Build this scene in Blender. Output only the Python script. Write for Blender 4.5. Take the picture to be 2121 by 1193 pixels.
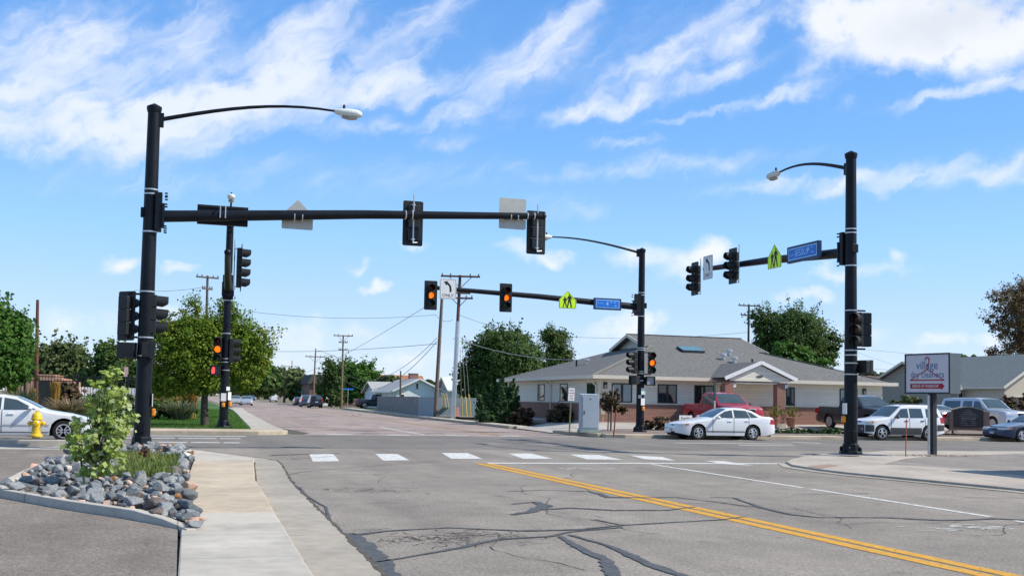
import bpy, bmesh, math, random
import numpy as np
from mathutils import Vector, Matrix
from mathutils.geometry import tessellate_polygon
R_ = math.radians
random.seed(7); rng = np.random.default_rng(7)
for o in list(bpy.data.objects): bpy.data.objects.remove(o)
S = bpy.context.scene
COL = S.collection
# ------------------------------------------------------------------ camera
F_, PX_, PY_, CH = 2200.0, 1060.5, 704.0, 1.6
TH, RO, HD = math.atan(124/2200), R_(1.1), R_(17.2)
_r0 = Vector((math.cos(HD), -math.sin(HD), 0))
_f = Vector((math.sin(HD)*math.cos(TH), math.cos(HD)*math.cos(TH), math.sin(TH)))
_u0 = _r0.cross(_f)
_R = math.cos(RO)*_r0 + math.sin(RO)*_u0
_U = -math.sin(RO)*_r0 + math.cos(RO)*_u0
cam = bpy.data.cameras.new('camera'); co = bpy.data.objects.new('camera', cam); COL.objects.link(co)
M_ = Matrix((_R, _U, -_f)).transposed().to_4x4(); M_.translation = (0, 0, CH); co.matrix_world = M_
cam.sensor_width = 36; cam.lens = F_/2121*36; cam.shift_y = (PY_-596.5)/2121; cam.clip_end = 8000; cam.clip_start = .1
S.camera = co
def ray(x, y): return _f + _R*((x-PX_)/F_) - _U*((y-PY_)/F_)
def g(x, y, z=0.0):
    d = ray(x, y); t = (z-CH)/d.z; return Vector((0, 0, CH)) + d*t
def atY(x, y, Y):
    d = ray(x, y); return Vector((0, 0, CH)) + d*(Y/d.y)
def atX(x, y, X):
    d = ray(x, y); return Vector((0, 0, CH)) + d*(X/d.x)
# ------------------------------------------------------------------ light
SUN = Vector((1.0, -.40, 1.02)).normalized()
sl = bpy.data.lights.new('sun', 'SUN'); sl.energy = 5.0; sl.angle = R_(.5); sl.color = (1, .93, .82)
so = bpy.data.objects.new('sun', sl); COL.objects.link(so)
so.rotation_euler = SUN.to_track_quat('Z', 'Y').to_euler(); so.location = (30, -20, 40)
S.view_settings.view_transform = 'Standard'; S.view_settings.look = 'None'
S.view_settings.exposure = 0.22; S.view_settings.gamma = 1
S.cycles.max_bounces = 6; S.cycles.transparent_max_bounces = 8
S.cycles.use_denoising = True
def node(nt, t, **k):
    n = nt.nodes.new(t)
    for a, v in k.items():
        if a == 'inp':
            for i, x in v.items(): n.inputs[i].default_value = x
        else: setattr(n, a, v)
    return n
def build_world():
    w = bpy.data.worlds.new('World'); S.world = w; w.use_nodes = True
    nt = w.node_tree; nt.nodes.clear(); L = nt.links.new
    out = node(nt, 'ShaderNodeOutputWorld'); bg = node(nt, 'ShaderNodeBackground'); bg.inputs[1].default_value = .125
    L(bg.outputs[0], out.inputs[0])
    sky = node(nt, 'ShaderNodeTexSky', sky_type='NISHITA', sun_disc=False)
    sky.sun_elevation = math.asin(SUN.z); sky.sun_rotation = math.atan2(SUN.x, SUN.y)
    sky.altitude = 1500; sky.air_density = 1.0; sky.dust_density = .35; sky.ozone_density = 2.2
    hs = node(nt, 'ShaderNodeHueSaturation'); hs.inputs['Saturation'].default_value = 1.05; hs.inputs['Value'].default_value = 1.0
    L(sky.outputs[0], hs.inputs['Color'])
    tc = node(nt, 'ShaderNodeTexCoord'); sep = node(nt, 'ShaderNodeSeparateXYZ'); L(tc.outputs['Generated'], sep.inputs[0])
    def mth(op, a, b=None, c=None):
        n = node(nt, 'ShaderNodeMath', operation=op)
        for i, v in enumerate((a, b, c)):
            if v is None: continue
            if isinstance(v, (int, float)): n.inputs[i].default_value = v
            else: L(v, n.inputs[i])
        return n.outputs[0]
    az = mth('MULTIPLY', mth('ARCTAN2', sep.outputs[0], sep.outputs[1]), 57.2958)
    el = mth('MULTIPLY', mth('ARCSINE', sep.outputs[2]), 57.2958)
    cmb = node(nt, 'ShaderNodeCombineXYZ'); L(az, cmb.inputs[0]); L(el, cmb.inputs[1])
    def noise(vec, sc, det=4, rough=.55):
        n = node(nt, 'ShaderNodeTexNoise', noise_dimensions='2D'); n.inputs['Scale'].default_value = sc
        n.inputs['Detail'].default_value = det; n.inputs['Roughness'].default_value = rough
        L(vec, n.inputs['Vector']); return n
    def mapping(vec, loc=(0, 0, 0), rot=0, sc=(1, 1, 1), t='TEXTURE'):
        n = node(nt, 'ShaderNodeMapping', vector_type=t); n.inputs[1].default_value = loc
        n.inputs[2].default_value = (0, 0, rot); n.inputs[3].default_value = sc; L(vec, n.inputs[0]); return n.outputs[0]
    wn = noise(cmb.outputs[0], .4, 5)
    sub = node(nt, 'ShaderNodeVectorMath', operation='SUBTRACT'); L(wn.outputs['Color'], sub.inputs[0]); sub.inputs[1].default_value = (.5, .5, .5)
    scl = node(nt, 'ShaderNodeVectorMath', operation='SCALE'); L(sub.outputs[0], scl.inputs[0]); scl.inputs['Scale'].default_value = 1.9
    add = node(nt, 'ShaderNodeVectorMath', operation='ADD'); L(cmb.outputs[0], add.inputs[0]); L(scl.outputs[0], add.inputs[1])
    W = add.outputs[0]; P = cmb.outputs[0]
    D = .0256
    def ae(px, py):
        d = ray(px, py).normalized(); return math.degrees(math.atan2(d.x, d.y)), math.degrees(math.asin(d.z))
    def blobs(lst, vec):
        tot = None
        for px, py, rx, ry, an, st in lst:
            a, e = ae(px, py)
            m = mapping(vec, (a, e, 0), R_(an), (rx*D, ry*D, 1))
            ln = node(nt, 'ShaderNodeVectorMath', operation='LENGTH'); L(m, ln.inputs[0])
            mr = node(nt, 'ShaderNodeMapRange', interpolation_type='SMOOTHSTEP'); L(ln.outputs['Value'], mr.inputs[0])
            mr.inputs[1].default_value = 0; mr.inputs[2].default_value = 1; mr.inputs[3].default_value = st; mr.inputs[4].default_value = 0
            tot = mr.outputs[0] if tot is None else mth('ADD', tot, mr.outputs[0])
        return tot
    # high streaky cirrus, drifting up to the right
    BANDS = [(480, 150, 620, 130, 12, .4), (1250, 120, 420, 90, 22, .3), (400, 60, 150, 60, 48, .9), (630, 95, 215, 62, 42, .95), (850, 85, 200, 56, 38, .95), (1085, 125, 220, 52, 33, .85), (1400, 110, 290, 42, 27, .85), (1170, 50, 140, 60, 40, .6), (1560, 30, 120, 50, 30, .5),
        (70, 60, 160, 70, 25, .5), (200, 60, 120, 90, 40, .6), (60, 160, 220, 90, 15, .8), (210, 235, 350, 85, 5, .95), (130, 295, 270, 42, 0, .8), (400, 245, 270, 62, 8, .9), (300, 290, 200, 36, 3, .7), (640, 195, 300, 52, 9, .9), (840, 185, 170, 36, 10, .8), (560, 160, 200, 60, 20, .7), (920, 292, 80, 16, 4, .5), (780, 262, 250, 22, 4, .6), (980, 235, 130, 20, 6, .6),
        (1230, 228, 140, 26, 8, 1.1), (1370, 188, 260, 28, 14, .9), (1500, 150, 130, 22, 15, .6), (1640, 195, 140, 19, 13, .95), (1440, 238, 170, 11, 10, .8), (1380, 142, 90, 20, 10, .8), (1530, 100, 70, 38, 30, .8), (1700, 130, 120, 30, 30, .5),
        (1960, 190, 170, 16, 10, .95), (2095, 165, 90, 17, 12, .9), (1765, 210, 40, 12, 10, .5), (1950, 362, 420, 32, 2, 1.05), (1650, 384, 220, 20, 3, .75), (1300, 298, 90, 18, 0, .75), (1350, 348, 380, 26, 3, .6), (700, 362, 520, 46, 3, .38), (1180, 432, 130, 26, -4, .5), (250, 380, 260, 30, 4, .3)]
    cirrus = blobs([(a, b_, rx*1.22, ry*1.4, an, st) for a, b_, rx, ry, an, st in BANDS], W)
    s1 = noise(mapping(W, (0, 0, 0), R_(27), (4.6, 1, 1)), .85, 6, .52)
    s2 = noise(mapping(W, (3, 1, 0), R_(34), (6.5, 1, 1)), 2.2, 5, .55)
    sn = mth('ADD', mth('MULTIPLY', mth('SUBTRACT', s1.outputs[0], .5), 2.3), mth('MULTIPLY', mth('SUBTRACT', s2.outputs[0], .5), 1.0))
    cd = mth('MULTIPLY', cirrus, 1.0)
    dens1 = node(nt, 'ShaderNodeMapRange', interpolation_type='SMOOTHSTEP'); L(mth('ADD', cd, sn), dens1.inputs[0])
    dens1.inputs[1].default_value = -.45; dens1.inputs[2].default_value = 2.2
    gate = node(nt, 'ShaderNodeMapRange'); L(cd, gate.inputs[0]); gate.inputs[1].default_value = .0; gate.inputs[2].default_value = .55
    c1 = mth('MULTIPLY', dens1.outputs[0], gate.outputs[0])
    # cumulus: the big soft cloud at upper right and small puffs low over the horizon
    cum = blobs([(1900, 40, 330, 120, 0, 1.5), (2080, 90, 240, 90, 5, 1.2), (1750, 30, 190, 90, 0, .9), (1850, 110, 300, 60, 8, .5),
                 (245, 548, 70, 26, 0, .9), (375, 548, 60, 22, 5, .8), (740, 556, 62, 22, 15, .85), (772, 592, 55, 18, 4, 1.0), (350, 645, 70, 34, 0, .85),
                 (1100, 525, 110, 34, -8, .75), (1165, 535, 60, 22, 0, .6), (1310, 530, 90, 48, 5, 1.0), (1425, 545, 110, 60, 20, 1.05), (1490, 530, 70, 50, 20, .8), (1290, 680, 120, 50, 15, 1.0), (1345, 660, 60, 36, 0, .7), (1665, 610, 90, 26, 4, .9),
                 (1770, 562, 160, 24, 2, .7), (1856, 530, 32, 26, -20, .8), (1935, 712, 75, 34, 5, 1.0), (2050, 715, 60, 30, 0, .8), (850, 510, 50, 22, 0, .6),
                 (650, 690, 260, 60, 3, .5), (850, 745, 160, 36, 5, .65), (560, 740, 200, 50, 0, .45), (150, 665, 200, 60, 0, .4), (1750, 690, 200, 45, 0, .4)], W)
    p1 = noise(mapping(P, (7, 2, 0), 0, (1.5, 1, 1)), .55, 7, .6)
    dens2 = node(nt, 'ShaderNodeMapRange', interpolation_type='SMOOTHSTEP')
    L(mth('ADD', cum, mth('MULTIPLY', mth('SUBTRACT', p1.outputs[0], .5), 1.5)), dens2.inputs[0]); dens2.inputs[1].default_value = -.05; dens2.inputs[2].default_value = 1.35
    g2 = node(nt, 'ShaderNodeMapRange'); L(cum, g2.inputs[0]); g2.inputs[1].default_value = .03; g2.inputs[2].default_value = .3
    c2 = mth('MULTIPLY', dens2.outputs[0], g2.outputs[0])
    # thin veil towards the horizon
    grey = blobs([(1960, 45, 230, 62, 8, .6)], W)
    def mixc(f, a, b):
        n = node(nt, 'ShaderNodeMix', data_type='RGBA'); 
        if isinstance(f, float): n.inputs[0].default_value = f
        else: L(f, n.inputs[0])
        for i, v in ((6, a), (7, b)):
            if isinstance(v, tuple): n.inputs[i].default_value = (*v, 1)
            else: L(v, n.inputs[i])
        return n.outputs[2]
    tint = node(nt, 'ShaderNodeVectorMath', operation='MULTIPLY'); L(hs.outputs[0], tint.inputs[0]); tint.inputs[1].default_value = SKYGAIN
    hz = node(nt, 'ShaderNodeMapRange', interpolation_type='SMOOTHSTEP'); L(el, hz.inputs[0]); hz.inputs[1].default_value = 14; hz.inputs[2].default_value = -1; hz.inputs[3].default_value = 0; hz.inputs[4].default_value = .8
    rmp = node(nt, 'ShaderNodeValToRGB'); mre = node(nt, 'ShaderNodeMapRange'); L(el, mre.inputs[0]); mre.inputs[1].default_value = 0; mre.inputs[2].default_value = 90; L(mre.outputs[0], rmp.inputs[0])
    stops = [(0, (4.5, 5.1, 6.2)), (2.5, (4.0, 5.0, 6.5)), (8.5, (2.45, 4.7, 7.1)), (13.7, (1.45, 3.55, 7.0)), (21, (.95, 2.75, 6.3)), (34, (1.6, 2.9, 5.0)), (60, (1.8, 2.6, 4.0))]
    el_ = rmp.color_ramp.elements
    while len(el_) < len(stops): el_.new(.5)
    for i, (e_, c_) in enumerate(stops): el_[i].position = e_/90; el_[i].color = (*[q/8 for q in c_], 1)
    rs = node(nt, 'ShaderNodeVectorMath', operation='SCALE'); L(rmp.outputs[0], rs.inputs[0]); rs.inputs['Scale'].default_value = 8
    c = mixc(.75, tint.outputs[0], rs.outputs[0])
    c = mixc(mth('MULTIPLY', c1, .92), c, (6.1, 6.5, 7.4))
    cc = mixc(grey, (6.8, 6.95, 7.2), (5.3, 5.5, 5.8))
    c = mixc(mth('MULTIPLY', c2, .9), c, cc)
    L(c, bg.inputs[0])
SKYGAIN = (1.25, 1.3, 1.5)
build_world()
# ------------------------------------------------------------------ materials
MATS = {}
def mat(n, c, r=.6, m=0.0, var=.12, sc=4.0, bump=0.0, bsc=60.0, spec=.4, emit=None, coat=0.0, det=4):
    if n in MATS: return MATS[n]
    mt = bpy.data.materials.new(n); mt.use_nodes = True; nt = mt.node_tree; L = nt.links.new
    b = nt.nodes['Principled BSDF']; b.inputs['Roughness'].default_value = r; b.inputs['Metallic'].default_value = m
    b.inputs['Specular IOR Level'].default_value = spec
    if coat: b.inputs['Coat Weight'].default_value = coat; b.inputs['Coat Roughness'].default_value = .04
    tc = node(nt, 'ShaderNodeTexCoord')
    no = node(nt, 'ShaderNodeTexNoise'); no.inputs['Scale'].default_value = sc; no.inputs['Detail'].default_value = det; no.inputs['Roughness'].default_value = .6
    L(tc.outputs['Object'], no.inputs['Vector'])
    cr = node(nt, 'ShaderNodeValToRGB'); e = cr.color_ramp.elements
    e[0].position = .3; e[1].position = .7
    e[0].color = (*[max(0, x*(1-var)) for x in c], 1); e[1].color = (*[min(1, x*(1+var)) for x in c], 1)
    L(no.outputs[0], cr.inputs[0]); L(cr.outputs[0], b.inputs['Base Color'])
    if bump:
        n2 = node(nt, 'ShaderNodeTexNoise'); n2.inputs['Scale'].default_value = bsc; n2.inputs['Detail'].default_value = 3
        L(tc.outputs['Object'], n2.inputs['Vector'])
        bp = node(nt, 'ShaderNodeBump'); bp.inputs['Strength'].default_value = bump; bp.inputs['Distance'].default_value = .02
        L(n2.outputs[0], bp.inputs['Height']); L(bp.outputs[0], b.inputs['Normal'])
    if emit:
        b.inputs['Emission Color'].default_value = (*emit[0], 1); b.inputs['Emission Strength'].default_value = emit[1]
    MATS[n] = mt; return mt
def worn(n, c, thr=.6, sc=9.0, soft=.05):
    """road paint with real holes worn through it"""
    mt = mat(n, c, .75, var=.12, sc=7); nt = mt.node_tree; L = nt.links.new; tc = node(nt, 'ShaderNodeTexCoord')
    no = node(nt, 'ShaderNodeTexNoise'); no.inputs['Scale'].default_value = sc; no.inputs['Detail'].default_value = 8; no.inputs['Roughness'].default_value = .75; L(tc.outputs['Object'], no.inputs['Vector'])
    mr = node(nt, 'ShaderNodeMapRange'); L(no.outputs[0], mr.inputs[0]); mr.inputs[1].default_value = thr-soft; mr.inputs[2].default_value = thr+soft
    tr = node(nt, 'ShaderNodeBsdfTransparent'); ms = node(nt, 'ShaderNodeMixShader'); L(mr.outputs[0], ms.inputs[0]); L(nt.nodes['Principled BSDF'].outputs[0], ms.inputs[1]); L(tr.outputs[0], ms.inputs[2])
    L(ms.outputs[0], nt.nodes['Material Output'].inputs[0]); return mt
def asphalt(n, c, crack=.5, tint=(1, 1, 1)):
    mt = bpy.data.materials.new(n); mt.use_nodes = True; nt = mt.node_tree; L = nt.links.new
    b = nt.nodes['Principled BSDF']; b.inputs['Roughness'].default_value = .85; b.inputs['Specular IOR Level'].default_value = .3
    tc = node(nt, 'ShaderNodeTexCoord')
    def nz(sc, det=3, vec=None, ro=.6):
        x = node(nt, 'ShaderNodeTexNoise'); x.inputs['Scale'].default_value = sc; x.inputs['Detail'].default_value = det; x.inputs['Roughness'].default_value = ro
        L(vec or tc.outputs['Object'], x.inputs['Vector']); return x.outputs[0]
    def mr(v, a, b_, c_, d):
        x = node(nt, 'ShaderNodeMapRange'); L(v, x.inputs[0]); 
        for i, q in enumerate((a, b_, c_, d)): x.inputs[i+1].default_value = q
        return x.outputs[0]
    def mu(a, b_):
        x = node(nt, 'ShaderNodeMath', operation='MULTIPLY'); L(a, x.inputs[0]); L(b_, x.inputs[1]); return x.outputs[0]
    mp = node(nt, 'ShaderNodeMapping'); mp.inputs[3].default_value = (1, .12, 1); L(tc.outputs['Object'], mp.inputs[0])
    big = mr(nz(.25, 5), .3, .7, .8, 1.12); med = mr(nz(1.7, 6, None, .7), .3, .7, .84, 1.12); spot = mr(nz(1.1, 2), .66, .74, 1.0, .72); fine = mr(nz(24, 3, None, .8), .3, .7, .58, 1.46); fine2 = mr(nz(75, 1), .3, .7, .62, 1.4)
    lane = mr(nz(.9, 3, mp.outputs[0]), .3, .7, .82, 1.08)
    v = mu(mu(mu(mu(big, med), mu(fine, fine2)), lane), spot)
    if crack:
        wv = node(nt, 'ShaderNodeTexNoise'); wv.inputs['Scale'].default_value = 1.2; wv.inputs['Detail'].default_value = 4; L(tc.outputs['Object'], wv.inputs['Vector'])
        ad = node(nt, 'ShaderNodeMixRGB', blend_type='ADD'); ad.inputs[0].default_value = .6; L(tc.outputs['Object'], ad.inputs[1]); L(wv.outputs['Color'], ad.inputs[2])
        vo = node(nt, 'ShaderNodeTexVoronoi', feature='DISTANCE_TO_EDGE'); vo.inputs['Scale'].default_value = .22; L(ad.outputs[0], vo.inputs['Vector'])
        cr = mr(vo.outputs['Distance'], .001, .006, 1-crack, 1.0)
        v = mu(v, cr)
    cl = node(nt, 'ShaderNodeVectorMath', operation='SCALE'); cl.inputs[0].default_value = c; L(v, cl.inputs['Scale'])
    L(cl.outputs[0], b.inputs['Base Color'])
    bp = node(nt, 'ShaderNodeBump'); bp.inputs['Strength'].default_value = .5; bp.inputs['Distance'].default_value = .01
    L(nz(90, 2), bp.inputs['Height']); L(bp.outputs[0], b.inputs['Normal'])
    MATS[n] = mt; return mt
def concrete(n, c, joint=1.8, axis=1, jd=.55, off=0.0):
    mt = bpy.data.materials.new(n); mt.use_nodes = True; nt = mt.node_tree; L = nt.links.new
    b = nt.nodes['Principled BSDF']; b.inputs['Roughness'].default_value = .85; b.inputs['Specular IOR Level'].default_value = .3
    tc = node(nt, 'ShaderNodeTexCoord')
    def nz(sc, det=4):
        x = node(nt, 'ShaderNodeTexNoise'); x.inputs['Scale'].default_value = sc; x.inputs['Detail'].default_value = det; L(tc.outputs['Object'], x.inputs['Vector']); return x.outputs[0]
    def mr(v, a, b_, c_, d):
        x = node(nt, 'ShaderNodeMapRange'); L(v, x.inputs[0]); 
        for i, q in enumerate((a, b_, c_, d)): x.inputs[i+1].default_value = q
        return x.outputs[0]
    def mm(op, a, b_):
        x = node(nt, 'ShaderNodeMath', operation=op); L(a, x.inputs[0])
        if isinstance(b_, (int, float)): x.inputs[1].default_value = b_
        else: L(b_, x.inputs[1])
        return x.outputs[0]
    v = mm('MULTIPLY', mm('MULTIPLY', mr(nz(.7, 6), .3, .7, .8, 1.13), mr(nz(5, 6), .3, .7, .88, 1.1)), mr(nz(70, 2), .3, .7, .92, 1.08))
    if joint:
        sp = node(nt, 'ShaderNodeSeparateXYZ'); L(tc.outputs['Object'], sp.inputs[0])
        fr = mm('FRACT', mm('ADD', mm('DIVIDE', sp.outputs[axis], joint), off), 0)
        ln = mm('LESS_THAN', fr, .018/joint)
        v = mm('MULTIPLY', v, mr(ln, 0, 1, 1, jd))
    cl = node(nt, 'ShaderNodeVectorMath', operation='SCALE'); cl.inputs[0].default_value = c; L(v, cl.inputs['Scale'])
    L(cl.outputs[0], b.inputs['Base Color'])
    MATS[n] = mt; return mt
def laps(n, c, pitch, dark=.72, axis=2, r=.6, var=.05, saw=True):
    """boards along one axis: lap siding, shiplap, fence boards"""
    mt = bpy.data.materials.new(n); mt.use_nodes = True; nt = mt.node_tree; L = nt.links.new
    b = nt.nodes['Principled BSDF']; b.inputs['Roughness'].default_value = r
    tc = node(nt, 'ShaderNodeTexCoord'); sp = node(nt, 'ShaderNodeSeparateXYZ'); L(tc.outputs['Object'], sp.inputs[0])
    def mm(op, a, b_=0.0):
        x = node(nt, 'ShaderNodeMath', operation=op); L(a, x.inputs[0])
        if isinstance(b_, (int, float)): x.inputs[1].default_value = b_
        else: L(b_, x.inputs[1])
        return x.outputs[0]
    src = sp.outputs[axis] if axis in (0, 1, 2) else mm('ADD', sp.outputs[0], sp.outputs[1])
    q = mm('DIVIDE', src, pitch); fr = mm('FRACT', q)
    ln = mm('LESS_THAN', fr, .12)
    no = node(nt, 'ShaderNodeTexNoise'); no.inputs['Scale'].default_value = 2.5; no.inputs['Detail'].default_value = 5; L(tc.outputs['Object'], no.inputs['Vector'])
    wn = node(nt, 'ShaderNodeTexWhiteNoise', noise_dimensions='1D'); L(mm('FLOOR', q), wn.inputs['W'])
    v1 = mm('MULTIPLY', mm('ADD', mm('MULTIPLY', no.outputs[0], var*3), 1-var*1.5), mm('ADD', mm('MULTIPLY', wn.outputs[0], var*2), 1-var))
    v = mm('MULTIPLY', v1, mm('SUBTRACT', mm('MULTIPLY', ln, dark-1), -1.0))
    cl = node(nt, 'ShaderNodeVectorMath', operation='SCALE'); cl.inputs[0].default_value = c; L(v, cl.inputs['Scale'])
    L(cl.outputs[0], b.inputs['Base Color'])
    if saw:
        bp = node(nt, 'ShaderNodeBump'); bp.inputs['Strength'].default_value = .6; bp.inputs['Distance'].default_value = .012; bp.invert = True
        L(fr, bp.inputs['Height']); L(bp.outputs[0], b.inputs['Normal'])
    MATS[n] = mt; return mt
def brick(n, c1, c2, mortar, sc=1.0, bw=.22, bh=.075, ms=.012):
    mt = bpy.data.materials.new(n); mt.use_nodes = True; nt = mt.node_tree; L = nt.links.new
    b = nt.nodes['Principled BSDF']; b.inputs['Roughness'].default_value = .85
    tc = node(nt, 'ShaderNodeTexCoord'); sp = node(nt, 'ShaderNodeSeparateXYZ'); L(tc.outputs['Object'], sp.inputs[0])
    ad = node(nt, 'ShaderNodeMath', operation='ADD'); L(sp.outputs[0], ad.inputs[0]); L(sp.outputs[1], ad.inputs[1])
    cb = node(nt, 'ShaderNodeCombineXYZ'); L(ad.outputs[0], cb.inputs[0]); L(sp.outputs[2], cb.inputs[1])
    br = node(nt, 'ShaderNodeTexBrick'); L(cb.outputs[0], br.inputs['Vector'])
    br.inputs['Color1'].default_value = (*c1, 1); br.inputs['Color2'].default_value = (*c2, 1); br.inputs['Mortar'].default_value = (*mortar, 1)
    br.inputs['Scale'].default_value = sc; br.inputs['Brick Width'].default_value = bw; br.inputs['Row Height'].default_value = bh; br.inputs['Mortar Size'].default_value = ms
    L(br.outputs[0], b.inputs['Base Color']); MATS[n] = mt; return mt
def leafmat(n, cols, trans=.3, r=.6):
    mt = bpy.data.materials.new(n); mt.use_nodes = True; nt = mt.node_tree; L = nt.links.new
    b = nt.nodes['Principled BSDF']; b.inputs['Roughness'].default_value = r; b.inputs['Specular IOR Level'].default_value = .25
    ge = node(nt, 'ShaderNodeNewGeometry'); tc = node(nt, 'ShaderNodeTexCoord')
    no = node(nt, 'ShaderNodeTexNoise'); no.inputs['Scale'].default_value = .9; no.inputs['Detail'].default_value = 3; L(tc.outputs['Object'], no.inputs['Vector'])
    mx = node(nt, 'ShaderNodeMix'); mx.inputs[0].default_value = .62; L(ge.outputs['Random Per Island'], mx.inputs[2]); L(no.outputs[0], mx.inputs[3])
    cr = node(nt, 'ShaderNodeValToRGB'); e = cr.color_ramp.elements
    n_ = len(cols); e[0].position = .2; e[1].position = .8; e[0].color = (*cols[0], 1); e[1].color = (*cols[-1], 1)
    for i in range(1, n_-1):
        q = e.new(.2+.6*i/(n_-1)); q.color = (*cols[i], 1)
    L(mx.outputs[0], cr.inputs[0]); L(cr.outputs[0], b.inputs['Base Color'])
    tr = node(nt, 'ShaderNodeBsdfTranslucent'); L(cr.outputs[0], tr.inputs[0])
    ms = node(nt, 'ShaderNodeMixShader'); ms.inputs[0].default_value = trans; L(b.outputs[0], ms.inputs[1]); L(tr.outputs[0], ms.inputs[2])
    L(ms.outputs[0], nt.nodes['Material Output'].inputs[0]); MATS[n] = mt; return mt
# ------------------------------------------------------------------ mesh helpers
class MB:
    def __init__(s): s.v = []; s.f = []; s.m = []
    def add(s, vs, fs, mi=0):
        o = len(s.v); s.v += [tuple(x) for x in vs]; s.f += [tuple(i+o for i in f) for f in fs]; s.m += [mi]*len(fs); return s
    def box(s, x0, x1, y0, y1, z0, z1, mi=0):
        if x0 > x1: x0, x1 = x1, x0
        if y0 > y1: y0, y1 = y1, y0
        return s.add([(x0,y0,z0),(x1,y0,z0),(x1,y1,z0),(x0,y1,z0),(x0,y0,z1),(x1,y0,z1),(x1,y1,z1),(x0,y1,z1)],
                     [(0,3,2,1),(4,5,6,7),(0,1,5,4),(1,2,6,5),(2,3,7,6),(3,0,4,7)], mi)
    def bar(s, p0, p1, w, h=None, mi=0):
        p0 = Vector(p0); p1 = Vector(p1); d = (p1-p0).normalized(); h = h or w
        u = Vector((0,0,1)); 
        if abs(d.z) > .95: u = Vector((0,1,0))
        a = d.cross(u).normalized()*w/2; b = a.cross(d).normalized()*h/2
        vs = [p+q for p in (p0, p1) for q in (-a-b, a-b, a+b, -a+b)]
        return s.add(vs, [(0,1,2,3),(7,6,5,4),(0,4,5,1),(1,5,6,2),(2,6,7,3),(3,7,4,0)], mi)
    def tube(s, pts, rad, n=10, cap=True, mi=0):
        pts = [Vector(p) for p in pts]; k = len(pts)
        if not hasattr(rad, '__len__'): rad = [rad]*k
        rows = []; pa = None
        for i, p in enumerate(pts):
            d = (pts[min(i+1, k-1)]-pts[max(i-1, 0)]).normalized()
            if pa is None:
                u = Vector((0,0,1)) if abs(d.z) < .95 else Vector((1,0,0)); a = d.cross(u).normalized()
            else: a = (pa-d*pa.dot(d)).normalized()
            pa = a; b = d.cross(a)
            rows.append([p+(a*math.cos(2*math.pi*j/n)+b*math.sin(2*math.pi*j/n))*rad[i] for j in range(n)])
        fs = [(i*n+j, i*n+(j+1) % n, (i+1)*n+(j+1) % n, (i+1)*n+j) for i in range(k-1) for j in range(n)]
        if cap: fs += [tuple(range(n))[::-1], tuple((k-1)*n+j for j in range(n))]
        return s.add([p for r in rows for p in r], fs, mi)
    def lathe(s, prof, n=16, c=(0,0,0), ax='z', mi=0, a0=0, a1=2*math.pi):
        full = abs(a1-a0-2*math.pi) < 1e-6; m = n if full else n+1; vs = []
        for r, h in prof:
            for j in range(m):
                t = a0+(a1-a0)*j/n; x, y = r*math.cos(t), r*math.sin(t)
                p = {'z': (x, y, h), 'x': (h, x, y), 'y': (x, h, y)}[ax]
                vs.append((p[0]+c[0], p[1]+c[1], p[2]+c[2]))
        fs = []
        for i in range(len(prof)-1):
            for j in range(n):
                j2 = (j+1) % m if full else j+1
                fs.append((i*m+j, i*m+j2, (i+1)*m+j2, (i+1)*m+j))
        if full:
            if prof[0][0] > 1e-6: fs.append(tuple(range(m))[::-1])
            if prof[-1][0] > 1e-6: fs.append(tuple((len(prof)-1)*m+j for j in range(m)))
        return s.add(vs, fs, mi)
    def prism(s, poly, h0, h1, ax='z', mi=0):
        """poly in 2D, extruded along an axis: z -> (x,y), y -> (x,z), x -> (y,z)"""
        n = len(poly)
        def P(a, b, h): return {'z': (a, b, h), 'y': (a, h, b), 'x': (h, a, b)}[ax]
        vs = [P(a, b, h0) for a, b in poly]+[P(a, b, h1) for a, b in poly]
        tri = tessellate_polygon([[Vector((a, b, 0)) for a, b in poly]])
        fs = [tuple(t) for t in tri]+[tuple(i+n for i in t) for t in tri]+[(i, (i+1) % n, (i+1) % n+n, i+n) for i in range(n)]
        return s.add(vs, fs, mi)
    def sheet(s, poly, z=None, mi=0):
        vs = [Vector((p[0], p[1], p[2] if z is None else z)) for p in poly]
        tri = tessellate_polygon([[Vector((v.x, v.y, 0)) for v in vs]])
        fs = []
        for t in tri:
            a, b, c = (vs[i] for i in t)
            fs.append(tuple(t) if (b-a).cross(c-a).z > 0 else tuple(t)[::-1])
        return s.add(vs, fs, mi)
    def poly(s, pts, mi=0): return s.add(pts, [tuple(range(len(pts)))], mi)
    def build(s, name, mats, parent=None, smooth=False, bevel=0.0, fix=True, loc=None):
        me = bpy.data.meshes.new(name); me.from_pydata(s.v, [], s.f)
        if not isinstance(mats, (list, tuple)): mats = [mats]
        for m in mats: me.materials.append(m)
        if len(mats) > 1: me.polygons.foreach_set('material_index', s.m)
        if fix:
            bm = bmesh.new(); bm.from_mesh(me); bmesh.ops.recalc_face_normals(bm, faces=bm.faces); bm.to_mesh(me); bm.free()
        if smooth:
            me.polygons.foreach_set('use_smooth', [True]*len(me.polygons))
            try: me.set_sharp_from_angle(angle=R_(40))
            except Exception: pass
        o = bpy.data.objects.new(name, me); COL.objects.link(o)
        if parent: o.parent = parent
        if loc: o.location = loc
        if bevel:
            b = o.modifiers.new('bevel', 'BEVEL'); b.width = bevel; b.segments = 2; b.limit_method = 'ANGLE'
        return o
def tag(o, label=None, cat=None, group=None, kind=None):
    if label: o['label'] = label
    if cat: o['category'] = cat
    if group: o['group'] = group
    if kind: o['kind'] = kind
    return o
def thing(name, label, cat, loc=(0,0,0), rz=0, group=None):
    o = bpy.data.objects.new(name, None); COL.objects.link(o); o.location = loc; o.rotation_euler = (0,0,rz); o.empty_display_size = .1
    return tag(o, label, cat, group)
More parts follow.
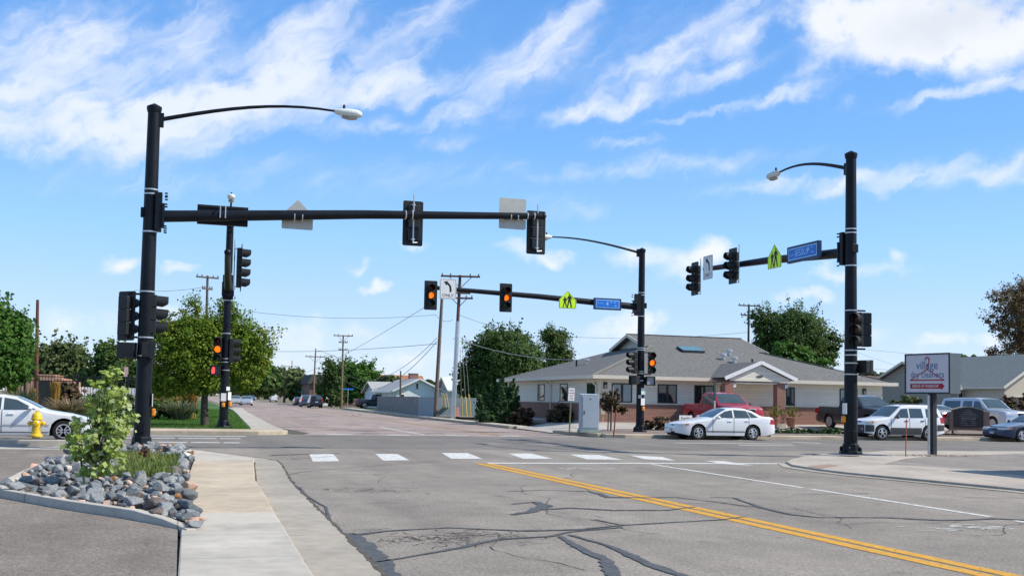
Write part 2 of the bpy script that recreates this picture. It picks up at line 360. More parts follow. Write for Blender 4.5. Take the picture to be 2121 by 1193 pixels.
def copy_tree(o, parent=None):
    c = o.copy(); COL.objects.link(c)
    if parent: c.parent = parent
    for ch in list(o.children): copy_tree(ch, c)
    return c
_fc = {}
def text(s, size, depth=.002, wx=1.0, align='CENTER'):
    """text as mesh data lying in local XZ plane facing -Y, centred on the origin"""
    cu = bpy.data.curves.new('t', 'FONT'); cu.body = s; cu.size = size; cu.extrude = depth/2; cu.align_x = align; cu.align_y = 'CENTER'
    cu.resolution_u = 3
    o = bpy.data.objects.new('t', cu); COL.objects.link(o)
    dg = bpy.context.evaluated_depsgraph_get(); me = bpy.data.meshes.new_from_object(o.evaluated_get(dg))
    bpy.data.objects.remove(o)
    b = MB(); b.add([(v.co.x*wx, -v.co.z, v.co.y) for v in me.vertices], [tuple(p.vertices) for p in me.polygons])
    bpy.data.meshes.remove(me); return b
def place(b, loc, rz=0):
    m = Matrix.Rotation(rz, 3, 'Z'); l = Vector(loc); b.v = [tuple(m @ Vector(v)+l) for v in b.v]; return b
# ------------------------------------------------------------------ common materials
A_MAIN = asphalt('road_asphalt', (.258, .230, .196), .12)
A_SIDE = asphalt('side_street_asphalt', (.33, .265, .235), .2)
A_CROSS = asphalt('cross_street_asphalt', (.19, .175, .156), .08)
A_LOT = asphalt('lot_asphalt', (.215, .185, .155), .1)
A_DRIVE = asphalt('driveway_asphalt', (.255, .23, .205), .1)
C_TAN = concrete('tan_concrete', (.47, .395, .295), 1.55)
C_GREY = concrete('grey_concrete', (.43, .40, .345), 1.7)
C_KERB = concrete('kerb_concrete', (.42, .38, .32), 3.0)
C_GUT = concrete('gutter_concrete', (.36, .325, .27), 3.1)
C_PALE = concrete('pale_concrete', (.47, .43, .37), 2.0, 0)
PAINT_W = worn('white_road_paint', (.58, .58, .55), .60, 8)
PAINT_Y = worn('yellow_road_paint', (.56, .29, .03), .62, 11)
TAR = mat('tar_sealant', (.078, .077, .075), .6, var=.35, sc=9, bump=.5, bsc=30)
BLACKP = mat('black_pole_paint', (.006, .008, .012), .45, var=.5, spec=.22, sc=3, bump=.05, bsc=12)
BLACKS = mat('black_signal_paint', (.012, .014, .015), .5, var=.2)
STEEL = mat('galvanised_steel', (.55, .56, .56), .35, .7)
WHITE = mat('white_paint', (.78, .78, .76), .5, var=.04)
GREYAL = mat('sign_back_aluminium', (.46, .46, .42), .5, .2, var=.08)
WOODP = mat('weathered_pole_wood', (.11, .085, .065), .85, var=.3, sc=8)
BLACKR = mat('tyre_rubber', (.014, .014, .014), .8)
DARK = mat('dark_cavity', (.008, .008, .009), .8)
GRASS_S = mat('lawn_soil', (.055, .12, .022), .9, var=.35, sc=2.5, bump=.5, bsc=120)
GRAVEL = mat('gravel', (.22, .175, .155), .95, var=.35, sc=28, bump=.8, bsc=90, det=6)
DIRT = mat('dry_ground', (.17, .15, .10), .95, var=.3, sc=.05)
def struct(name, b, m, parent=None, **k):
    o = b.build(name, m, parent, **k)
    if parent is None: o['kind'] = 'structure'
    return o
def px(lst, z=0.0): return [g(x, y, z) for x, y in lst]
# ------------------------------------------------------------------ ground, roads
b = MB(); b.sheet([(-3500, -40), (3500, -40), (3500, 4000), (-3500, 4000)], -.03); struct('ground', b, DIRT)
b = MB(); b.sheet([(-60, -20), (60, -20), (60, 32.8), (-60, 32.8)], 0); road = struct('road', b, A_MAIN)
b = MB(); b.sheet([(-200, 32.8), (300, 32.8), (300, 44.6), (-200, 44.6)], .0); cross = struct('cross_street', b, A_CROSS)
b = MB(); b.sheet([(3.4, 44.6), (17.4, 44.6), (18.2, 120), (21, 700), (9.5, 700), (5.9, 110), (4.3, 54)], .0); side = struct('side_street', b, A_SIDE)
# road paint and tar, lying 4 mm and more above the road
def ribbon(b, pts, w, z, jag=0.0, mi=0):
    """a painted or poured strip along ground points; w is one width or one per point"""
    P = []; Wd = []
    pts = [Vector((p[0], p[1], 0)) for p in pts]
    if not hasattr(w, '__len__'): w = [w]*len(pts)
    for i in range(len(pts)-1):
        n = max(1, int((pts[i+1]-pts[i]).length/.11)) if jag else 1
        for k in range(n):
            t = k/n; P.append(pts[i].lerp(pts[i+1], t)); Wd.append(w[i]*(1-t)+w[i+1]*t)
    P.append(pts[-1]); Wd.append(w[-1]); vs = []
    for i, p in enumerate(P):
        d = (P[min(i+1, len(P)-1)]-P[max(i-1, 0)]).normalized(); nrm = Vector((-d.y, d.x, 0))
        ca = random.uniform(-1, 1)*jag; cb = random.uniform(-1, 1)*jag
        vs += [p+nrm*(Wd[i]/2+ca*Wd[i])+Vector((0, 0, z)), p-nrm*(Wd[i]/2+cb*Wd[i])+Vector((0, 0, z))]
    b.add(vs, [(2*i, 2*i+1, 2*i+3, 2*i+2) for i in range(len(P)-1)], mi)
for i in range(5):
    qs = [[(640,940),(690,940),(703,955),(648,956)],[(777,940),(823,940),(848,953),(794,954)],[(914,938),(968,938),(1000,950),(935,950)],[(1053,939),(1100,939),(1145,950),(1083,950)],[(1180,941),(1240,942),(1290,952),(1215,951)]][i]
    b = MB(); b.sheet(px(qs), .005); b.build('crosswalk_bar', PAINT_W, road)
for qs in ([(1305,943),(1370,946),(1400,954),(1335,951)], [(1460,954),(1500,955),(1560,964),(1500,961)]):
    b = MB(); b.sheet(px(qs), .005); b.build('crosswalk_bar', PAINT_W, road)
b = MB(); ribbon(b, [(7.4, 25.8), (12.0, 25.75), (16.4, 25.7)], .38, .006); b.build('stop_line', PAINT_W, road)
b = MB()
for dx in (-.135, .135): ribbon(b, [(7.25+dx, 25.7), (7.45+dx, 15), (7.58+dx, 8), (7.8+dx, -10)], .19, .005, .04)
b.build('centre_line', PAINT_Y, road)
b = MB()
for y0, y1 in ((25.4, 18.2), (17.9, 13.1), (12.6, 6), (5, -8)): ribbon(b, [(11.72-(25-y0)*.014, y0), (11.72-(25-y1)*.014, y1)], .13, .005, .04)
b.build('lane_line', PAINT_W, road)
def wornarrow(b, cx, cy, s, ang, seed):
    r = random.Random(seed)
    for k in range(26):
        a = (r.uniform(-1, 1)*1.3*s, r.uniform(-1, 1)*.5*s); l = r.uniform(.15, .6)*s
        p = Vector((cx+a[0], cy+a[1], 0)); d = Vector((math.cos(ang+r.uniform(-.4, .4)), math.sin(ang+r.uniform(-.4, .4)), 0))
        ribbon(b, [p-d*l/2, p+d*l/2], r.uniform(.02, .07)*s, .005, .4)
b = MB(); c = g(1990, 1092); wornarrow(b, c.x, c.y, .62, 0.0, 3); c = g(1240, 971); wornarrow(b, c.x, c.y, .7, .1, 5); b.build('worn_arrow', PAINT_W, road)
def seal(segs):
    b = MB()
    for pts, w in segs:
        w = [q*.78 for q in w] if hasattr(w, '__len__') else w*.78
        P = px(pts); Q = [P[0]]; Wq = [w[0] if hasattr(w, '__len__') else w]
        for i in range(len(P)-1):
            m = max(1, int((P[i+1]-P[i]).length/.5)); d = (P[i+1]-P[i]).normalized()
            for k in range(1, m+1):
                off = random.gauss(0, .035) if k < m else 0; Q.append(P[i].lerp(P[i+1], k/m)+Vector((-d.y, d.x, 0))*off); Wq.append((w[i]*(1-k/m)+w[i+1]*k/m)*random.uniform(.7, 1.3) if hasattr(w, '__len__') else w*random.uniform(.7, 1.3))
        ribbon(b, Q, Wq, .0085, .17)
    b.build('tar_and_shadow_strip', TAR, road)
seal([([(735,1108),(800,1100),(930,1093),(1090,1100),(1200,1097),(1290,1088),(1340,1085),(1500,1076),(1545,1070)], [.16,.1,.09,.1,.1,.08,.07,.07,.06]),
      ([(715,1105),(745,1120),(775,1150),(800,1185),(815,1215)], [.34,.3,.3,.28,.3]),
      ([(780,1165),(880,1148),(960,1133),(1030,1117),(1140,1111),(1180,1102),(1290,1092)], [.06,.08,.09,.1,.1,.09,.08]),
      ([(1160,1111),(1200,1135),(1255,1160),(1285,1205)], [.1,.16,.2,.24]), ([(1180,1108),(1260,1130),(1310,1152),(1340,1167),(1420,1195)], [.08,.12,.16,.15,.12])])
seal([([(1060,1066),(1100,1060),(1130,1048),(1110,1040)], [.16,.22,.3,.2]), ([(1060,1044),(1110,1040)], .07), ([(1120,1056),(1180,1052),(1270,1057),(1380,1057),(1440,1050)], [.12,.14,.12,.12,.06]),
      ([(1050,1018),(1120,1015),(1220,1018),(1260,1030),(1340,1031),(1400,1030),(1500,1042),(1560,1050)], [.05,.06,.08,.18,.1,.08,.09,.05]),
      ([(1470,1030),(1520,1031),(1570,1050),(1640,1066),(1700,1072),(1830,1072),(1950,1078),(2060,1074),(2140,1078)], [.06,.08,.14,.13,.08,.09,.12,.16,.15]),
      ([(1230,1076),(1290,1088)], .06), ([(1650,1023),(1800,1022)], .04), ([(2000,1030),(2130,1032)], .04), ([(590,985),(650,975),(800,962),(910,955)], .035), ([(600,952),(690,945)], .04)])
seal([([(600,994),(660,1042),(705,1100)], [.05,.06,.08])])
# hairline and alligator cracking in the near lanes
b = MB(); cr = random.Random(77)
def walk(p, ang, n, st, w, wob):
    pts = [p]
    for k in range(n): ang += cr.gauss(0, wob); p = (p[0]+math.cos(ang)*st, p[1]+math.sin(ang)*st); pts.append(p)
    ribbon(b, pts, w, .0045, .4)
A0 = g(930, 1115)
for k in range(150): walk((A0.x+cr.gauss(0, .62), A0.y+cr.gauss(0, .30)), cr.uniform(0, 6.28), cr.randint(2, 4), cr.uniform(.05, .12), cr.uniform(.006, .013), .7)
A0 = g(750, 1015)
for k in range(40): walk((A0.x+cr.gauss(0, .5), A0.y+cr.gauss(0, .25)), cr.uniform(-.4, .4), cr.randint(2, 4), .1, .012, .6)
for k in range(26): walk((cr.uniform(2.2, 15), cr.uniform(8, 30)), cr.choice((0, 1.57))+cr.gauss(0, .4), cr.randint(8, 26), .22, cr.uniform(.006, .014), .28)
for k in range(14): walk((cr.uniform(-8, -.4), cr.uniform(6, 13.5)), cr.uniform(0, 6.28), cr.randint(6, 16), .2, .009, .35)
b.v = [(x, y, z+(.09 if x < -.1 else 0)) for x, y, z in b.v]
b.build('crack', mat('dark_crack', (.06, .052, .045), .9), road)  # dark brown tone of the cracks
# paint on the cross street left leg, and the far leg
b = MB()
for Y, x0, x1 in ((42.2, -22, 2.4), (40.0, -2.2, 2.1), (36.6, -1.2, 1.9)):
    for q in range(6):
        xa = x0+(x1-x0)*q/6; xb = x0+(x1-x0)*(q+1)/6-(.0 if q % 2 else .12); ribbon(b, [(xa, Y), (xb, Y)], .5, .005, .04)
b.build('crosswalk_line', PAINT_W, cross)
b = MB()
for pts in ([(1395,917),(1640,919)], [(1530,922),(1645,923)], [(1640,915),(1700,918)], [(1500,910),(1560,913)]): ribbon(b, px(pts), .32, .005, .06)
b.build('lane_line', PAINT_W, cross)
b = MB()
ribbon(b, [(5.0, 45.5), (11.6, 45.5)], .3, .006, .1)
for x in (5.9, 8.4, 11.0, 13.4): b.sheet([(x, 44.72), (x+1.0, 44.72), (x+1.0, 45.2), (x, 45.2)], .0065)
b.build('crosswalk_bar', PAINT_W, side)
b = MB(); ribbon(b, [(10.2, 45.7), (10.25, 57)], .16, .006, .05); ribbon(b, [(10.25, 49.0), (10.3, 49.4)], .16, .007); b.build('lane_line', PAINT_W, side)
b = MB()
for dx in (0, .28): ribbon(b, [(13.6+dx, 46), (13.75+dx, 75), (14.2+dx, 140)], .12, .006, .1)
b.build('centre_line', mat('faded_yellow_paint', (.42, .27, .10), .8, var=.2, sc=6), side)
b = MB(); c = g(675, 879); wornarrow(b, c.x, c.y, 1.1, .1, 8); c = g(735, 877); wornarrow(b, c.x+.5, c.y, .9, .1, 9); b.build('worn_arrow', PAINT_W, side)
b = MB(); rr = random.Random(4)
for k in range(26):
    y = 46+(k/26)**1.6*120; x = rr.uniform(5, 16.5); ribbon(b, [(x-rr.uniform(.3, 2.2), y), (x, y+rr.uniform(-.2, .3)), (x+rr.uniform(.3, 1.6), y+rr.uniform(-.3, .3))], .1+y*.0022, .009, .3)
b.build('tar_and_shadow_strip', TAR, side)
b = MB()
for pts, w in (([(1060,917),(1150,928),(1260,940)], .06), ([(560,943),(620,941),(705,939)], .14)): ribbon(b, px(pts), w, .0085, .2)  # first strip paints a cast shadow band in the tar colour
b.build('tar_and_shadow_strip', TAR, cross)
# ------------------------------------------------------------------ near-left sidewalk, gutter, corner
ZS = .10
def slab(name, poly, z, m, zb=-.02, kind=True, parent=None, bevel=.02):
    b = MB(); b.prism([(p[0], p[1]) for p in poly], zb, z)
    o = b.build(name, m, parent, bevel=bevel)
    if kind and parent is None: o['kind'] = 'structure'
    return o
swL = [(.02, 4.0), (.02, 9.4), (.06, 14.0), (.12, 19), (.33, 25.6)]
swR = [(1.1, 4.0), (1.12, 9.4), (1.2, 14.0), (1.26, 16.5), (1.3, 19.5), (1.45, 22.0), (1.62, 25.0)]
def cut(l, y0, y1):
    def at(y):
        for (xa, ya), (xb, yb) in zip(l, l[1:]):
            if ya <= y <= yb: return (xa+(xb-xa)*(y-ya)/(yb-ya), y)
        return (l[-1][0], y)
    return [at(y0)]+[p for p in l if y0 < p[1] < y1]+[at(y1)]
def strip(y0, y1): return cut(swL, y0, y1)[::-1]+cut(swR, y0, y1)
slab('sidewalk', strip(4, 12.95), ZS, C_GREY); slab('sidewalk', strip(12.953, 14.1), ZS, mat('bright_concrete', (.47, .435, .37), .85, var=.07, bump=.1))
slab('sidewalk', strip(14.103, 25.0), ZS, C_TAN)
slab('sidewalk', [(.33, 25.003), (1.62, 25.003), (1.69, 25.9), (1.55, 26.6), (.9, 28.6), (.2, 30.4), (-1.0, 31.9), (-2.6, 32.4), (-2.6, 30.1), (.0, 29.6), (.33, 27)], ZS, C_PALE)
gut = [(1.13, 4.0), (1.13, 9.4), (1.21, 14.0), (1.27, 16.5), (1.31, 19.5), (1.46, 22.0), (1.63, 25.0), (1.70, 25.9), (1.56, 26.6), (.91, 28.6), (.21, 30.4), (-1.0, 31.95), (-2.6, 32.5), (-30, 32.5)]
gut2 = [(-30, 33.0), (-2.6, 33.0), (-.6, 32.55), (.75, 30.8), (1.7, 28.6), (2.3, 26.6), (2.28, 25.3), (2.0, 20), (1.88, 14), (1.8, 9.4), (1.78, 4)]
b = MB(); b.sheet([(x, y, .012) for x, y in gut]+[(x, y, .012) for x, y in gut2]); gt = struct('gutter', b, C_GUT)
b = MB(); ribbon(b, [(x+.02, y) for x, y in swR]+[(1.71, 25.9)], .035, .014, .5); ribbon(b, [(x, y) for x, y in gut2[2:]][::-1], .04, .016, .5); b.build('joint_dirt', mat('joint_dirt', (.09, .075, .055), .9, var=.4, sc=8), gt)
slab('kerb', [(-30, 32.1), (-2.6, 32.1), (-2.6, 32.48), (-30, 32.48)], .24, C_KERB)
b = MB(); b.sheet([(-30, -10), (.012, -10), (.012, 13.9), (-.4, 13.95), (-.4, 20), (-2.3, 26), (-2.3, 30.08), (-30, 30.08)], .09); struct('parking_lot', b, A_LOT)
slab('sidewalk', [(-30, 30.1), (-2.62, 30.1), (-2.62, 32.08), (-30, 32.08)], .06, C_PALE)
# ------------------------------------------------------------------ near-right corner
rc = px([(1628,955),(1641,962),(1700,971),(1760,978),(1900,991),(2121,1012)], .06)+[Vector((16.0, 5, 0)), Vector((17.4, 5, 0))]
rcb = px([(2121,984),(2010,972),(1824,960)], .06)
back = px([(1874,948),(1929,943)], .06)+[Vector((29, 31.0, 0)), Vector((29, 32.3, 0)), Vector((24, 32.3, 0))]+px([(1800,936),(1720,938),(1665,944),(1640,950)], .06)
slab('sidewalk', [(p[0], p[1]) for p in rc[:6]]+[(15.9, 5), (17.3, 5)]+[(p[0], p[1]) for p in rcb]+[(p[0], p[1]) for p in back], .06, concrete('corner_concrete', (.40, .355, .30), 1.6))
slab('sidewalk', [(29.003, 30.8), (80, 30.8), (80, 32.3), (29.003, 32.3)], .06, C_PALE)
b = MB(); b.sheet([(p.x, p.y, 0) for p in rcb[::-1]][:1]+[(p.x, p.y, 0) for p in px([(1874,948),(1929,943)], .06)]+[(29, 30.9, 0), (70, 30.9, 0), (70, 4, 0), (17.5, 4, 0)]+[(p.x, p.y, 0) for p in rcb[:2]], .045); struct('driveway', b, A_DRIVE)
b = MB(); b.sheet(px([(1672,966),(1716,961),(1738,964),(1700,970)], .06), .066); slab('kerb', [(p[0], p[1]) for p in px([(1631,949),(1640,961.5),(1665,966),(1700,970),(1700,967),(1664,960),(1646,949)], .12)], .125, C_KERB) if False else None
b.build('ramp_paving', brick('ramp_brick', (.28, .12, .08), (.33, .15, .1), (.3, .2, .15)), None)['kind'] = 'structure'
b = MB(); b.sheet([(p[0]-.34, p[1]-.1, 0) for p in rc[:6]]+[(15.6, 5, 0), (16.0, 5, 0)]+[(p[0], p[1], 0) for p in rc[:6]][::-1], .011); struct('gutter', b, C_GUT)
# ------------------------------------------------------------------ far-left corner: lawn, paths
b = MB(); b.sheet([(-90, 46.2), (2.86, 46.6), (3.0, 50), (3.5, 66), (4.2, 90), (5.6, 260), (-90, 260)], .13); lawn = struct('lawn', b, GRASS_S)
slab('sidewalk', [(-90, 43.6), (3.0, 43.8), (4.0, 44.2), (4.3, 45.4), (4.25, 46.55), (2.85, 46.55), (-90, 46.15)], .15, C_TAN)
slab('sidewalk', [(2.87, 46.6), (4.25, 46.6), (4.3, 54), (4.75, 70), (5.5, 96), (6.4, 120), (5.0, 120), (4.3, 90), (3.52, 66), (3.02, 50)], .15, C_GREY)
b = MB(); b.sheet([(-20, 49.2), (-3, 48.3), (1.2, 47.2), (1.2, 47.75), (-3, 49.1), (-20, 50.2)], .145); struct('path', b, C_PALE)
b = MB(); b.sheet([(4.26, 45.2), (4.9, 44.9), (5.3, 46.2), (4.95, 49.5), (4.75, 53), (4.31, 53.5), (4.27, 46.6)], .012); struct('gutter', b, mat('damp_gutter_silt', (.085, .08, .055), .8, var=.45, sc=3))
# ------------------------------------------------------------------ far-right corner: kerbs, gravel bed, lot
slab('kerb', [(18.2, 44.3), (19, 44.0), (150, 44.6), (150, 45.9), (21, 45.3), (18.4, 45.3)], .15, C_TAN)
slab('kerb', [(17.5, 49.5), (17.7, 47), (18.2, 45.3), (18.6, 45.3), (18.3, 49.5)], .15, C_TAN)
GB = [(18.5, 45.35), (21, 45.35), (42, 45.85), (42, 47.3), (29, 48.6), (27, 52), (22.3, 52.6), (19.6, 50.0)]
b = MB(); b.sheet(GB, .16); struct('gravel_bed', b, GRAVEL)
b = MB(); b.sheet([(17.5, 49.55, .03), (19.6, 50.02, .10), (22.3, 52.62, .17), (27.1, 52.05, .18), (29.1, 48.7, .17), (42, 47.35, .2), (120, 48.2, .25), (120, 55.58, .5), (22, 55.58, .45), (20.2, 58.0, .3), (17.9, 56.5, .03)]); struct('parking_lot', b, concrete('lot_concrete', (.40, .375, .34), 4.0))
b = MB(); b.sheet([(41.2, 55.6, .48), (120, 55.6, .52), (120, 120, .6), (41.2, 120, .6)]); struct('parking_lot', b, A_DRIVE)
b = MB(); b.sheet([(30, 48.55, .25), (42, 47.3, .25), (42, 45.95, .17), (120, 46.1, .17), (120, 48.15, .27), (46, 49.6, .4), (40, 49.4, .4)]); struct('planting_bed', b, GRAVEL)
b = MB(); b.sheet([(20.2, 58.1), (22.0, 55.5), (22.4, 80), (19.0, 82)], .3); struct('gravel_bed', b, GRAVEL)
slab('sidewalk', [(17.9, 56.6), (18.6, 56.8), (18.9, 68), (19.8, 100), (21.5, 140), (20.2, 140), (18.7, 100), (18.1, 68)], .15, C_PALE)
slab('kerb', [(17.55, 57), (17.85, 57), (18.05, 68), (18.65, 100), (18.45, 100), (17.85, 68)], .15, C_TAN)
b = MB(); b.sheet([(18.95, 68), (19.85, 100), (21.6, 140), (60, 250), (120, 250), (120, 84), (19.4, 82)], .12); struct('lawn', b, mat('dry_lawn', (.085, .12, .035), .95, var=.35, sc=.7))
# ------------------------------------------------------------------ mast-arm poles
LP, RP, MP, FP = Vector((-.99, 30.53, 0)), Vector((19.98, 28.62, 0)), Vector((21.46, 47.9, 0)), Vector((1.78, 47.89, 0))
LAMPG = mat('lamp_housing_grey', (.62, .65, .62), .45, var=.05)
LENSG = mat('lamp_glass', (.35, .34, .30), .3, var=.1)
def mast(loc, ang, arm_len, z_att, z_end, lampz, lamp_len, lamp_rise, label, H=9.5, zb=.1, lampang=None, R0=.2, R1=.15):
    """pole with a tapered mast arm pointing along ang (0 = +X) and a curved lamp bracket"""
    t = thing('mast_arm_pole', label, 'traffic pole', (loc.x, loc.y, zb), 0, 'mast arm poles at the corners of the crossing')
    b = MB(); b.tube([(0, 0, .12), (0, 0, H-.1)], [R0, R1], 20); b.lathe([(R1+.012, H-.2), (R1+.035, H-.12), (R1+.035, H-.04), (.03, H+.05)], 20); b.build('pole', BLACKP, t, True)
    b = MB(); n = 12
    b.lathe([(.36, 0), (.36, .06), (.34, .09), (.27, .11), (.25, .3), (.21, .34)], 8); 
    for k in range(4):
        a = math.pi/4+k*math.pi/2; b.lathe([(.05, .0), (.05, .2), (.02, .24)], 6, (.29*math.cos(a), .29*math.sin(a), 0))
    b.build('base_plate', BLACKP, t, bevel=.008)
    b = MB(); b.box(-.07, .07, -R0-.012, -R0+.06, .42, .72); b.build('hand_hole_cover', BLACKP, t, bevel=.006)
    d = Vector((math.cos(ang), math.sin(ang), 0)); s = Vector((-d.y, d.x, 0))
    b = MB(); p0 = Vector((0, 0, z_att))+d*.36; p1 = Vector((0, 0, z_end))+d*arm_len
    mid = p0.lerp(p1, .5)+Vector((0, 0, .05)); b.tube([p0, mid, p1], [.165, .13, .095], 16)
    dd = (p1-p0).normalized(); b.tube([p1+dd*.001, p1+dd*.04, p1+dd*.1], [.115, .11, .03], 12); b.build('mast_arm', BLACKP, t, True)
    b = MB()
    for q in (-1, 1): b.prism([(-.01, z_att-.55), (.01, z_att-.55), (.01, z_att+.65), (-.01, z_att+.65)], 0, .3, 'x')  if False else None
    m = Matrix.Rotation(ang, 3, 'Z')
    bb = MB(); bb.box(.12, .30, -.23, .23, z_att-.42, z_att+.62); bb.box(.30, .37, -.26, .26, z_att-.3, z_att+.32); bb.box(-.25, -.17, -.1, .1, z_att-.06, z_att+.2)
    for zz in (-.42, -.3, .3, .5, .6):
        for y in (-.2, .2): bb.box(.36, .44, y-.025, y+.025, z_att+zz-.02, z_att+zz+.02)
    bb.v = [tuple(m @ Vector(v)) for v in bb.v]; bb.build('arm_clamp', BLACKP, t, bevel=.008)
    b = MB()
    rad = lambda z: R0+(R1-R0)*z/H
    for zz in (z_att-.46, z_att+.58, z_att+.7): b = MB(); b.lathe([(rad(zz)+.002, zz-.02), (rad(zz)+.014, zz-.02), (rad(zz)+.014, zz+.02), (rad(zz)+.002, zz+.02)], 20); b.build('clamp_band', STEEL, t)
    la = ang if lampang is None else lampang; ld = Vector((math.cos(la), math.sin(la), 0))
    pts = []
    for i in range(11):
        u = i/10; pts.append(Vector((0, 0, lampz+lamp_rise*math.sin(u*math.pi*.58)/math.sin(math.pi*.5)))+ld*(.16+(lamp_len-.16)*u))
    b = MB(); b.tube(pts, [.062-.03*i/10 for i in range(11)], 12); m2 = Matrix.Rotation(la, 3, 'Z'); q = MB(); q.box(.1, .26, -.09, .09, lampz-.2, lampz+.17)
    q.v = [tuple(m2 @ Vector(v)) for v in q.v]; b.add(q.v, q.f); b.build('lamp_bracket', BLACKP, t, True)
    end = pts[-1]; dirv = (pts[-1]-pts[-2]).normalized()
    # cobra-head luminaire
    hd = MB(); rows = []; nn = 12
    for i, (u, w, h0, h1) in enumerate([(-.02, .05, -.05, .05), (.05, .08, -.09, .08), (.2, .12, -.13, .1), (.42, .15, -.14, .12), (.6, .16, -.13, .11), (.72, .13, -.11, .08), (.78, .05, -.07, .03)]):
        rows.append([(u, w*math.cos(2*math.pi*j/nn), (h1 if math.sin(2*math.pi*j/nn) > 0 else -h0)*math.sin(2*math.pi*j/nn)) for j in range(nn)])
    hd.add([p for r in rows for p in r], [(i*nn+j, i*nn+(j+1) % nn, (i+1)*nn+(j+1) % nn, (i+1)*nn+j) for i in range(len(rows)-1) for j in range(nn)]+[tuple(range(nn))[::-1], tuple((len(rows)-1)*nn+j for j in range(nn))])
    tl = Matrix.Rotation(-math.asin(dirv.z)*.6, 3, 'Y')
    hd.v = [tuple(m2 @ (tl @ Vector(v))+end) for v in hd.v]; ho = hd.build('lamp_head', LAMPG, t, True)
    gl = MB(); gl.lathe([(.001, -.03), (.07, -.025), (.12, 0), (.125, .02)], 14); gl.v = [tuple(m2 @ (tl @ Vector((v[0]*1.9+.42, v[1]*1.0, v[2]-.17)))+end) for v in gl.v]; gl.build('lamp_lens', LENSG, ho, True)
    ph = MB(); ph.lathe([(.035, 0), (.035, .1), (.02, .12)], 10); ph.v = [tuple(m2 @ (tl @ Vector((v[0]+.25, v[1], v[2]+.1)))+end) for v in ph.v]; ph.build('photocell', DARK, ho, True)
    return t, p0, p1
tL, a0L, a1L = mast(LP, 0.0, 11.36, 6.35, 7.12, 9.02, 4.95, .74, 'tall black mast arm pole behind the rock island, its arm reaching over the near street', H=9.4, R0=.22, R1=.165)
tR, a0R, a1R = mast(RP, math.pi/2, 9.75, 6.35, 6.88, 9.02, 4.2, .72, 'tall black mast arm pole at the right corner by the dry cleaners sign', H=9.5, zb=.12, R0=.21, R1=.16)
tM, a0M, a1M = mast(MP, math.pi, 10.3, 6.12, 6.55, 8.8, 4.75, .5, 'black mast arm pole before the brick clinic, arm over the far street', H=9.0, zb=.16, R0=.2, R1=.15)
_tp = atY(471, 523, 38.4)-FP; _lp = atY(479, 411, 43.9)-FP
tF, a0F, a1F = mast(FP, math.atan2(_tp.y, _tp.x), 9.55, 6.0, _tp.z-.15, _lp.z-.75, 4.0, .6, 'black mast arm pole by the lawn, arm pointing at the camera', H=9.0, zb=.15, R0=.2, R1=.15, lampang=math.atan2(_lp.y, _lp.x))
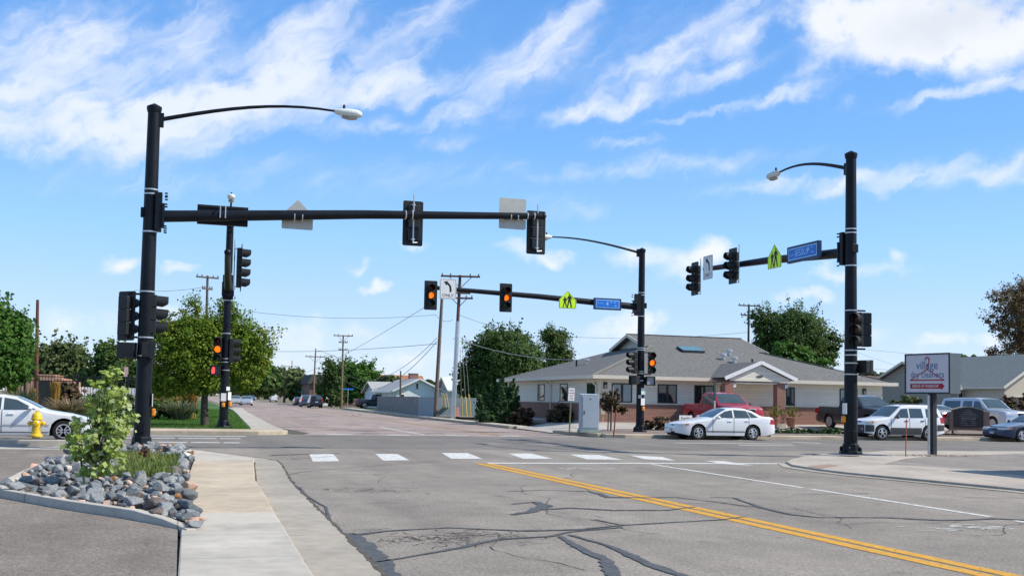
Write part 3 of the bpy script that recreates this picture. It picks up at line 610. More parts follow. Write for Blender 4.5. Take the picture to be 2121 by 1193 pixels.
# ------------------------------------------------------------------ signal heads, pedestrian heads
def lit(n, c, e): return mat(n, c, .3, emit=(c, e), var=.03)
L_RED = mat('unlit_red_lens', (.07, .006, .008), .25); L_GRN = mat('unlit_green_lens', (.004, .045, .025), .25); L_AMB = mat('unlit_amber_lens', (.08, .03, .005), .25)
L_ON = lit('lit_amber_lens', (1.0, .17, .008), 1.25)
def rrect(w, h, r, n=4):
    pts = []
    for cx, cy, a in ((w-r, h-r, 0), (-w+r, h-r, 90), (-w+r, -h+r, 180), (w-r, -h+r, 270)):
        for k in range(n+1): t = R_(a+90*k/n); pts.append((cx+r*math.cos(t), cy+r*math.sin(t)))
    return pts
def signal(loc, face, label, on=None, plate=True, sections=3, bar=True, group='traffic signal heads'):
    """face 0 looks to -Y (towards the camera); origin at the middle of the head"""
    t = thing('traffic_signal', label, 'traffic light', loc, face, group)
    H = .355*sections
    b = MB()
    for i in range(sections): 
        zc = H/2-.1775-.355*i; b.box(-.165, .165, -.02, .17, zc-.172, zc+.172)
    b.box(-.12, .12, .0, .15, -H/2, H/2); b.build('housing', BLACKS, t, bevel=.02)
    if plate:
        b = MB(); o = rrect(.305, H/2+.14, .05); i_ = rrect(.15, H/2-.01, .02); n = len(o)
        b.add([(x, .0, z) for x, z in o]+[(x, .0, z) for x, z in i_]+[(x, .012, z) for x, z in o]+[(x, .012, z) for x, z in i_],
              [f for k in range(n) for f in ((k, (k+1) % n, n+(k+1) % n, n+k), (2*n+k, 2*n+(k+1) % n, 3*n+(k+1) % n, 3*n+k), (k, (k+1) % n, 2*n+(k+1) % n, 2*n+k))])
        for z in np.linspace(-H/2, H/2, 7): b.box(.2, .27, .012, .02, z-.03, z+.03)
        b.build('backplate', BLACKS, t)
    for i in range(sections):
        zc = H/2-.1775-.355*i
        c = ['red', 'amber', 'green'][min(i, 2)]
        m = L_ON if on == c else {'red': L_RED, 'amber': L_AMB, 'green': L_GRN}[c]
        b = MB(); b.lathe([(.001, -.06), (.07, -.05), (.135, -.022), (.145, -.018)], 20, (0, 0, zc), 'y'); b.build('lens', m, t, True)
        b = MB(); a = [R_(q) for q in np.linspace(-48, 228, 19)]; vs = []
        for q, ang in enumerate(a):
            ln = .3 if -10 < math.degrees(ang) < 190 else .3-.16*min(1, (abs(math.degrees(ang)-90)-100)/38)
            for r in (.162, .152): vs += [(r*math.cos(ang), -.02, zc+r*math.sin(ang)), (r*math.cos(ang), -.02-ln, zc-.02+r*math.sin(ang))]
        fs = []
        for q in range(len(a)-1):
            o = q*4; fs += [(o, o+4, o+5, o+1), (o+2, o+3, o+7, o+6), (o+1, o+5, o+7, o+3)]
        b.add(vs, fs); b.build('visor', BLACKS, t, True)
    if bar:
        b = MB(); b.tube([(.03, .25, -H/2-.1), (.03, .25, H/2+.3)], .022, 8); b.tube([(-.12, .2, -H/2-.06), (.03, .25, -H/2-.08)], .014, 6); b.box(-.02, .08, .15, .26, H/2-.04, H/2); b.box(-.02, .08, .15, .26, -H/2, -H/2+.04)
        b.build('mounting_bracket', STEEL, t)
    return t
PEDH = mat('ped_face', (.05, .05, .052), .35, var=.3)
PEDLIT = lit('lit_red_hand', (1.0, .07, .06), 1.1)
def pedhead(loc, face, label, hand=False, face_m=None):
    t = thing('pedestrian_signal', label, 'crossing signal', loc, face, 'pedestrian signal heads on the poles')
    b = MB(); b.prism(rrect(.22, .2, .03), .0, .2, 'y'); b.build('housing', BLACKS, t)
    b = MB(); b.prism(rrect(.2, .18, .02), -.03, -.0005, 'y'); 
    b.build('face', face_m or PEDH, t)
    b = MB()
    for x0, x1, z0, z1 in ((-.23, .23, .19, .215), (-.23, -.205, -.21, .19), (.205, .23, -.21, .19), (-.23, .23, -.23, -.21)): b.box(x0, x1, -.12, .0, z0, z1)
    b.build('visor', BLACKS, t)
    if hand:
        b = MB(); b.prism([(-.15, -.14), (-.03, -.14), (-.01, -.02), (-.02, .13), (-.05, .14), (-.06, .15), (-.09, .15), (-.1, .13), (-.13, .12), (-.16, .0)], -.045, -.031, 'y'); b.build('hand_symbol', PEDLIT, t)
    return t
def bracket(t_pole, p, q, nm='signal_bracket'):
    b = MB(); b.tube([Vector(p)-t_pole.location, Vector(q)-t_pole.location], .028, 8); b.build(nm, BLACKP, t_pole)
def band(t_pole, z, R0=.2, R1=.155, H=9.4):
    b = MB(); r = R0+(R1-R0)*z/H; b.lathe([(r+.002, z-.018), (r+.012, z-.018), (r+.012, z+.018), (r+.002, z+.018)], 18); b.build('clamp_band', STEEL, t_pole)
def on_arm(p0, p1, t, off, dz=0): q = (p0.lerp(p1, t)+off); return (q.x, q.y, q.z+dz)
NX = math.pi/2  # +90: turned so that local -Y looks to +X
# left pole: backs of the heads seen
signal(tuple(atY(855, 463, 30.95)), math.pi, 'black traffic signal seen from behind, midway along the near mast arm', group='signals on the near mast arm')
signal(tuple(atY(1110, 482, 30.95)), math.pi, 'black traffic signal seen from behind, at the tip of the near mast arm', group='signals on the near mast arm')
for x in (6.34, 10.16): pass
signal((-1.5, 30.66, 3.68), math.pi-.74, 'black traffic signal on the left side of the leftmost pole, turned away', plate=True, bar=False)
signal((-.75, 30.53, 3.74), math.pi/2, 'black traffic signal on the right side of the leftmost pole, hoods pointing right', plate=False, bar=False)
pedhead((-1.45, 30.55, 2.74), math.pi*.93, 'black pedestrian signal seen from behind on the leftmost pole', )
pedhead((-.86, 30.42, 2.76), math.pi/2, 'pedestrian signal seen edge on at the right of the leftmost pole')
for z in (4.25, 3.0, 2.5): band(tL, z, .22, .165)
for z in (4.28, 3.1): bracket(tL, (-1.47, 30.55, z), (-.99, 30.55, z))
# far middle pole
signal((10.77, 47.55, 6.32), 0, 'traffic signal with amber lit at the tip of the far mast arm', 'amber', bar=False, group='signals on the far mast arm')
signal((14.36, 47.5, 6.37), 0, 'traffic signal with amber lit midway along the far mast arm', 'amber', bar=False, group='signals on the far mast arm')
signal((21.02, 47.8, 3.53), -math.pi/2+.1, 'unlit traffic signal with hoods pointing left on the pole before the clinic', plate=False, bar=False)
signal((21.98, 47.75, 3.55), -.2, 'traffic signal with amber lit on the pole before the clinic', 'amber', plate=False, bar=False)
pedhead((21.88, 47.7, 2.66), 0, 'pedestrian signal with pale blank face on the pole before the clinic', face_m=mat('pale_ped_face', (.3, .32, .33), .3))
pedhead((21.06, 47.78, 2.68), -math.pi/2+.5, 'pedestrian signal turned left on the pole before the clinic')
for z in (4.1, 4.0, 2.95, 2.85, 2.5): band(tM, z, .2, .15)
for z in (4.05, 2.98): bracket(tM, (21.46, 47.85, z), (21.98, 47.85, z))
# far-left pole
signal((1.43, 47.75, 3.55), -.15, 'traffic signal with amber lit on the pole beside the lawn tree', 'amber', plate=False, bar=False)
signal((2.08, 47.85, 3.5), math.pi/2, 'unlit traffic signal with hoods pointing right on the pole beside the lawn tree', plate=False, bar=False)
pedhead((1.36, 47.72, 2.63), -.2, 'pedestrian signal showing a red hand on the pole beside the lawn tree', True)
for z in (4.1, 3.0, 2.85, 2.5): band(tF, z, .2, .15)
signal((atY(500, 555, 39.2).x, 39.2, atY(500, 555, 39.2).z), math.pi/2, 'four-section traffic signal with hoods pointing right on the arm toward the camera', sections=4)
signal((1.36, 44.6, 6.5), math.pi*.5, 'traffic signal half hidden behind the arm pointing at the camera', plate=False) if False else None
# right pole
signal((19.62, 35.5, 6.78), -math.pi/2, 'traffic signal with hoods pointing left, nearer the pole on the right mast arm', group='signals on the right mast arm')
signal((19.62, 38.6, 6.62), -math.pi/2, 'traffic signal with hoods pointing left, at the tip of the right mast arm', group='signals on the right mast arm')
signal((20.06, 28.42, 4.0), -math.pi/2+.62, 'dark traffic signal on the front of the right pole', plate=False, bar=False)
signal((20.42, 28.5, 4.0), math.pi-.4, 'dark traffic signal seen from the side at the right of the right pole', plate=False, bar=False)
pedhead((20.44, 28.55, 2.84), math.pi*.6, 'black pedestrian signal at the right of the right pole')
for z in (4.6, 3.35, 3.2, 2.95, 2.6): band(tR, z-.12, .21, .16)
for z in (4.6, 3.4): bracket(tR, (19.98, 28.55, z), (20.42, 28.5, z))
# ------------------------------------------------------------------ signs on the arms
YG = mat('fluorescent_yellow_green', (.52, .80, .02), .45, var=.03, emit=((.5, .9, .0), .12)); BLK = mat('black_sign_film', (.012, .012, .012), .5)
BLUE = mat('street_sign_blue', (.01, .16, .62), .4, var=.06); NAVY = mat('street_sign_navy', (.006, .035, .12), .4, var=.1); LB = mat('street_sign_pale_blue', (.34, .60, .98), .4); SW = mat('sign_white', (.74, .75, .74), .45, var=.04)
def person_fig(b, x, z, s, mir=1):
    y = -.008
    def q(pts): b.prism([(x+mir*px_*s, z+pz*s) for px_, pz in pts], y-.001, y+.004, 'y')
    q([(.05*math.cos(R_(a))+.0, .4+.055*math.sin(R_(a))) for a in range(0, 360, 45)])
    q([(-.08, .33), (.08, .33), (.09, .02), (-.09, .02)]); q([(-.08, .32), (-.2, .1), (-.16, .07), (-.06, .24)]); q([(.08, .32), (.2, .12), (.17, .08), (.07, .22)])
    q([(-.09, .03), (.01, .03), (-.1, -.42), (-.17, -.4)]); q([(-.01, .03), (.09, .03), (.18, -.38), (.1, -.42)]); q([(-.1, -.42), (-.17, -.4), (-.24, -.44), (-.12, -.45)])
def school(loc, face, label):
    t = thing('school_sign', label, 'road sign', loc, face, 'school crossing signs')
    P = [(-.42, -.38), (.42, -.38), (.44, -.36), (.44, .03), (0, .47), (-.44, .03), (-.44, -.36)]
    b = MB(); b.prism(P, 0, .006, 'y'); b.build('sign_back', GREYAL, t)
    b = MB(); b.prism([(a*.97, c*.97) for a, c in P], -.004, -.0005, 'y'); b.build('sign_face', YG, t)
    b = MB(); person_fig(b, .09, -.02, .75, 1); person_fig(b, -.14, -.07, .58, 1)
    for (xa, za), (xb, zb) in zip(P, P[1:]+P[:1]): b.bar((xa*.92, -.006, za*.92), (xb*.92, -.006, zb*.92), .014, .003)
    b.build('pictogram', BLK, t); return t
def only(loc, face, label):
    t = thing('left_turn_sign', label, 'road sign', loc, face, 'left turn only signs')
    b = MB(); b.prism(rrect(.395, .47, .05), 0, .006, 'y'); b.build('sign_back', GREYAL, t)
    b = MB(); b.prism(rrect(.385, .46, .045), -.004, -.0005, 'y'); b.build('sign_face', SW, t)
    b = MB(); pts = [(.12, -.14), (.12, .0), (.1, .12), (.04, .21), (-.05, .27)]; w = .045
    for i in range(len(pts)-1):
        (xa, za), (xb, zb) = pts[i], pts[i+1]; d = Vector((xb-xa, zb-za)).normalized(); n = Vector((-d.y, d.x))*w
        b.prism([(xa+n.x, za+n.y), (xa-n.x, za-n.y), (xb-n.x+d.x*.02, zb-n.y+d.y*.02), (xb+n.x+d.x*.02, zb+n.y+d.y*.02)], -.007-.0003*i, -.0045, 'y')
    b.prism([(-.2, .34), (-.08, .16), (-.0, .36)], -.0085, -.0045, 'y'); tx = text('ONLY', .2, .003); place(tx, (0, -.006, -.3)); b.add(tx.v, tx.f)
    for s_ in ((-.36, .36, .425, .435), (-.36, .36, -.435, -.425), (-.36, -.35, -.42, .42), (.35, .36, -.42, .42)): b.box(s_[0], s_[1], -.006, -.0045, s_[2], s_[3])
    b.build('lettering', BLK, t); return t
def street(loc, face, label, w, h, texts):
    t = thing('street_name_sign', label, 'street sign', loc, face, 'street name signs on the mast arms')
    b = MB(); b.box(-w/2, w/2, .0, .12, -h/2, h/2); b.build('sign_box', NAVY, t, bevel=.01)
    b = MB(); b.box(-w/2+.1, w/2-.1, -.006, -.0005, -h/2+.08, h/2-.08); b.build('sign_border', LB, t)
    b = MB(); b.box(-w/2+.135, w/2-.135, -.012, -.0065, -h/2+.115, h/2-.115); b.build('sign_face', BLUE, t)
    b = MB()
    for s_, size, x, z, wx in texts: q = text(s_, size, .003, wx); place(q, (x, -.014, z)); b.add(q.v, q.f)
    b.build('lettering', LB, t); return t
school((17.45, 47.5, 6.38), 0, 'yellow-green school crossing sign beside the 4TH ST sign on the far arm')
only((11.58, 47.55, 6.65), 0, 'white left turn ONLY sign facing the camera near the far arm tip')
street((19.56, 47.62, 6.32), 0, 'blue 4TH ST name sign on the far mast arm', 1.42, .56, [('4', .30, -.03, 0, 1), ('TH', .12, .16, .08, 1), ('ST', .12, .38, .08, 1), ('600', .1, .4, -.08, 1), ('Brighton', .085, -.37, .03, 1)])
school((19.62, 32.55, 6.74), -math.pi/2, 'yellow-green school crossing sign seen at an angle beside the JESSUP sign')
only((19.62, 37.48, 6.95), -math.pi/2, 'left turn ONLY sign seen at an angle between the right arm signals')
street((19.62, 30.8, 6.7), -math.pi/2, 'blue JESSUP name sign on the right mast arm', 1.9, .56, [('JESSUP', .30, 0.0, 0, 1), ('ST', .11, .56, .09, 1), ('400', .1, .6, -.06, 1), ('Brighton', .085, -.62, -.02, 1)])
# sign backs on the near arm
zL = lambda x: 6.46+.1+(7.22-6.46)*(x+.6)/11.0
def backs(name, label, pts, loc, m, cat, gr=None):
    t = thing(name, label, cat, loc, 0, gr); b = MB(); b.prism(pts, 0, .008, 'y'); b.build('sign_panel', m, t)
    b = MB()
    r_ = .165-.0065*(loc[0]-LP.x)+.012; yc = LP.y-loc[1]; zc = zL(loc[0])-loc[2]-.0
    for dx in (-.11, .11): b.lathe([(r_-.008, dx-.014), (r_, dx-.014), (r_, dx+.014), (r_-.008, dx+.014)], 16, (0, yc, zc-.12), 'x'); b.box(dx-.012, dx+.012, -.06, -.0, zc-.2, zc-.0)
    b.build('strap', STEEL, t); return t
backs('school_sign', 'pale grey back of a school crossing sign on the near mast arm', [(-.42, -.36), (.42, -.36), (.44, -.33), (.44, .05), (0, .5), (-.44, .05), (-.44, -.33)], (3.0, 30.73, zL(3.0)-.09), GREYAL, 'road sign')
backs('left_turn_sign', 'pale grey square sign back near the near arm tip', rrect(.43, .47, .05), (9.44, 30.68, zL(9.44)+.0), GREYAL, 'road sign')
sb = thing('street_name_sign', 'dark back of a street name sign box on the near mast arm', 'street sign', (.93, 30.72, zL(.93)-.05))
b = MB(); b.box(-.69, .69, 0, .14, -.27, .27); b.build('sign_box', BLACKP, sb, bevel=.01)
b = MB(); b.box(-.45, .45, -.04, -.001, -.2, -.15); b.box(-.69, .69, -.03, -.001, .2, .26); b.build('hanger_rail', DARK, sb)
b = MB()
for dx in (-.08, .06): b.box(dx-.015, dx+.015, -.43, -.41, -.14, .2); b.box(dx-.015, dx+.015, -.41, -.0, .17, .2)
b.build('strap', STEEL, sb)
# straps holding the near arm signals
b = MB()
for x in (6.1, 6.3, 9.86, 10.08):
    u = (x-LP.x-.36)/11.0; z = 6.35+.77*u+.1*(.5-abs(u-.5)); r_ = .165-.07*u+.006; b = MB(); b.lathe([(r_, -.016), (r_+.01, -.016), (r_+.01, .016), (r_, .016)], 16, (x-LP.x, 0, z), 'x'); b.build('arm_band', STEEL, tL)
# notices and push buttons
ORG = mat('orange_button_housing', (.75, .26, .01), .45)
def button(loc, face, label):
    t = thing('push_button', label, 'push button', loc, face, 'pedestrian push buttons on the poles')
    b = MB(); b.box(-.07, .07, -.1, 0, -.1, .1); b.build('housing', ORG, t, bevel=.025)
    b = MB(); b.lathe([(.03, -.12), (.03, -.1)], 10, (0, 0, 0), 'y'); b.build('button', STEEL, t)
    b = MB(); b.box(-.11, .11, -.02, -.005, .16, .5); b.build('notice_plate', SW, t); return t
button((-.76, 30.5, 1.08), math.pi/2, 'orange push button with white notice on the leftmost pole')
button((19.76, 28.6, 1.2), -math.pi/2, 'orange push button with white notice on the right pole')
button((1.98, 47.75, 1.2), .9, 'orange push button with white notice right of the lawn pole')
button((1.74, 47.68, 1.15), 0, 'orange push button with white notice on the face of the lawn pole')
button((21.5, 47.69, 1.3), .2, 'push button with white notice on the pole before the clinic')
def notice(loc, face, w, h, label, c):
    b = MB(); b.box(-w/2, w/2, -.008, 0, -h/2, h/2); o = b.build('paper_notice', c, None, loc=loc); o.rotation_euler = (0, 0, face)
    tag(o, label, 'notice')
notice((21.52, 47.695, 2.14), .1, .22, .32, 'pale green and white notice highest on the pole before the clinic', mat('green_notice', (.55, .68, .6), .6, var=.3, sc=9))
notice((21.36, 47.72, 1.88), -.35, .16, .16, 'small lilac notice under the green one on the pole', mat('lilac_notice', (.5, .48, .56), .6))
notice((1.92, 47.71, 1.85), .3, .16, .17, 'small white square notice above the push buttons on the lawn pole', SW)
# ------------------------------------------------------------------ the clinic: brick base, cream siding, hip roof with gablet
SIDING = laps('cream_lap_siding', (.72, .665, .55), .15, .8)
SIDING_G = laps('pale_lap_siding', (.60, .57, .50), .15, .8)
BRICK = brick('red_brick', (.21, .065, .042), (.27, .095, .06), (.30, .23, .19))
SHINGLE = mat('grey_asphalt_shingle', (.135, .134, .128), .9, var=.38, sc=7, bump=.6, bsc=26, det=10)
TRIM = mat('cream_trim', (.66, .60, .49), .5, var=.04)
FRAME_D = mat('dark_bronze_frame', (.018, .02, .02), .4)
GLASS = mat('dark_window_glass', (.018, .024, .026), .04, spec=.8, var=.5, sc=1.5)
BLIND = mat('window_glass_with_pale_blind', (.20, .26, .29), .12, spec=.7, var=.15, sc=.9)
FOUND = mat('foundation_concrete', (.46, .44, .40), .85, bump=.1)
YF, XW, YB, XE, ZP = 55.5, 22.35, 73.0, 41.0, .45
bl = thing('clinic_building', 'low cream and brick clinic with grey hip roof and gabled porch', 'building', (XW, YF, ZP))
def BP(b, nm, m, par=None, **k):
    if par is None or par is bl: o_ = Vector((XW, YF, ZP)); p = bl
    else: o_ = Vector((XW, YF, ZP)); p = par
    b.v = [tuple(Vector(v)-o_) for v in b.v]; return b.build(nm, m, p, **k)
zbr = ZP+1.05; ze = 3.06
b = MB(); b.box(XW, XE, YF, YB, zbr, ze); BP(b, 'wall', SIDING)
b = MB(); b.box(XW-.03, XE+.03, YF-.03, YB+.03, ZP+.02, zbr-.07); BP(b, 'brick_base', BRICK)
b = MB(); b.box(XW-.05, XE+.05, YF-.05, YB+.05, zbr-.07, zbr-.002); BP(b, 'brick_cap', brick('brick_soldier', (.19, .06, .04), (.23, .08, .05), (.26, .2, .16), bw=.08, bh=.25))
b = MB(); b.box(XW-.045, XE+.045, YF-.045, YB+.045, zbr, zbr+.07); b.box(XW-.012, XW+.1, YF-.012, YF+.1, zbr+.07, ze); b.box(XW-.012, XW+.1, YB-.1, YB+.01, zbr+.07, ze); BP(b, 'trim', TRIM)
b = MB(); b.box(XW-.06, XE+.06, YF-.06, YB+.06, -.3, ZP+.02); BP(b, 'foundation', FOUND)
def win(x0, x1, z0, z1, glass=GLASS, y=YF, mull=True, cat='window'):
    b = MB(); w = .07
    b.box(x0, x1, y-.03, y-.004, z1-w, z1); b.box(x0, x1, y-.03, y-.004, z0, z0+w); b.box(x0, x0+w, y-.03, y-.004, z0+w, z1-w); b.box(x1-w, x1, y-.03, y-.004, z0+w, z1-w)
    if mull: xm = (x0+x1)/2; b.box(xm-.07, xm+.07, y-.03, y-.004, z0+w, z1-w)
    f = BP(b, cat, FRAME_D)
    b = MB(); b.box(x0+w, x1-w, y-.012, y-.003, z0+w, z1-w); BP(b, 'pane', glass, f)
    return f
def wx(pl, pr): return atY(pl, 815, YF).x, atY(pr, 815, YF).x
zt, zb_ = 2.66, 1.56
for pl, pr, gl in ((1267, 1309, BLIND), (1362, 1402, GLASS), (1438, 1479, GLASS), (1628, 1646, GLASS), (1739, 1776, BLIND)): x0, x1 = wx(pl, pr); win(x0, x1, zb_, zt, gl)
x0, x1 = wx(1492, 1512); win(x0, x1, ZP+.06, zt, GLASS, mull=False, cat='door')
for pl, pr in ((1114, 1128), (1160, 1176), (1216, 1234)):
    y1 = atX(pl, 815, XW).y; y0 = atX(pr, 815, XW).y; w = .07; x = XW; b = MB()
    b.box(x-.03, x-.004, y0, y1, zt-w, zt); b.box(x-.03, x-.004, y0, y1, zb_, zb_+w); b.box(x-.03, x-.004, y0, y0+w, zb_+w, zt-w); b.box(x-.03, x-.004, y1-w, y1, zb_+w, zt-w); f = BP(b, 'window', FRAME_D)
    b = MB(); b.box(x-.012, x-.003, y0+w, y1-w, zb_+w, zt-w); BP(b, 'pane', GLASS, f)
# roof
oh = .55; ex0, ex1, ey0, ey1 = XW-oh, XE+oh, YF-oh, YB+oh; ym = (ey0+ey1)/2; zr = 6.05; sl_ = (zr-ze)/(ym-ey0)
xr0 = atY(1298, 695, ym).x; xr1 = atY(1535, 708, ym).x
xg0 = xr0+.55; xg1 = xr1-.55; zg0 = ze+sl_*(xg0-ex0); zg1 = ze+sl_*(ex1-xg1)
hy0 = ey0+(xg0-ex0); hy1 = ey1-(xg0-ex0); hy2 = ey0+(ex1-xg1); hy3 = ey1-(ex1-xg1)
th = .12
b = MB()
ov0 = max(ey0+ (zg0+.0-ze)/sl_, hy0); 
def rf(p): b.poly(p); b.poly([(q[0], q[1], q[2]-th) for q in p][::-1])
rf([(ex0, ey0, ze), (ex1, ey0, ze), (xg1, hy2, zg1), (xr1, hy2, zg1), (xr1, ym, zr), (xr0, ym, zr), (xr0, hy0, zg0), (xg0, hy0, zg0)])
rf([(ex1, ey1, ze), (ex0, ey1, ze), (xg0, hy1, zg0), (xr0, hy1, zg0), (xr0, ym, zr), (xr1, ym, zr), (xr1, hy3, zg1), (xg1, hy3, zg1)])
rf([(ex0, ey1, ze), (ex0, ey0, ze), (xg0, hy0, zg0), (xg0, hy1, zg0)])
rf([(ex1, ey0, ze), (ex1, ey1, ze), (xg1, hy3, zg1), (xg1, hy2, zg1)])
roof = BP(b, 'roof', SHINGLE, fix=False)
b = MB(); b.bar((ex0, ey0, ze+.03), (xg0, hy0, zg0+.03), .25, .03); b.bar((ex1, ey0, ze+.03), (xg1, hy2, zg1+.03), .25, .03); b.bar((xr0, ym, zr+.02), (xr1, ym, zr+.02), .25, .03); BP(b, 'ridge_cap', mat('light_ridge_shingle', (.20, .19, .165), .9, var=.2, sc=8), roof)
b = MB()
for xg, y0, y1, zg in ((xg0, hy0, hy1, zg0), (xg1, hy2, hy3, zg1)): b = MB(); b.prism([(y0+.1, zg), (y1-.1, zg), (ym, zr-.12)], xg-.04, xg+.04, 'x'); BP(b, 'gable', SIDING_G, roof)

b = MB()
for xr, y0, zg in ((xr0, hy0, zg0), (xr1, hy2, zg1)):
    for yy in (y0-.15, 2*ym-y0+.15): b.bar((xr, yy, zg-.1), (xr, ym, zr-.1), .04, .2)
BP(b, 'rake_board', TRIM, roof)
b = MB(); b.box(ex0-.1, ex1+.1, ey0-.12, ey0+.01, ze-.18, ze+.02); b.box(ex0-.12, ex0+.01, ey0-.1, ey1+.1, ze-.18, ze+.022); b.box(ex1-.01, ex1+.12, ey0-.1, ey1+.1, ze-.18, ze+.021); BP(b, 'gutter', TRIM)
b = MB(); b.box(ex0, ex1, ey0, YF+.0, ze-.2, ze-.17); b.box(ex0, XW, YF, ey1, ze-.2, ze-.171); BP(b, 'soffit', TRIM)
# gutter downpipes
b = MB(); b.tube([(ex0+.1, ey0+1.2, ze-.18), (XW-.12, ey0+.9, ze-.5), (XW-.08, YF+.3, ze-.62), (XW-.08, YF+.3, ZP)], .045, 8); b.tube([(ex0-.05, YF+8, ze-.1), (XW-.08, YF+8, ze-.5), (XW-.08, YF+8, ZP)], .045, 8); BP(b, 'downpipe', TRIM)
# skylight and vents
def onroof(px_, py_):
    # ray against the front slope plane
    n = Vector((0, -sl_, 1)); d = ray(px_, py_); o_ = Vector((0, 0, CH)); t = (Vector((0, ey0, ze))-o_).dot(n)/d.dot(n); return o_+d*t
s0 = onroof(1431, 727); b = MB(); sk = []
for dx, dy in ((-.75, -.45), (.75, -.45), (.75, .5), (-.75, .5)): sk.append((s0.x+dx, s0.y+dy*1.0, s0.z+dy*sl_))
b.add([(x, y, z+.02) for x, y, z in sk]+[(x, y, z+.16) for x, y, z in sk], [(0,1,5,4),(1,2,6,5),(2,3,7,6),(3,0,4,7)]); fr = BP(b, 'skylight', FRAME_D, roof)
b = MB(); b.poly([(x, y, z+.165) for x, y, z in sk]); BP(b, 'pane', mat('skylight_glass', (.07, .15, .17), .05, spec=.8), fr) if False else BP(b, 'skylight_glass', mat('skylight_glass', (.10, .20, .22), .08, spec=.8), roof)
for p in ((1499, 745), (1511, 736), (1522, 752)):
    c = onroof(*p); b = MB(); b.lathe([(.1, 0), (.1, .22), (.2, .24), (.2, .34), (.05, .42)], 12, (c.x, c.y, c.z)); BP(b, 'roof_vent', STEEL, roof, smooth=True)
for p in ((1194, 758), (1558, 757)):
    n = Vector((-sl_, 0, 1)); d = ray(*p); t = (Vector((ex0, 60, ze))-Vector((0, 0, CH))).dot(n)/d.dot(n); c = Vector((0, 0, CH))+d*t
    if p[0] > 1400: c = onroof(*p)
    b = MB(); b.tube([c-Vector((0, 0, .1)), c+Vector((0, 0, .4))], .06, 8); BP(b, 'vent_pipe', DARK, roof)
n = Vector((-sl_, 0, 1)); d = ray(1215, 753); t = (Vector((ex0, 60, ze))-Vector((0, 0, CH))).dot(n)/d.dot(n); c = Vector((0, 0, CH))+d*t
b = MB(); b.lathe([(.1, -.05), (.1, .15), (.2, .18), (.2, .28), (.05, .34)], 12, tuple(c)); BP(b, 'roof_vent', STEEL, roof, smooth=True)
# porch
YP = 53.3; xl = atY(1501, 784, YP).x; xr_ = atY(1647, 788, YP).x; xm = (xl+xr_)/2; zpk = ze+(xr_-xl)/2*.42; ye = ey0+(zpk-ze)/sl_
b = MB()
for a_ in ((xl, xm), (xr_, xm)):
    P = [(a_[0], YP-.1, ze), (a_[1], YP-.1, zpk), (a_[1], ye, zpk), (a_[0], ey0, ze)]; P = [(x, y, z+.03) for x, y, z in P]
    b.poly(P); b.poly([(x, y, z-.1) for x, y, z in P])
pr_ = BP(b, 'porch_roof', SHINGLE, roof, fix=False)
b = MB(); b.bar((xl-.05, YP-.14, ze-.03), (xm, YP-.14, zpk-.03), .06, .2); b.bar((xr_+.05, YP-.14, ze-.03), (xm, YP-.142, zpk-.03), .06, .2); BP(b, 'rake_board', WHITE, roof)
b = MB(); b.prism([(xl+.35, ze-.15), (xr_-.35, ze-.15), (xr_-.35, ze-.02), (xm, zpk-.18), (xl+.35, ze-.02)], YP, YP+.1, 'y'); b.box(xl+.35, xr_-.35, YP+.1, YF-.05, ze-.28, ze-.22); BP(b, 'porch_gable', SIDING)
q = text('1009', .2, .02); place(q, (xm-.05, YP-.02, ze+.12)); BP(q, 'house_number', FRAME_D)
b = MB(); b.box(xm-.75, xm-.45, YP+.4, YP+.7, ze-.33, ze-.285); BP(b, 'porch_lamp', WHITE)
for pl, pr in ((1503, 1520), (1611, 1627)):
    xa, xb = atY(pl, 830, YP).x, atY(pr, 830, YP).x
    b = MB(); b.box(xa, xb, YP+.05, YP+.5, ZP+.1, ze-.2); p_ = BP(b, 'pillar', BRICK); b = MB(); b.box(xa-.04, xb+.04, YP+.02, YP+.54, .2, ZP+.1); BP(b, 'pillar_base', FOUND, p_)
    b = MB(); b.box(xb+.003, xb+.2, YP+.1, YP+.3, ze-.5, ze-.2); BP(b, 'beam_end', WHITE, p_)
for p in (1253, 1789):
    x = atY(p, 795, YF).x; b = MB(); b.box(x-.1, x+.1, YF-.12, YF-.003, 2.35, 2.7); l_ = BP(b, 'wall_lamp', FRAME_D); b = MB(); b.box(x-.07, x+.07, YF-.128, YF-.1201, 2.38, 2.55); BP(b, 'lamp_glass', LENSG, l_)
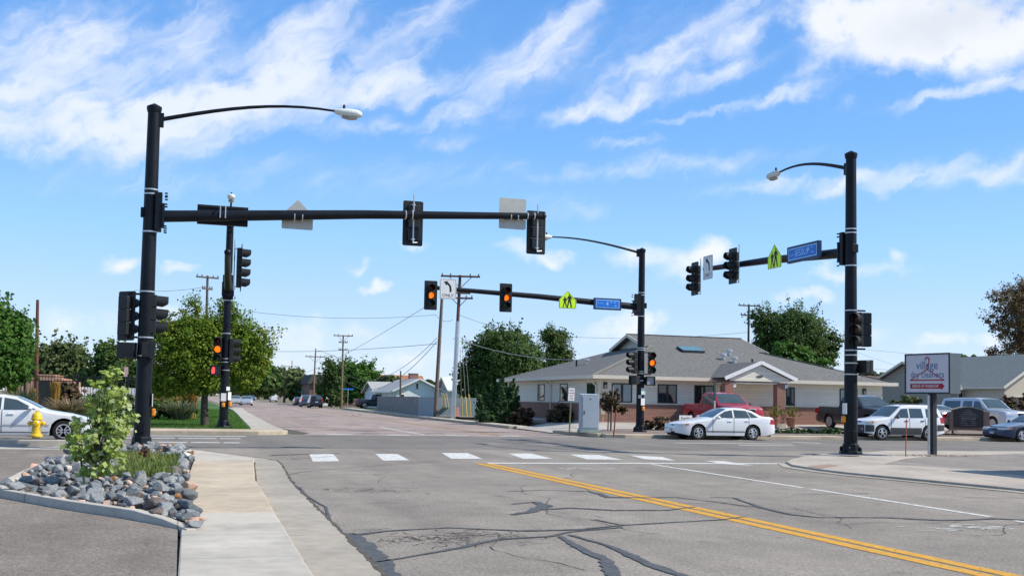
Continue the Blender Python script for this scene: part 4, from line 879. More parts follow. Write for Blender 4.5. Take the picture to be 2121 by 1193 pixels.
# ------------------------------------------------------------------ generic gabled house
def house(name, label, x0, x1, y0, y1, z0, ze, zr, wall, roofm, axis='x', oh=.4, wins=(), chimney=None, trim=TRIM, cat='house'):
    t = thing(name, label, cat, (x0, y0, z0)); o_ = Vector((x0, y0, z0))
    def B(b, nm, m, par=None, **k): b.v = [tuple(Vector(v)-o_) for v in b.v]; return b.build(nm, m, par or t, **k)
    b = MB(); b.box(x0, x1, y0, y1, z0-.4, ze)
    if axis == 'x':   # ridge along x, gables face x
        ym = (y0+y1)/2
        b.prism([(y0, ze), (y1, ze), (ym, zr)], x0, x1, 'x')
    else:
        xm = (x0+x1)/2; b.prism([(x0, ze), (x1, ze), (xm, zr)], y0, y1, 'y')
    B(b, 'wall', wall)
    b = MB(); b2 = MB(); s = .0
    if axis == 'x':
        k = (zr-ze)/(ym-y0)
        for yy, sg in ((y0-oh, 1), (y1+oh, -1)):
            P = [(x0-oh, yy, ze-oh*k+.06), (x1+oh, yy, ze-oh*k+.06), (x1+oh, ym, zr+.06), (x0-oh, ym, zr+.06)]; b.poly(P); b.poly([(x, y, z+.1) for x, y, z in P]); 
            for i in range(4): p, q_ = P[i], P[(i+1) % 4]; b.poly([p, q_, (q_[0], q_[1], q_[2]+.1), (p[0], p[1], p[2]+.1)])
            for xx in (x0-oh-.02, x1+oh+.02): b2.bar((xx, yy, ze-oh*k+.08), (xx, ym, zr+.08), .04, .2)
            b2.bar((x0-oh, yy-.02*sg, ze-oh*k+.08), (x1+oh, yy-.02*sg, ze-oh*k+.08), .04, .16)
    else:
        k = (zr-ze)/(xm-x0)
        for xx, sg in ((x0-oh, 1), (x1+oh, -1)):
            P = [(xx, y0-oh, ze-oh*k+.06), (xx, y1+oh, ze-oh*k+.06), (xm, y1+oh, zr+.06), (xm, y0-oh, zr+.06)]; b.poly(P); b.poly([(x, y, z+.1) for x, y, z in P])
            for i in range(4): p, q_ = P[i], P[(i+1) % 4]; b.poly([p, q_, (q_[0], q_[1], q_[2]+.1), (p[0], p[1], p[2]+.1)])
            for yy in (y0-oh-.02, y1+oh+.02): b2.bar((xx, yy, ze-oh*k+.08), (xm, yy, zr+.08), .04, .2)
            b2.bar((xx-.02*sg, y0-oh, ze-oh*k+.08), (xx-.02*sg, y1+oh, ze-oh*k+.08), .04, .16)
    r_ = B(b, 'roof', roofm); B(b2, 'fascia', trim, r_)
    for (a0, a1, b0, b1, side) in wins:
        b = MB(); b3 = MB()
        if side == 'y': b.box(a0-.08, a1+.08, y0-.04, y0-.004, b0-.08, b1+.08); b3.box(a0, a1, y0-.05, y0-.041, b0, b1)
        else: b.box(x0-.04, x0-.004, a0-.08, a1+.08, b0-.08, b1+.08); b3.box(x0-.05, x0-.041, a0, a1, b0, b1)
        f = B(b, 'window', trim); B(b3, 'pane', GLASS, f)
    if chimney:
        cx, cy, w, zc = chimney; b = MB(); b.box(cx-w/2, cx+w/2, cy-w/2, cy+w/2, ze, zc); b.box(cx-w/2-.05, cx+w/2+.05, cy-w/2-.05, cy+w/2+.05, zc, zc+.12); B(b, 'chimney', BRICK, r_)
    return t
PALEBLUE = laps('pale_blue_boards', (.74, .77, .78), .22, .85, 3)
ROOF_LG = mat('pale_grey_roofing', (.34, .35, .35), .8, var=.15, sc=3)
ROOF_GR = mat('grey_green_shingle', (.19, .21, .205), .9, var=.2, sc=6)
ROOF_BR = mat('brown_shingle', (.20, .12, .07), .9, var=.25, sc=6)
# pale house behind the fence
Yh = 131.0
a = atY(797, 848, Yh); pk = atY(868, 786, Yh); e = atY(924, 812, Yh)
house('cottage', 'pale blue boarded cottage with white gable behind the grey fence', 2*pk.x-e.x+.3, e.x-.3, Yh, Yh+13, 0, e.z, pk.z, PALEBLUE, ROOF_LG, 'y', .5,
      [(atY(830, 815, Yh).x, atY(837, 815, Yh).x, 1.0, 2.0, 'y'), (atY(862, 800, Yh).x, atY(866, 800, Yh).x, pk.z-1.2, pk.z-.5, 'y')], (atY(856, 780, Yh+7).x, Yh+7, 1.1, atY(856, 775, Yh+7).z), WHITE)
c0 = atY(779, 815, 147.5); house('garage', 'low grey-roofed annexe left of the pale blue cottage', c0.x, c0.x+6.5, 147, 157, 0, 2.3, 3.7, PALEBLUE, ROOF_LG, 'x', .5)
h0 = atY(778, 800, 190); house('house', 'small house with an orange-brown roof beyond the cottage', h0.x, h0.x+9, 190, 198, 0, 3.4, 5.6, SIDING_G, mat('orange_shingle', (.33, .14, .07), .9), 'x')
h1_ = atY(932, 808, 128); house('shed', 'white-roofed shed half hidden behind the big tree', h1_.x, h1_.x+6, 128, 134, 0, 2.7, 4.2, SIDING_G, mat('white_metal_roof', (.62, .64, .66), .4, var=.05), 'x')
# dark mansard block up the street
mb = thing('brick_building', 'dark brick building with a mansard roof up the far street', 'building', (0, 0, 0)); A = g(640, 846); Ym = 185.0
xa, xb = atY(641, 800, Ym).x, atY(692, 800, Ym).x; zt_ = atY(660, 775, Ym).z; zm = atY(660, 795, Ym).z
b = MB(); b.box(xa, xb+6, Ym, Ym+14, -.2, zm); b.build('wall', brick('dark_brick', (.12, .05, .04), (.16, .07, .05), (.2, .16, .14)), mb)
b = MB(); b.add([(xa-.4, Ym-.4, zm), (xb+6.4, Ym-.4, zm), (xb+6.4, Ym+14.4, zm), (xa-.4, Ym+14.4, zm), (xa+.5, Ym+.5, zt_), (xb+5.5, Ym+.5, zt_), (xb+5.5, Ym+13.5, zt_), (xa+.5, Ym+13.5, zt_)], [(0,1,5,4),(1,2,6,5),(2,3,7,6),(3,0,4,7),(4,5,6,7),(3,2,1,0)]); b.build('roof', mat('dark_mansard', (.05, .045, .04), .9, var=.25, sc=3), mb)
b = MB(); b.box(xa+2.2, xa+3.4, Ym-.06, Ym-.005, .0, 3.2); b.build('door', WHITE, mb)
# houses to the right behind the clinic
Yr = 88.0
p0 = atY(1808, 800, Yr+12); house('house', 'brown-roofed house right of the clinic, behind the dark pickup', p0.x, p0.x+11, Yr+12, Yr+22, .4, 3.3, 5.0, mat('tan_stone_wall', (.33, .26, .18), .9, var=.25, sc=3), ROOF_BR, 'x', .6)
p1_ = atY(1846, 810, 84); house('house', 'low grey-walled house with white eaves right of the traffic pole', p1_.x, p1_.x+9, 84, 95, .4, atY(1850, 808, 84).z-.2, atY(1850, 788, 84).z+.5, mat('brown_grey_wall', (.16, .135, .115), .9, var=.1), ROOF_BR, 'y', .5, trim=WHITE)
Yg = 74.0; q0 = atY(1968, 800, Yg); zE = atY(2000, 803, Yg).z; zR = atY(2000, 757, Yg+6).z
TANW = mat('tan_stucco', (.34, .315, .26), .9, var=.08)
house('house', 'tan house with pale grey-green roof behind the suburban wagon', q0.x, q0.x+8.3, Yg, Yg+11, .5, zE, zR, TANW, ROOF_GR, 'x', .5, [(atY(2012, 815, Yg).x, atY(2028, 815, Yg).x, 1.2, zE-.5, 'y'), (atY(1985, 815, Yg).x, atY(1993, 815, Yg).x, 1.0, zE-.4, 'y')])
q1 = atY(2090, 800, 69); zw = atY(2110, 795, 69).z
house('house', 'cream gabled wing of the tan house at the right edge', q1.x, q1.x+8, 69.5, 80, .5, zw-.1, zw+2.4, mat('cream_stucco', (.56, .50, .40), .9, var=.05), ROOF_GR, 'y', .5, [(q1.x+.9, q1.x+2, 1.2, 2.6, 'y')])
# dry cleaners shop just outside the frame on the right: its shadow falls on the driveway
house('shop', 'flat-fronted dry cleaners shop just right of the photograph', 22.2, 34, 6.5, 20.1, .1, 3.7, 5.2, SIDING_G, ROOF_GR, 'y', .45, cat='shop')
# ------------------------------------------------------------------ left: park fence, pink building, white shed
pb = thing('adobe_building', 'stepped pink adobe building behind the black park fence', 'building', (0, 0, 0)); Yp = 92.0
PINK = mat('pink_adobe', (.42, .235, .165), .9, var=.12, sc=.8)
b = MB(); x0 = atY(36, 800, Yp).x; x1 = atY(146, 800, Yp).x; z1 = atY(80, 788, Yp).z; b.box(x0, x1, Yp, Yp+9, -.1, z1)
xb0, xb1 = atY(60, 800, Yp).x, atY(128, 800, Yp).x; b.box(xb0, xb1, Yp-.003, Yp+8, z1, atY(90, 782, Yp).z); xb0, xb1 = atY(70, 800, Yp).x, atY(112, 800, Yp).x; b.box(xb0, xb1, Yp-.006, Yp+7, atY(90, 782, Yp).z, atY(90, 775, Yp).z); b.build('wall', PINK, pb)
b = MB(); xd = atY(78, 800, Yp).x; b.box(xd, xd+1.1, Yp-.05, Yp-.008, 0, 2.4); b.build('door', FRAME_D, pb)
Yw = 100.0; wb = thing('white_fence', 'white board fence seen through the black park fence', 'fence', (0, 0, 0)); b = MB(); b.box(atY(150, 820, Yw).x, atY(290, 820, Yw).x, Yw, Yw+.1, 0, 2.0); b.build('panel', laps('white_boards', (.68, .70, .74), .3, .5, 0), wb)
Yf = 68.0; ff = thing('park_fence', 'black iron railing fence around the park on the left', 'fence', (0, 0, 0)); IRON = mat('black_iron', (.012, .011, .012), .5)
xa, xb = atY(-60, 800, Yf).x, atY(300, 800, Yf).x; zf = 2.55; b = MB()
for z in (.25, zf-.35, zf-.1): b.box(xa, xb, Yf-.02, Yf+.02, z-.03, z+.03)
b.build('rail', IRON, ff); b = MB(); x = xa
while x < xb: b.box(x-.014, x+.014, Yf-.012, Yf+.012, .15, zf); x += .165
b.build('pickets', IRON, ff); x = xa; 
while x < xb: b = MB(); b.box(x-.06, x+.06, Yf-.06, Yf+.06, 0, zf+.15); b.build('post', IRON, ff); x += 2.85
# grey board fence along the far street
def bfence(label, A, B, h, m, nposts):
    A = Vector(A); B = Vector(B); d = (B-A); L_ = d.length; t = thing('board_fence', label, 'fence', A, math.atan2(d.y, d.x)); b = MB(); n = int(L_/.16); r = random.Random(3)
    for i in range(n): b.box(i*L_/n+.004, (i+1)*L_/n-.004, -.012+r.uniform(-.003, .003), .012, .04, h+r.uniform(-.015, .015))
    b.build('boards', m, t)
    for i in range(nposts+1): b = MB(); b.box(i*L_/nposts-.05, i*L_/nposts+.05, .015, .11, 0, h-.05); b.build('post', m, t)
    return t
FG = mat('grey_weathered_boards', (.20, .205, .205), .9, var=.25, sc=1.2); FB = mat('blue_grey_boards', (.27, .32, .345), .8, var=.05)
f0, f1, f2, f3 = g(781, 851), g(865, 863.5), g(900, 866.5), g(985, 866)
f3 = atY(990, 866, f2.y+.4)
for q in (f0, f1, f2, f3): q.z = .1
bfence('weathered grey board fence along the far pavement', f0, f1, 1.62, FG, 5); bfence('smooth blue-grey end panels of the fence by the leaning pole', f1+Vector((0, -.15, 0)), f2, 1.6, FB, 2); bfence('blue-grey board fence turning away behind the juniper', f2+Vector((.15, .0, 0)), f3, 1.6, mat('shaded_blue_grey_boards', (.17, .215, .245), .85, var=.1), 3)  # last section's shade is put into a darker copy of the board colour
# ------------------------------------------------------------------ vehicles
def paint(n, c, m=0.0, r=.28): return mat(n, c, r, m, var=.03, sc=2, coat=.7)
P_WHITE = paint('white_car_paint', (.74, .75, .76)); P_SILVER = paint('silver_car_paint', (.52, .54, .58), .45, .3); P_RED = paint('red_car_paint', (.42, .012, .03)); P_DKGREY = paint('charcoal_car_paint', (.022, .028, .036)); P_BLUE = paint('dark_blue_car_paint', (.014, .035, .085)); P_BLACK = paint('black_car_paint', (.014, .016, .024)); P_BEIGE = paint('beige_car_paint', (.50, .47, .43), .3)
CLAD = mat('grey_plastic_cladding', (.045, .047, .052), .6); CHROME = mat('chrome', (.72, .72, .72), .15, 1.0); RIM = mat('alloy_rim', (.62, .63, .65), .3, .6)
CGLASS = mat('car_window_glass', (.05, .075, .085), .03, spec=.9, var=.3, sc=1.2); HLAMP = mat('headlamp_glass', (.55, .58, .6), .1, spec=.8, var=.3, sc=20); TLAMP = mat('tail_lamp_red', (.42, .012, .012), .2); AMBERL = mat('amber_marker', (.75, .22, .03), .25); SEAM = mat('panel_gap', (.05, .05, .055), .7); PLATE = mat('licence_plate', (.42, .46, .44), .5, var=.3, sc=25)
def interp(pts, s):
    if s <= pts[0][0]: return pts[0][1]
    for (a, za), (b_, zb) in zip(pts, pts[1:]):
        if s <= b_: return za+(zb-za)*(s-a)/max(1e-6, b_-a)
    return pts[-1][1]
def car(name, label, cat, loc, head, sp, group=None, detail=2):
    """sp: L, W, top profile (s from the nose, z), belt, wheels (s), R, windows; local +X is forward"""
    t = thing(name, label, cat, loc, head, group)
    L, W, top, belt, R = sp['L'], sp['W'], sp['top'], sp['belt'], sp['R']; ws = sp['wheels']; rock = sp.get('rock', .2); tum = sp.get('tum', .36); Ra = R+.075; box_ = sp.get('boxy', 0)
    fr_, rr_ = sp.get('nose', .2)*(1-box_*.4), sp.get('tail', .13)
    def plan(s):
        a = max(0, 1-s/.75); b_ = max(0, 1-(L-s)/.55); return 1-fr_*a**2.4-rr_*b_**2.4
    def half(s, z):
        v = 1-.045*((z-.58)/.38)**2 if z < .58 else 1-.02*((z-.58)/.4)**2 if z < belt else 1-.02*((belt-.58)/.4)**2
        h = W/2*plan(s)*v
        return h-tum*max(0, z-belt)
    def zb(s):
        z = rock+(.10*max(0, 1-s/.5)+.12*max(0, 1-(L-s)/.5))
        for c in ws:
            if abs(s-c) < Ra: z = max(z, R+math.sqrt(Ra*Ra-(s-c)**2))
        return z
    st = set(np.linspace(0, L, 46 if detail > 1 else 24))
    for c in ws:
        for q in np.linspace(-Ra, Ra, 13): st.add(c+q)
        st.add(c-Ra-.004); st.add(c+Ra+.004)
    for s, z in top: st.add(s)
    st = sorted(x for x in st if 0 <= x <= L)
    secs = []; K = 9
    for s in st:
        zt = interp(top, s); z0 = min(zb(s), zt-.12); r = min(.07, (zt-z0)*.4); row = []
        for k in range(K): z = z0+(zt-r-z0)*k/(K-1); row.append((half(s, z), z))
        he = half(s, zt-r); 
        for a in (30, 60, 88): row.append((he-r*.9*(1-math.cos(R_(a))), zt-r+r*math.sin(R_(a))))
        hx = row[-1][0]
        for u in (.8, .55, .28, 0): row.append((hx*u, zt+.03*(1-u*u)))
        full = [(L/2-s, y, z) for y, z in row]+[(L/2-s, -y, z) for y, z in row[:-1][::-1]]
        secs.append(full)
    n = len(secs[0]); b = MB()
    b.add([p for r in secs for p in r], [(i*n+j, i*n+j+1, (i+1)*n+j+1, (i+1)*n+j) for i in range(len(secs)-1) for j in range(n-1)]+[tuple(range(n)), tuple((len(secs)-1)*n+j for j in range(n))][:2])
    body = b.build('body', sp['paint'], t, True)
    b = MB(); b.box(-L/2+.12, L/2-.12, -W/2*.72, W/2*.72, rock-.02, .62); b.box(-L/2+.3, L/2-.3, -W/2*.6, W/2*.6, .3, .75); b.build('underbody', DARK, t)
    def side(poly, off, nu=6, nv=5, sgn=1):
        """bilinear quad (s,z) laid on the body side; order: low front, low rear, top rear, top front"""
        q = []; 
        for j in range(nv+1):
            for i in range(nu+1):
                u, v = i/nu, j/nv; s = (1-v)*((1-u)*poly[0][0]+u*poly[1][0])+v*((1-u)*poly[3][0]+u*poly[2][0]); z = (1-v)*((1-u)*poly[0][1]+u*poly[1][1])+v*((1-u)*poly[3][1]+u*poly[2][1])
                q.append((L/2-s, sgn*(half(s, z)+off), z))
        return q, [(j*(nu+1)+i, j*(nu+1)+i+1, (j+1)*(nu+1)+i+1, (j+1)*(nu+1)+i) for j in range(nv) for i in range(nu)]
    for poly in sp['win']:
        for sg in (1, -1):
            b = MB(); b.add(*side(poly, .007, sgn=sg)); b.build('side_window', CGLASS, t, True)
    def topquad(s0, s1, u, nm, off=.007):
        q = []; nu, nv = 8, 6
        for j in range(nv+1):
            s = s0+(s1-s0)*j/nv; zt = interp(top, s); r = .07; hx = half(s, zt-r)-.06
            for i in range(nu+1): v = u*(-1+2*i/nu); q.append((L/2-s, hx*v, zt+.03*(1-v*v)+off))
        b = MB(); b.add(q, [(j*(nu+1)+i, j*(nu+1)+i+1, (j+1)*(nu+1)+i+1, (j+1)*(nu+1)+i) for j in range(nv) for i in range(nu)]); b.build(nm, CGLASS, t, True)
    topquad(*sp['ws'], .93, 'windscreen', .01)
    if 'rw' in sp: topquad(*sp['rw'], .9, 'rear_window', .01)
    if 'rwv' in sp:
        s, z0, z1 = sp['rwv']; b = MB(); b.box(L/2-s-.012, L/2-s+.0, -W/2*.68, W/2*.68, z0, z1); b.build('rear_window', CGLASS, t)
    # front face
    nz = lambda z: L/2-interp([(zz, ss) for ss, zz in sorted(top, key=lambda q: q[1]) if ss < 1.2] or [(0, 0)], z)
    ff_ = sp['front']; wf = W/2*plan(0)
    for nm, y0, y1, z0, z1, m, dep in ff_:
        for sg in ((1, -1) if y0 > 0.01 else (1,)):
            b = MB(); xs = L/2-dep; b.prism([(q[0]*1+(y0+y1)/2*0, q[1]) for q in [(sg*y0, z0), (sg*y1, z0), (sg*y1, z1), (sg*y0, z1)]], xs-.25, L/2+.012-dep*1.0, 'x'); b.build(nm, m, t, bevel=.02)
    for nm, poly, m in sp.get('sidepatch', ()):
        for sg in (1, -1): b = MB(); b.add(*side(poly, .009, sgn=sg)); b.build(nm, m, t, True)
    for nm, y0, y1, z0, z1, m in sp.get('rear', ()):
        for sg in ((1, -1) if y0 > 0.01 else (1,)):
            b = MB(); b.box(-L/2-.012, -L/2+.2, sg*y0, sg*y1, z0, z1); b.build(nm, m, t, bevel=.015)
    # seams, handles, mirrors
    if detail > 1:
        b = MB()
        for s, z0, z1 in sp.get('seams', ()):
            for sg in (1, -1): b.add(*side([(s-.010, z0), (s+.010, z0), (s+.010, z1), (s-.010, z1)], .004, 1, 8, sg))
        b.build('door_seam', SEAM, body)
        for s, z in sp.get('handles', ()):
            for sg in (1, -1):
                b = MB(); y = half(s, z); b.box(L/2-s-.1, L/2-s+.1, sg*(y-.01), sg*(y+.03), z-.02, z+.02); b.build('door_handle', sp.get('handle_m', sp['paint']), t, bevel=.01)
        s, z = sp['mirror']
        for sg in (1, -1):
            y = half(s, z); b = MB(); b.lathe([(.001, -.09), (.09, -.07), (.11, 0), (.1, .05), (.02, .06)], 12, (0, 0, 0), 'x'); b.v = [(v[0]*.8+L/2-s, sg*(y+.14)+v[1]*1.15, z+.07+v[2]*.75) for v in b.v]; b.box(L/2-s-.03, L/2-s+.03, sg*(y-.02), sg*(y+.08), z+.03, z+.07)
            b.build('wing_mirror', sp.get('mirror_m', sp['paint']), t, True)
    # wheels
    for c in ws:
        for sg in (1, -1):
            x = L/2-c; y = sg*(W/2-.13); w_ = .11
            wt = MB(); wt.lathe([(R*.62, -w_), (R*.93, -w_), (R, -w_*.7), (R, w_*.7), (R*.93, w_), (R*.62, w_)], 28, (x, y, R), 'y'); wo = wt.build('wheel', BLACKR, t, True)
            rm = MB(); yo = y+sg*w_*.72
            rm.lathe([(R*.66, -.02), (R*.66, .02), (R*.58, .024), (R*.57, -.02)], 28, (x, yo+sg*.02, R), 'y'); rm.lathe([(.001, .03*sg), (R*.15, .03*sg), (R*.17, 0)], 12, (x, yo+sg*.005, R), 'y'); ns = sp.get('spokes', 6)
            for k in range(ns):
                a = 2*math.pi*k/ns+.3; d = Vector((math.cos(a), 0, math.sin(a))); c0 = Vector((x, yo+sg*.018, R)); rm.bar(c0+d*R*.1, c0+d*R*.6, sp.get('spoke_w', .075), .03)
            rm.build('rim', RIM, wo, True)
            dk = MB(); dk.lathe([(.001, 0), (R*.6, 0)], 20, (x, yo-sg*.03, R), 'y'); dk.build('brake_disc', mat('dark_brake', (.05, .05, .05), .6), wo)  # dark grey disc behind the spokes
    return t
SEDAN = dict(L=4.75, W=1.77, R=.325, wheels=(.93, 3.60), belt=.93, rock=.2, tum=.42, paint=P_WHITE,
    top=[(0, .55), (.06, .66), (.25, .73), (.8, .83), (1.45, .94), (1.62, .97), (2.0, 1.19), (2.35, 1.36), (2.7, 1.42), (3.2, 1.41), (3.6, 1.31), (3.95, 1.12), (4.1, 1.06), (4.6, 1.03), (4.7, .95), (4.75, .7)],
    win=[[(1.72, .985), (2.62, .985), (2.62, 1.335), (2.26, 1.27)], [(2.70, .985), (3.48, .99), (3.32, 1.31), (2.70, 1.345)], [(3.52, .995), (3.88, 1.02), (3.58, 1.21), (3.37, 1.29)]], ws=(1.66, 2.36), rw=(3.42, 3.98),
    front=[('grille', .0, .3, .56, .66, CLAD, .03), ('headlight', .32, .72, .58, .7, HLAMP, .06), ('bumper_intake', .0, .42, .26, .36, DARK, .0), ('fog_light', .5, .62, .3, .38, DARK, .02), ('licence_plate', -.15, .15, .38, .5, PLATE, -.01)],
    sidepatch=[('headlight', [(.04, .58), (.4, .62), (.36, .72), (.06, .69)], HLAMP), ('marker_lamp', [(.3, .62), (.5, .65), (.44, .72), (.3, .71)], AMBERL), ('tail_light', [(4.45, .74), (4.72, .72), (4.72, .92), (4.52, .95)], TLAMP), ('side_moulding', [(1.32, .36), (3.2, .36), (3.2, .40), (1.32, .40)], SEAM)],
    rear=[('tail_light', .45, .72, .72, .92, TLAMP)], seams=[(1.62, .32, .95), (2.66, .3, 1.0), (3.4, .5, .97)], handles=[(2.45, .84), (3.3, .86)], mirror=(1.82, .92), spokes=6, spoke_w=.11)
def hd(dx, dy): return math.atan2(dy, dx)
# white saloon waiting at the far right of the crossing, facing left
c = (g(1447, 911)+g(1565, 912))/2
sed = car('saloon_car', 'white four-door saloon with a cardboard sign on the bonnet, waiting before the clinic', 'car', (c.x+.1, c.y+.95, 0), math.pi-.02, SEDAN)
b = MB(); b.box(-.34, .34, -.012, .012, 0, .24); x = tuple((sed.matrix_world if False else Matrix.Translation(sed.location) @ Matrix.Rotation(sed.rotation_euler.z, 4, 'Z')) @ Vector((1.45, -.3, .82)))
ad = thing('roof_sign', 'small white sign lettered Family standing behind the white saloon bonnet', 'sign', (atY(1420, 875, 46.6).x, 46.6, .16)); 
b = MB(); zt_ = atY(1420, 860, 46.6).z-.16; b.box(-.34, .34, -.012, .012, zt_-.28, zt_); b.build('panel', SW, ad); b = MB(); b.box(-.02, .02, .013, .05, 0, zt_-.02); b.build('stake', WOODP, ad)
q = text('Family', .19, .004); place(q, (0, -.016, zt_-.14)); q.build('lettering', mat('dark_red_lettering', (.3, .02, .06), .5), ad)
# white saloon at the left edge, facing right
AUDI = dict(SEDAN); AUDI.update(L=4.9, W=1.85, paint=P_SILVER_W if False else paint('pearl_white_paint', (.72, .73, .74), .0), wheels=(.95, 3.75), R=.335, spokes=10, spoke_w=.05, tum=.40,
    top=[(0, .5), (.05, .62), (.22, .72), (.8, .86), (1.45, .96), (1.6, 1.0), (2.05, 1.24), (2.4, 1.39), (2.85, 1.46), (3.3, 1.45), (3.75, 1.36), (4.1, 1.18), (4.35, 1.09), (4.75, 1.03), (4.86, .92), (4.9, .7)],
    win=[[(1.78, 1.0), (2.72, .99), (2.72, 1.37), (2.36, 1.31)], [(2.80, .99), (3.62, 1.0), (3.46, 1.35), (2.80, 1.375)], [(3.67, 1.02), (3.95, 1.06), (3.74, 1.22), (3.52, 1.32)]], ws=(1.66, 2.38), rw=(3.6, 4.2),
    seams=[(1.7, .34, .98), (2.76, .3, 1.0), (3.6, .5, 1.0)], handles=[(2.5, .86), (3.45, .88)], mirror=(1.92, .97),
    sidepatch=[('headlight', [(.06, .58), (.5, .66), (.46, .75), (.08, .7)], HLAMP), ('side_moulding', [(1.38, .48), (3.3, .48), (3.3, .53), (1.38, .53)], P_SILVER), ('sill_line', [(1.38, .27), (3.3, .27), (3.3, .30), (1.38, .30)], SEAM), ('tail_light', [(4.6, .74), (4.86, .72), (4.86, .9), (4.62, .95)], TLAMP)])
w = g(131, 914); au = car('saloon_car', 'pearl white saloon behind the yellow hydrant at the left edge', 'car', (w.x-4.9/2+.95+.0, w.y+.8, 0), .0, AUDI)
# suv
SUV = dict(L=4.42, W=1.8, R=.36, wheels=(.86, 3.48), belt=1.05, rock=.27, tum=.27, paint=P_WHITE, boxy=.5,
    top=[(0, .78), (.05, .9), (.3, .98), (1.1, 1.08), (1.3, 1.12), (1.75, 1.46), (2.0, 1.64), (2.4, 1.71), (3.5, 1.71), (4.0, 1.67), (4.15, 1.5), (4.36, 1.1), (4.42, .8)],
    win=[[(1.5, 1.1), (2.34, 1.1), (2.34, 1.55), (1.98, 1.53)], [(2.42, 1.1), (3.18, 1.11), (3.12, 1.56), (2.42, 1.56)], [(3.34, 1.13), (4.06, 1.14), (3.92, 1.54), (3.36, 1.55)]], ws=(1.32, 1.98), rw=(4.08, 4.34),
    front=[('grille', .0, .42, .78, .92, CLAD, .03), ('headlight', .45, .78, .76, .92, HLAMP, .05), ('bumper', .0, .7, .36, .74, CLAD, -.02), ('licence_plate', -.16, .16, .5, .62, PLATE, -.05), ('fog_light', .5, .6, .5, .58, HLAMP, -.03)],
    sidepatch=[('headlight', [(.04, .78), (.3, .82), (.28, .93), (.05, .91)], HLAMP), ('marker_lamp', [(.28, .8), (.42, .83), (.4, .93), (.28, .92)], AMBERL), ('cladding', [(1.3, .29), (3.05, .29), (3.05, .62), (1.3, .62)], CLAD), ('bumper', [(.0, .4), (.42, .42), (.42, .74), (.0, .74)], CLAD), ('bumper', [(3.93, .48), (4.4, .5), (4.4, .78), (3.93, .78)], CLAD), ('tail_light', [(4.16, .86), (4.38, .86), (4.34, 1.14), (4.12, 1.14)], TLAMP)],
    rear=[('tail_light', .62, .8, .86, 1.14, TLAMP)], seams=[(1.35, .4, 1.08), (2.38, .4, 1.1), (3.26, .7, 1.1)], handles=[(2.2, .95), (3.1, .96)], handle_m=CLAD, mirror=(1.62, 1.06), mirror_m=CLAD, spokes=5, spoke_w=.1)
c = (g(1832, 912.5)+g(1930, 912.5))/2
suv = car('suv', 'white off-roader with dark cladding, roof rails, driving left behind the right pole', 'SUV', (c.x-.1, c.y+.85, 0), math.pi-.03, SUV)
b = MB()
for sg in (1, -1):
    y = sg*.62; b.tube([(.2, y, 1.7), (.15, y, 1.77), (-1.5, y, 1.77), (-1.6, y, 1.7)], .018, 6)
b.build('roof_rail', SEAM, suv)
# dark blue saloon entering at the right edge
BL = dict(SEDAN); BL.update(paint=P_BLUE, L=5.0, W=1.88, wheels=(1.02, 3.85), top=[(0, .5), (.1, .64), (.35, .72), (.9, .81), (1.6, .93), (1.8, .96), (2.2, 1.2), (2.55, 1.37), (2.9, 1.42), (3.4, 1.41), (3.85, 1.3), (4.2, 1.1), (4.35, 1.04), (4.85, 1.0), (4.95, .9), (5, .7)], ws=(1.84, 2.56), rw=(3.7, 4.2),
    win=[[(1.95, .985), (2.82, .985), (2.82, 1.335), (2.46, 1.27)], [(2.90, .985), (3.7, .99), (3.55, 1.31), (2.90, 1.345)]], nose=.3, mirror=(2.0, .92))
c = g(2090, 914); car('saloon_car', 'dark blue saloon nosing in at the right edge', 'car', (c.x+2.5-1.02+.1, c.y+.1, 0), math.pi-.02, BL)
# pickups
PICK = dict(L=5.6, W=1.98, R=.39, wheels=(1.0, 4.45), belt=1.2, rock=.35, tum=.3, paint=P_RED, boxy=.5, nose=.14,
    top=[(0, .95), (.06, 1.08), (.3, 1.15), (1.3, 1.22), (1.5, 1.26), (1.95, 1.6), (2.2, 1.8), (2.6, 1.87), (3.25, 1.87), (3.45, 1.8), (3.6, 1.35), (3.64, 1.23), (5.5, 1.25), (5.58, 1.2), (5.6, .8)],
    win=[[(1.75, 1.25), (2.62, 1.25), (2.62, 1.7), (2.2, 1.68)], [(2.7, 1.25), (3.4, 1.25), (3.32, 1.7), (2.7, 1.7)]], ws=(1.52, 2.18), rw=(3.46, 3.6),
    front=[('grille', .0, .5, .82, 1.06, CHROME, .02), ('grille_mesh', .0, .4, .86, 1.02, DARK, -.005), ('headlight', .55, .86, .82, 1.04, HLAMP, .04), ('bumper', .0, .9, .5, .7, CHROME, -.05), ('bumper_intake', .0, .6, .38, .5, DARK, .0)],
    sidepatch=[('headlight', [(.03, .84), (.26, .85), (.26, 1.04), (.04, 1.04)], HLAMP), ('tail_light', [(5.44, .85), (5.59, .85), (5.58, 1.15), (5.44, 1.15)], TLAMP), ('side_moulding', [(1.5, .62), (3.9, .62), (3.9, .67), (1.5, .67)], SEAM)],
    rear=[('tail_light', .75, .93, .85, 1.15, TLAMP), ('bumper', .0, .9, .5, .68, CHROME)], seams=[(1.5, .5, 1.22), (2.66, .5, 1.25), (3.45, .5, 1.22), (3.63, .5, 1.22)], handles=[(2.5, 1.08), (3.35, 1.08)], mirror=(1.8, 1.2), mirror_m=CLAD, spokes=6)
c = atY(1412, 845, 54.0); car('pickup_truck', 'red pickup parked nose out before the clinic porch', 'pickup', (c.x+1.0, 51.25, .33), -1.57, PICK)
PK2 = dict(PICK); PK2.update(paint=P_DKGREY, L=5.9, W=2.03, R=.40)
c = atY(1688, 845, 53.9); car('pickup_truck', 'charcoal pickup parked by the clinic behind the right pole', 'pickup', (c.x+1.02, 51.0, .33), -1.55, PK2)
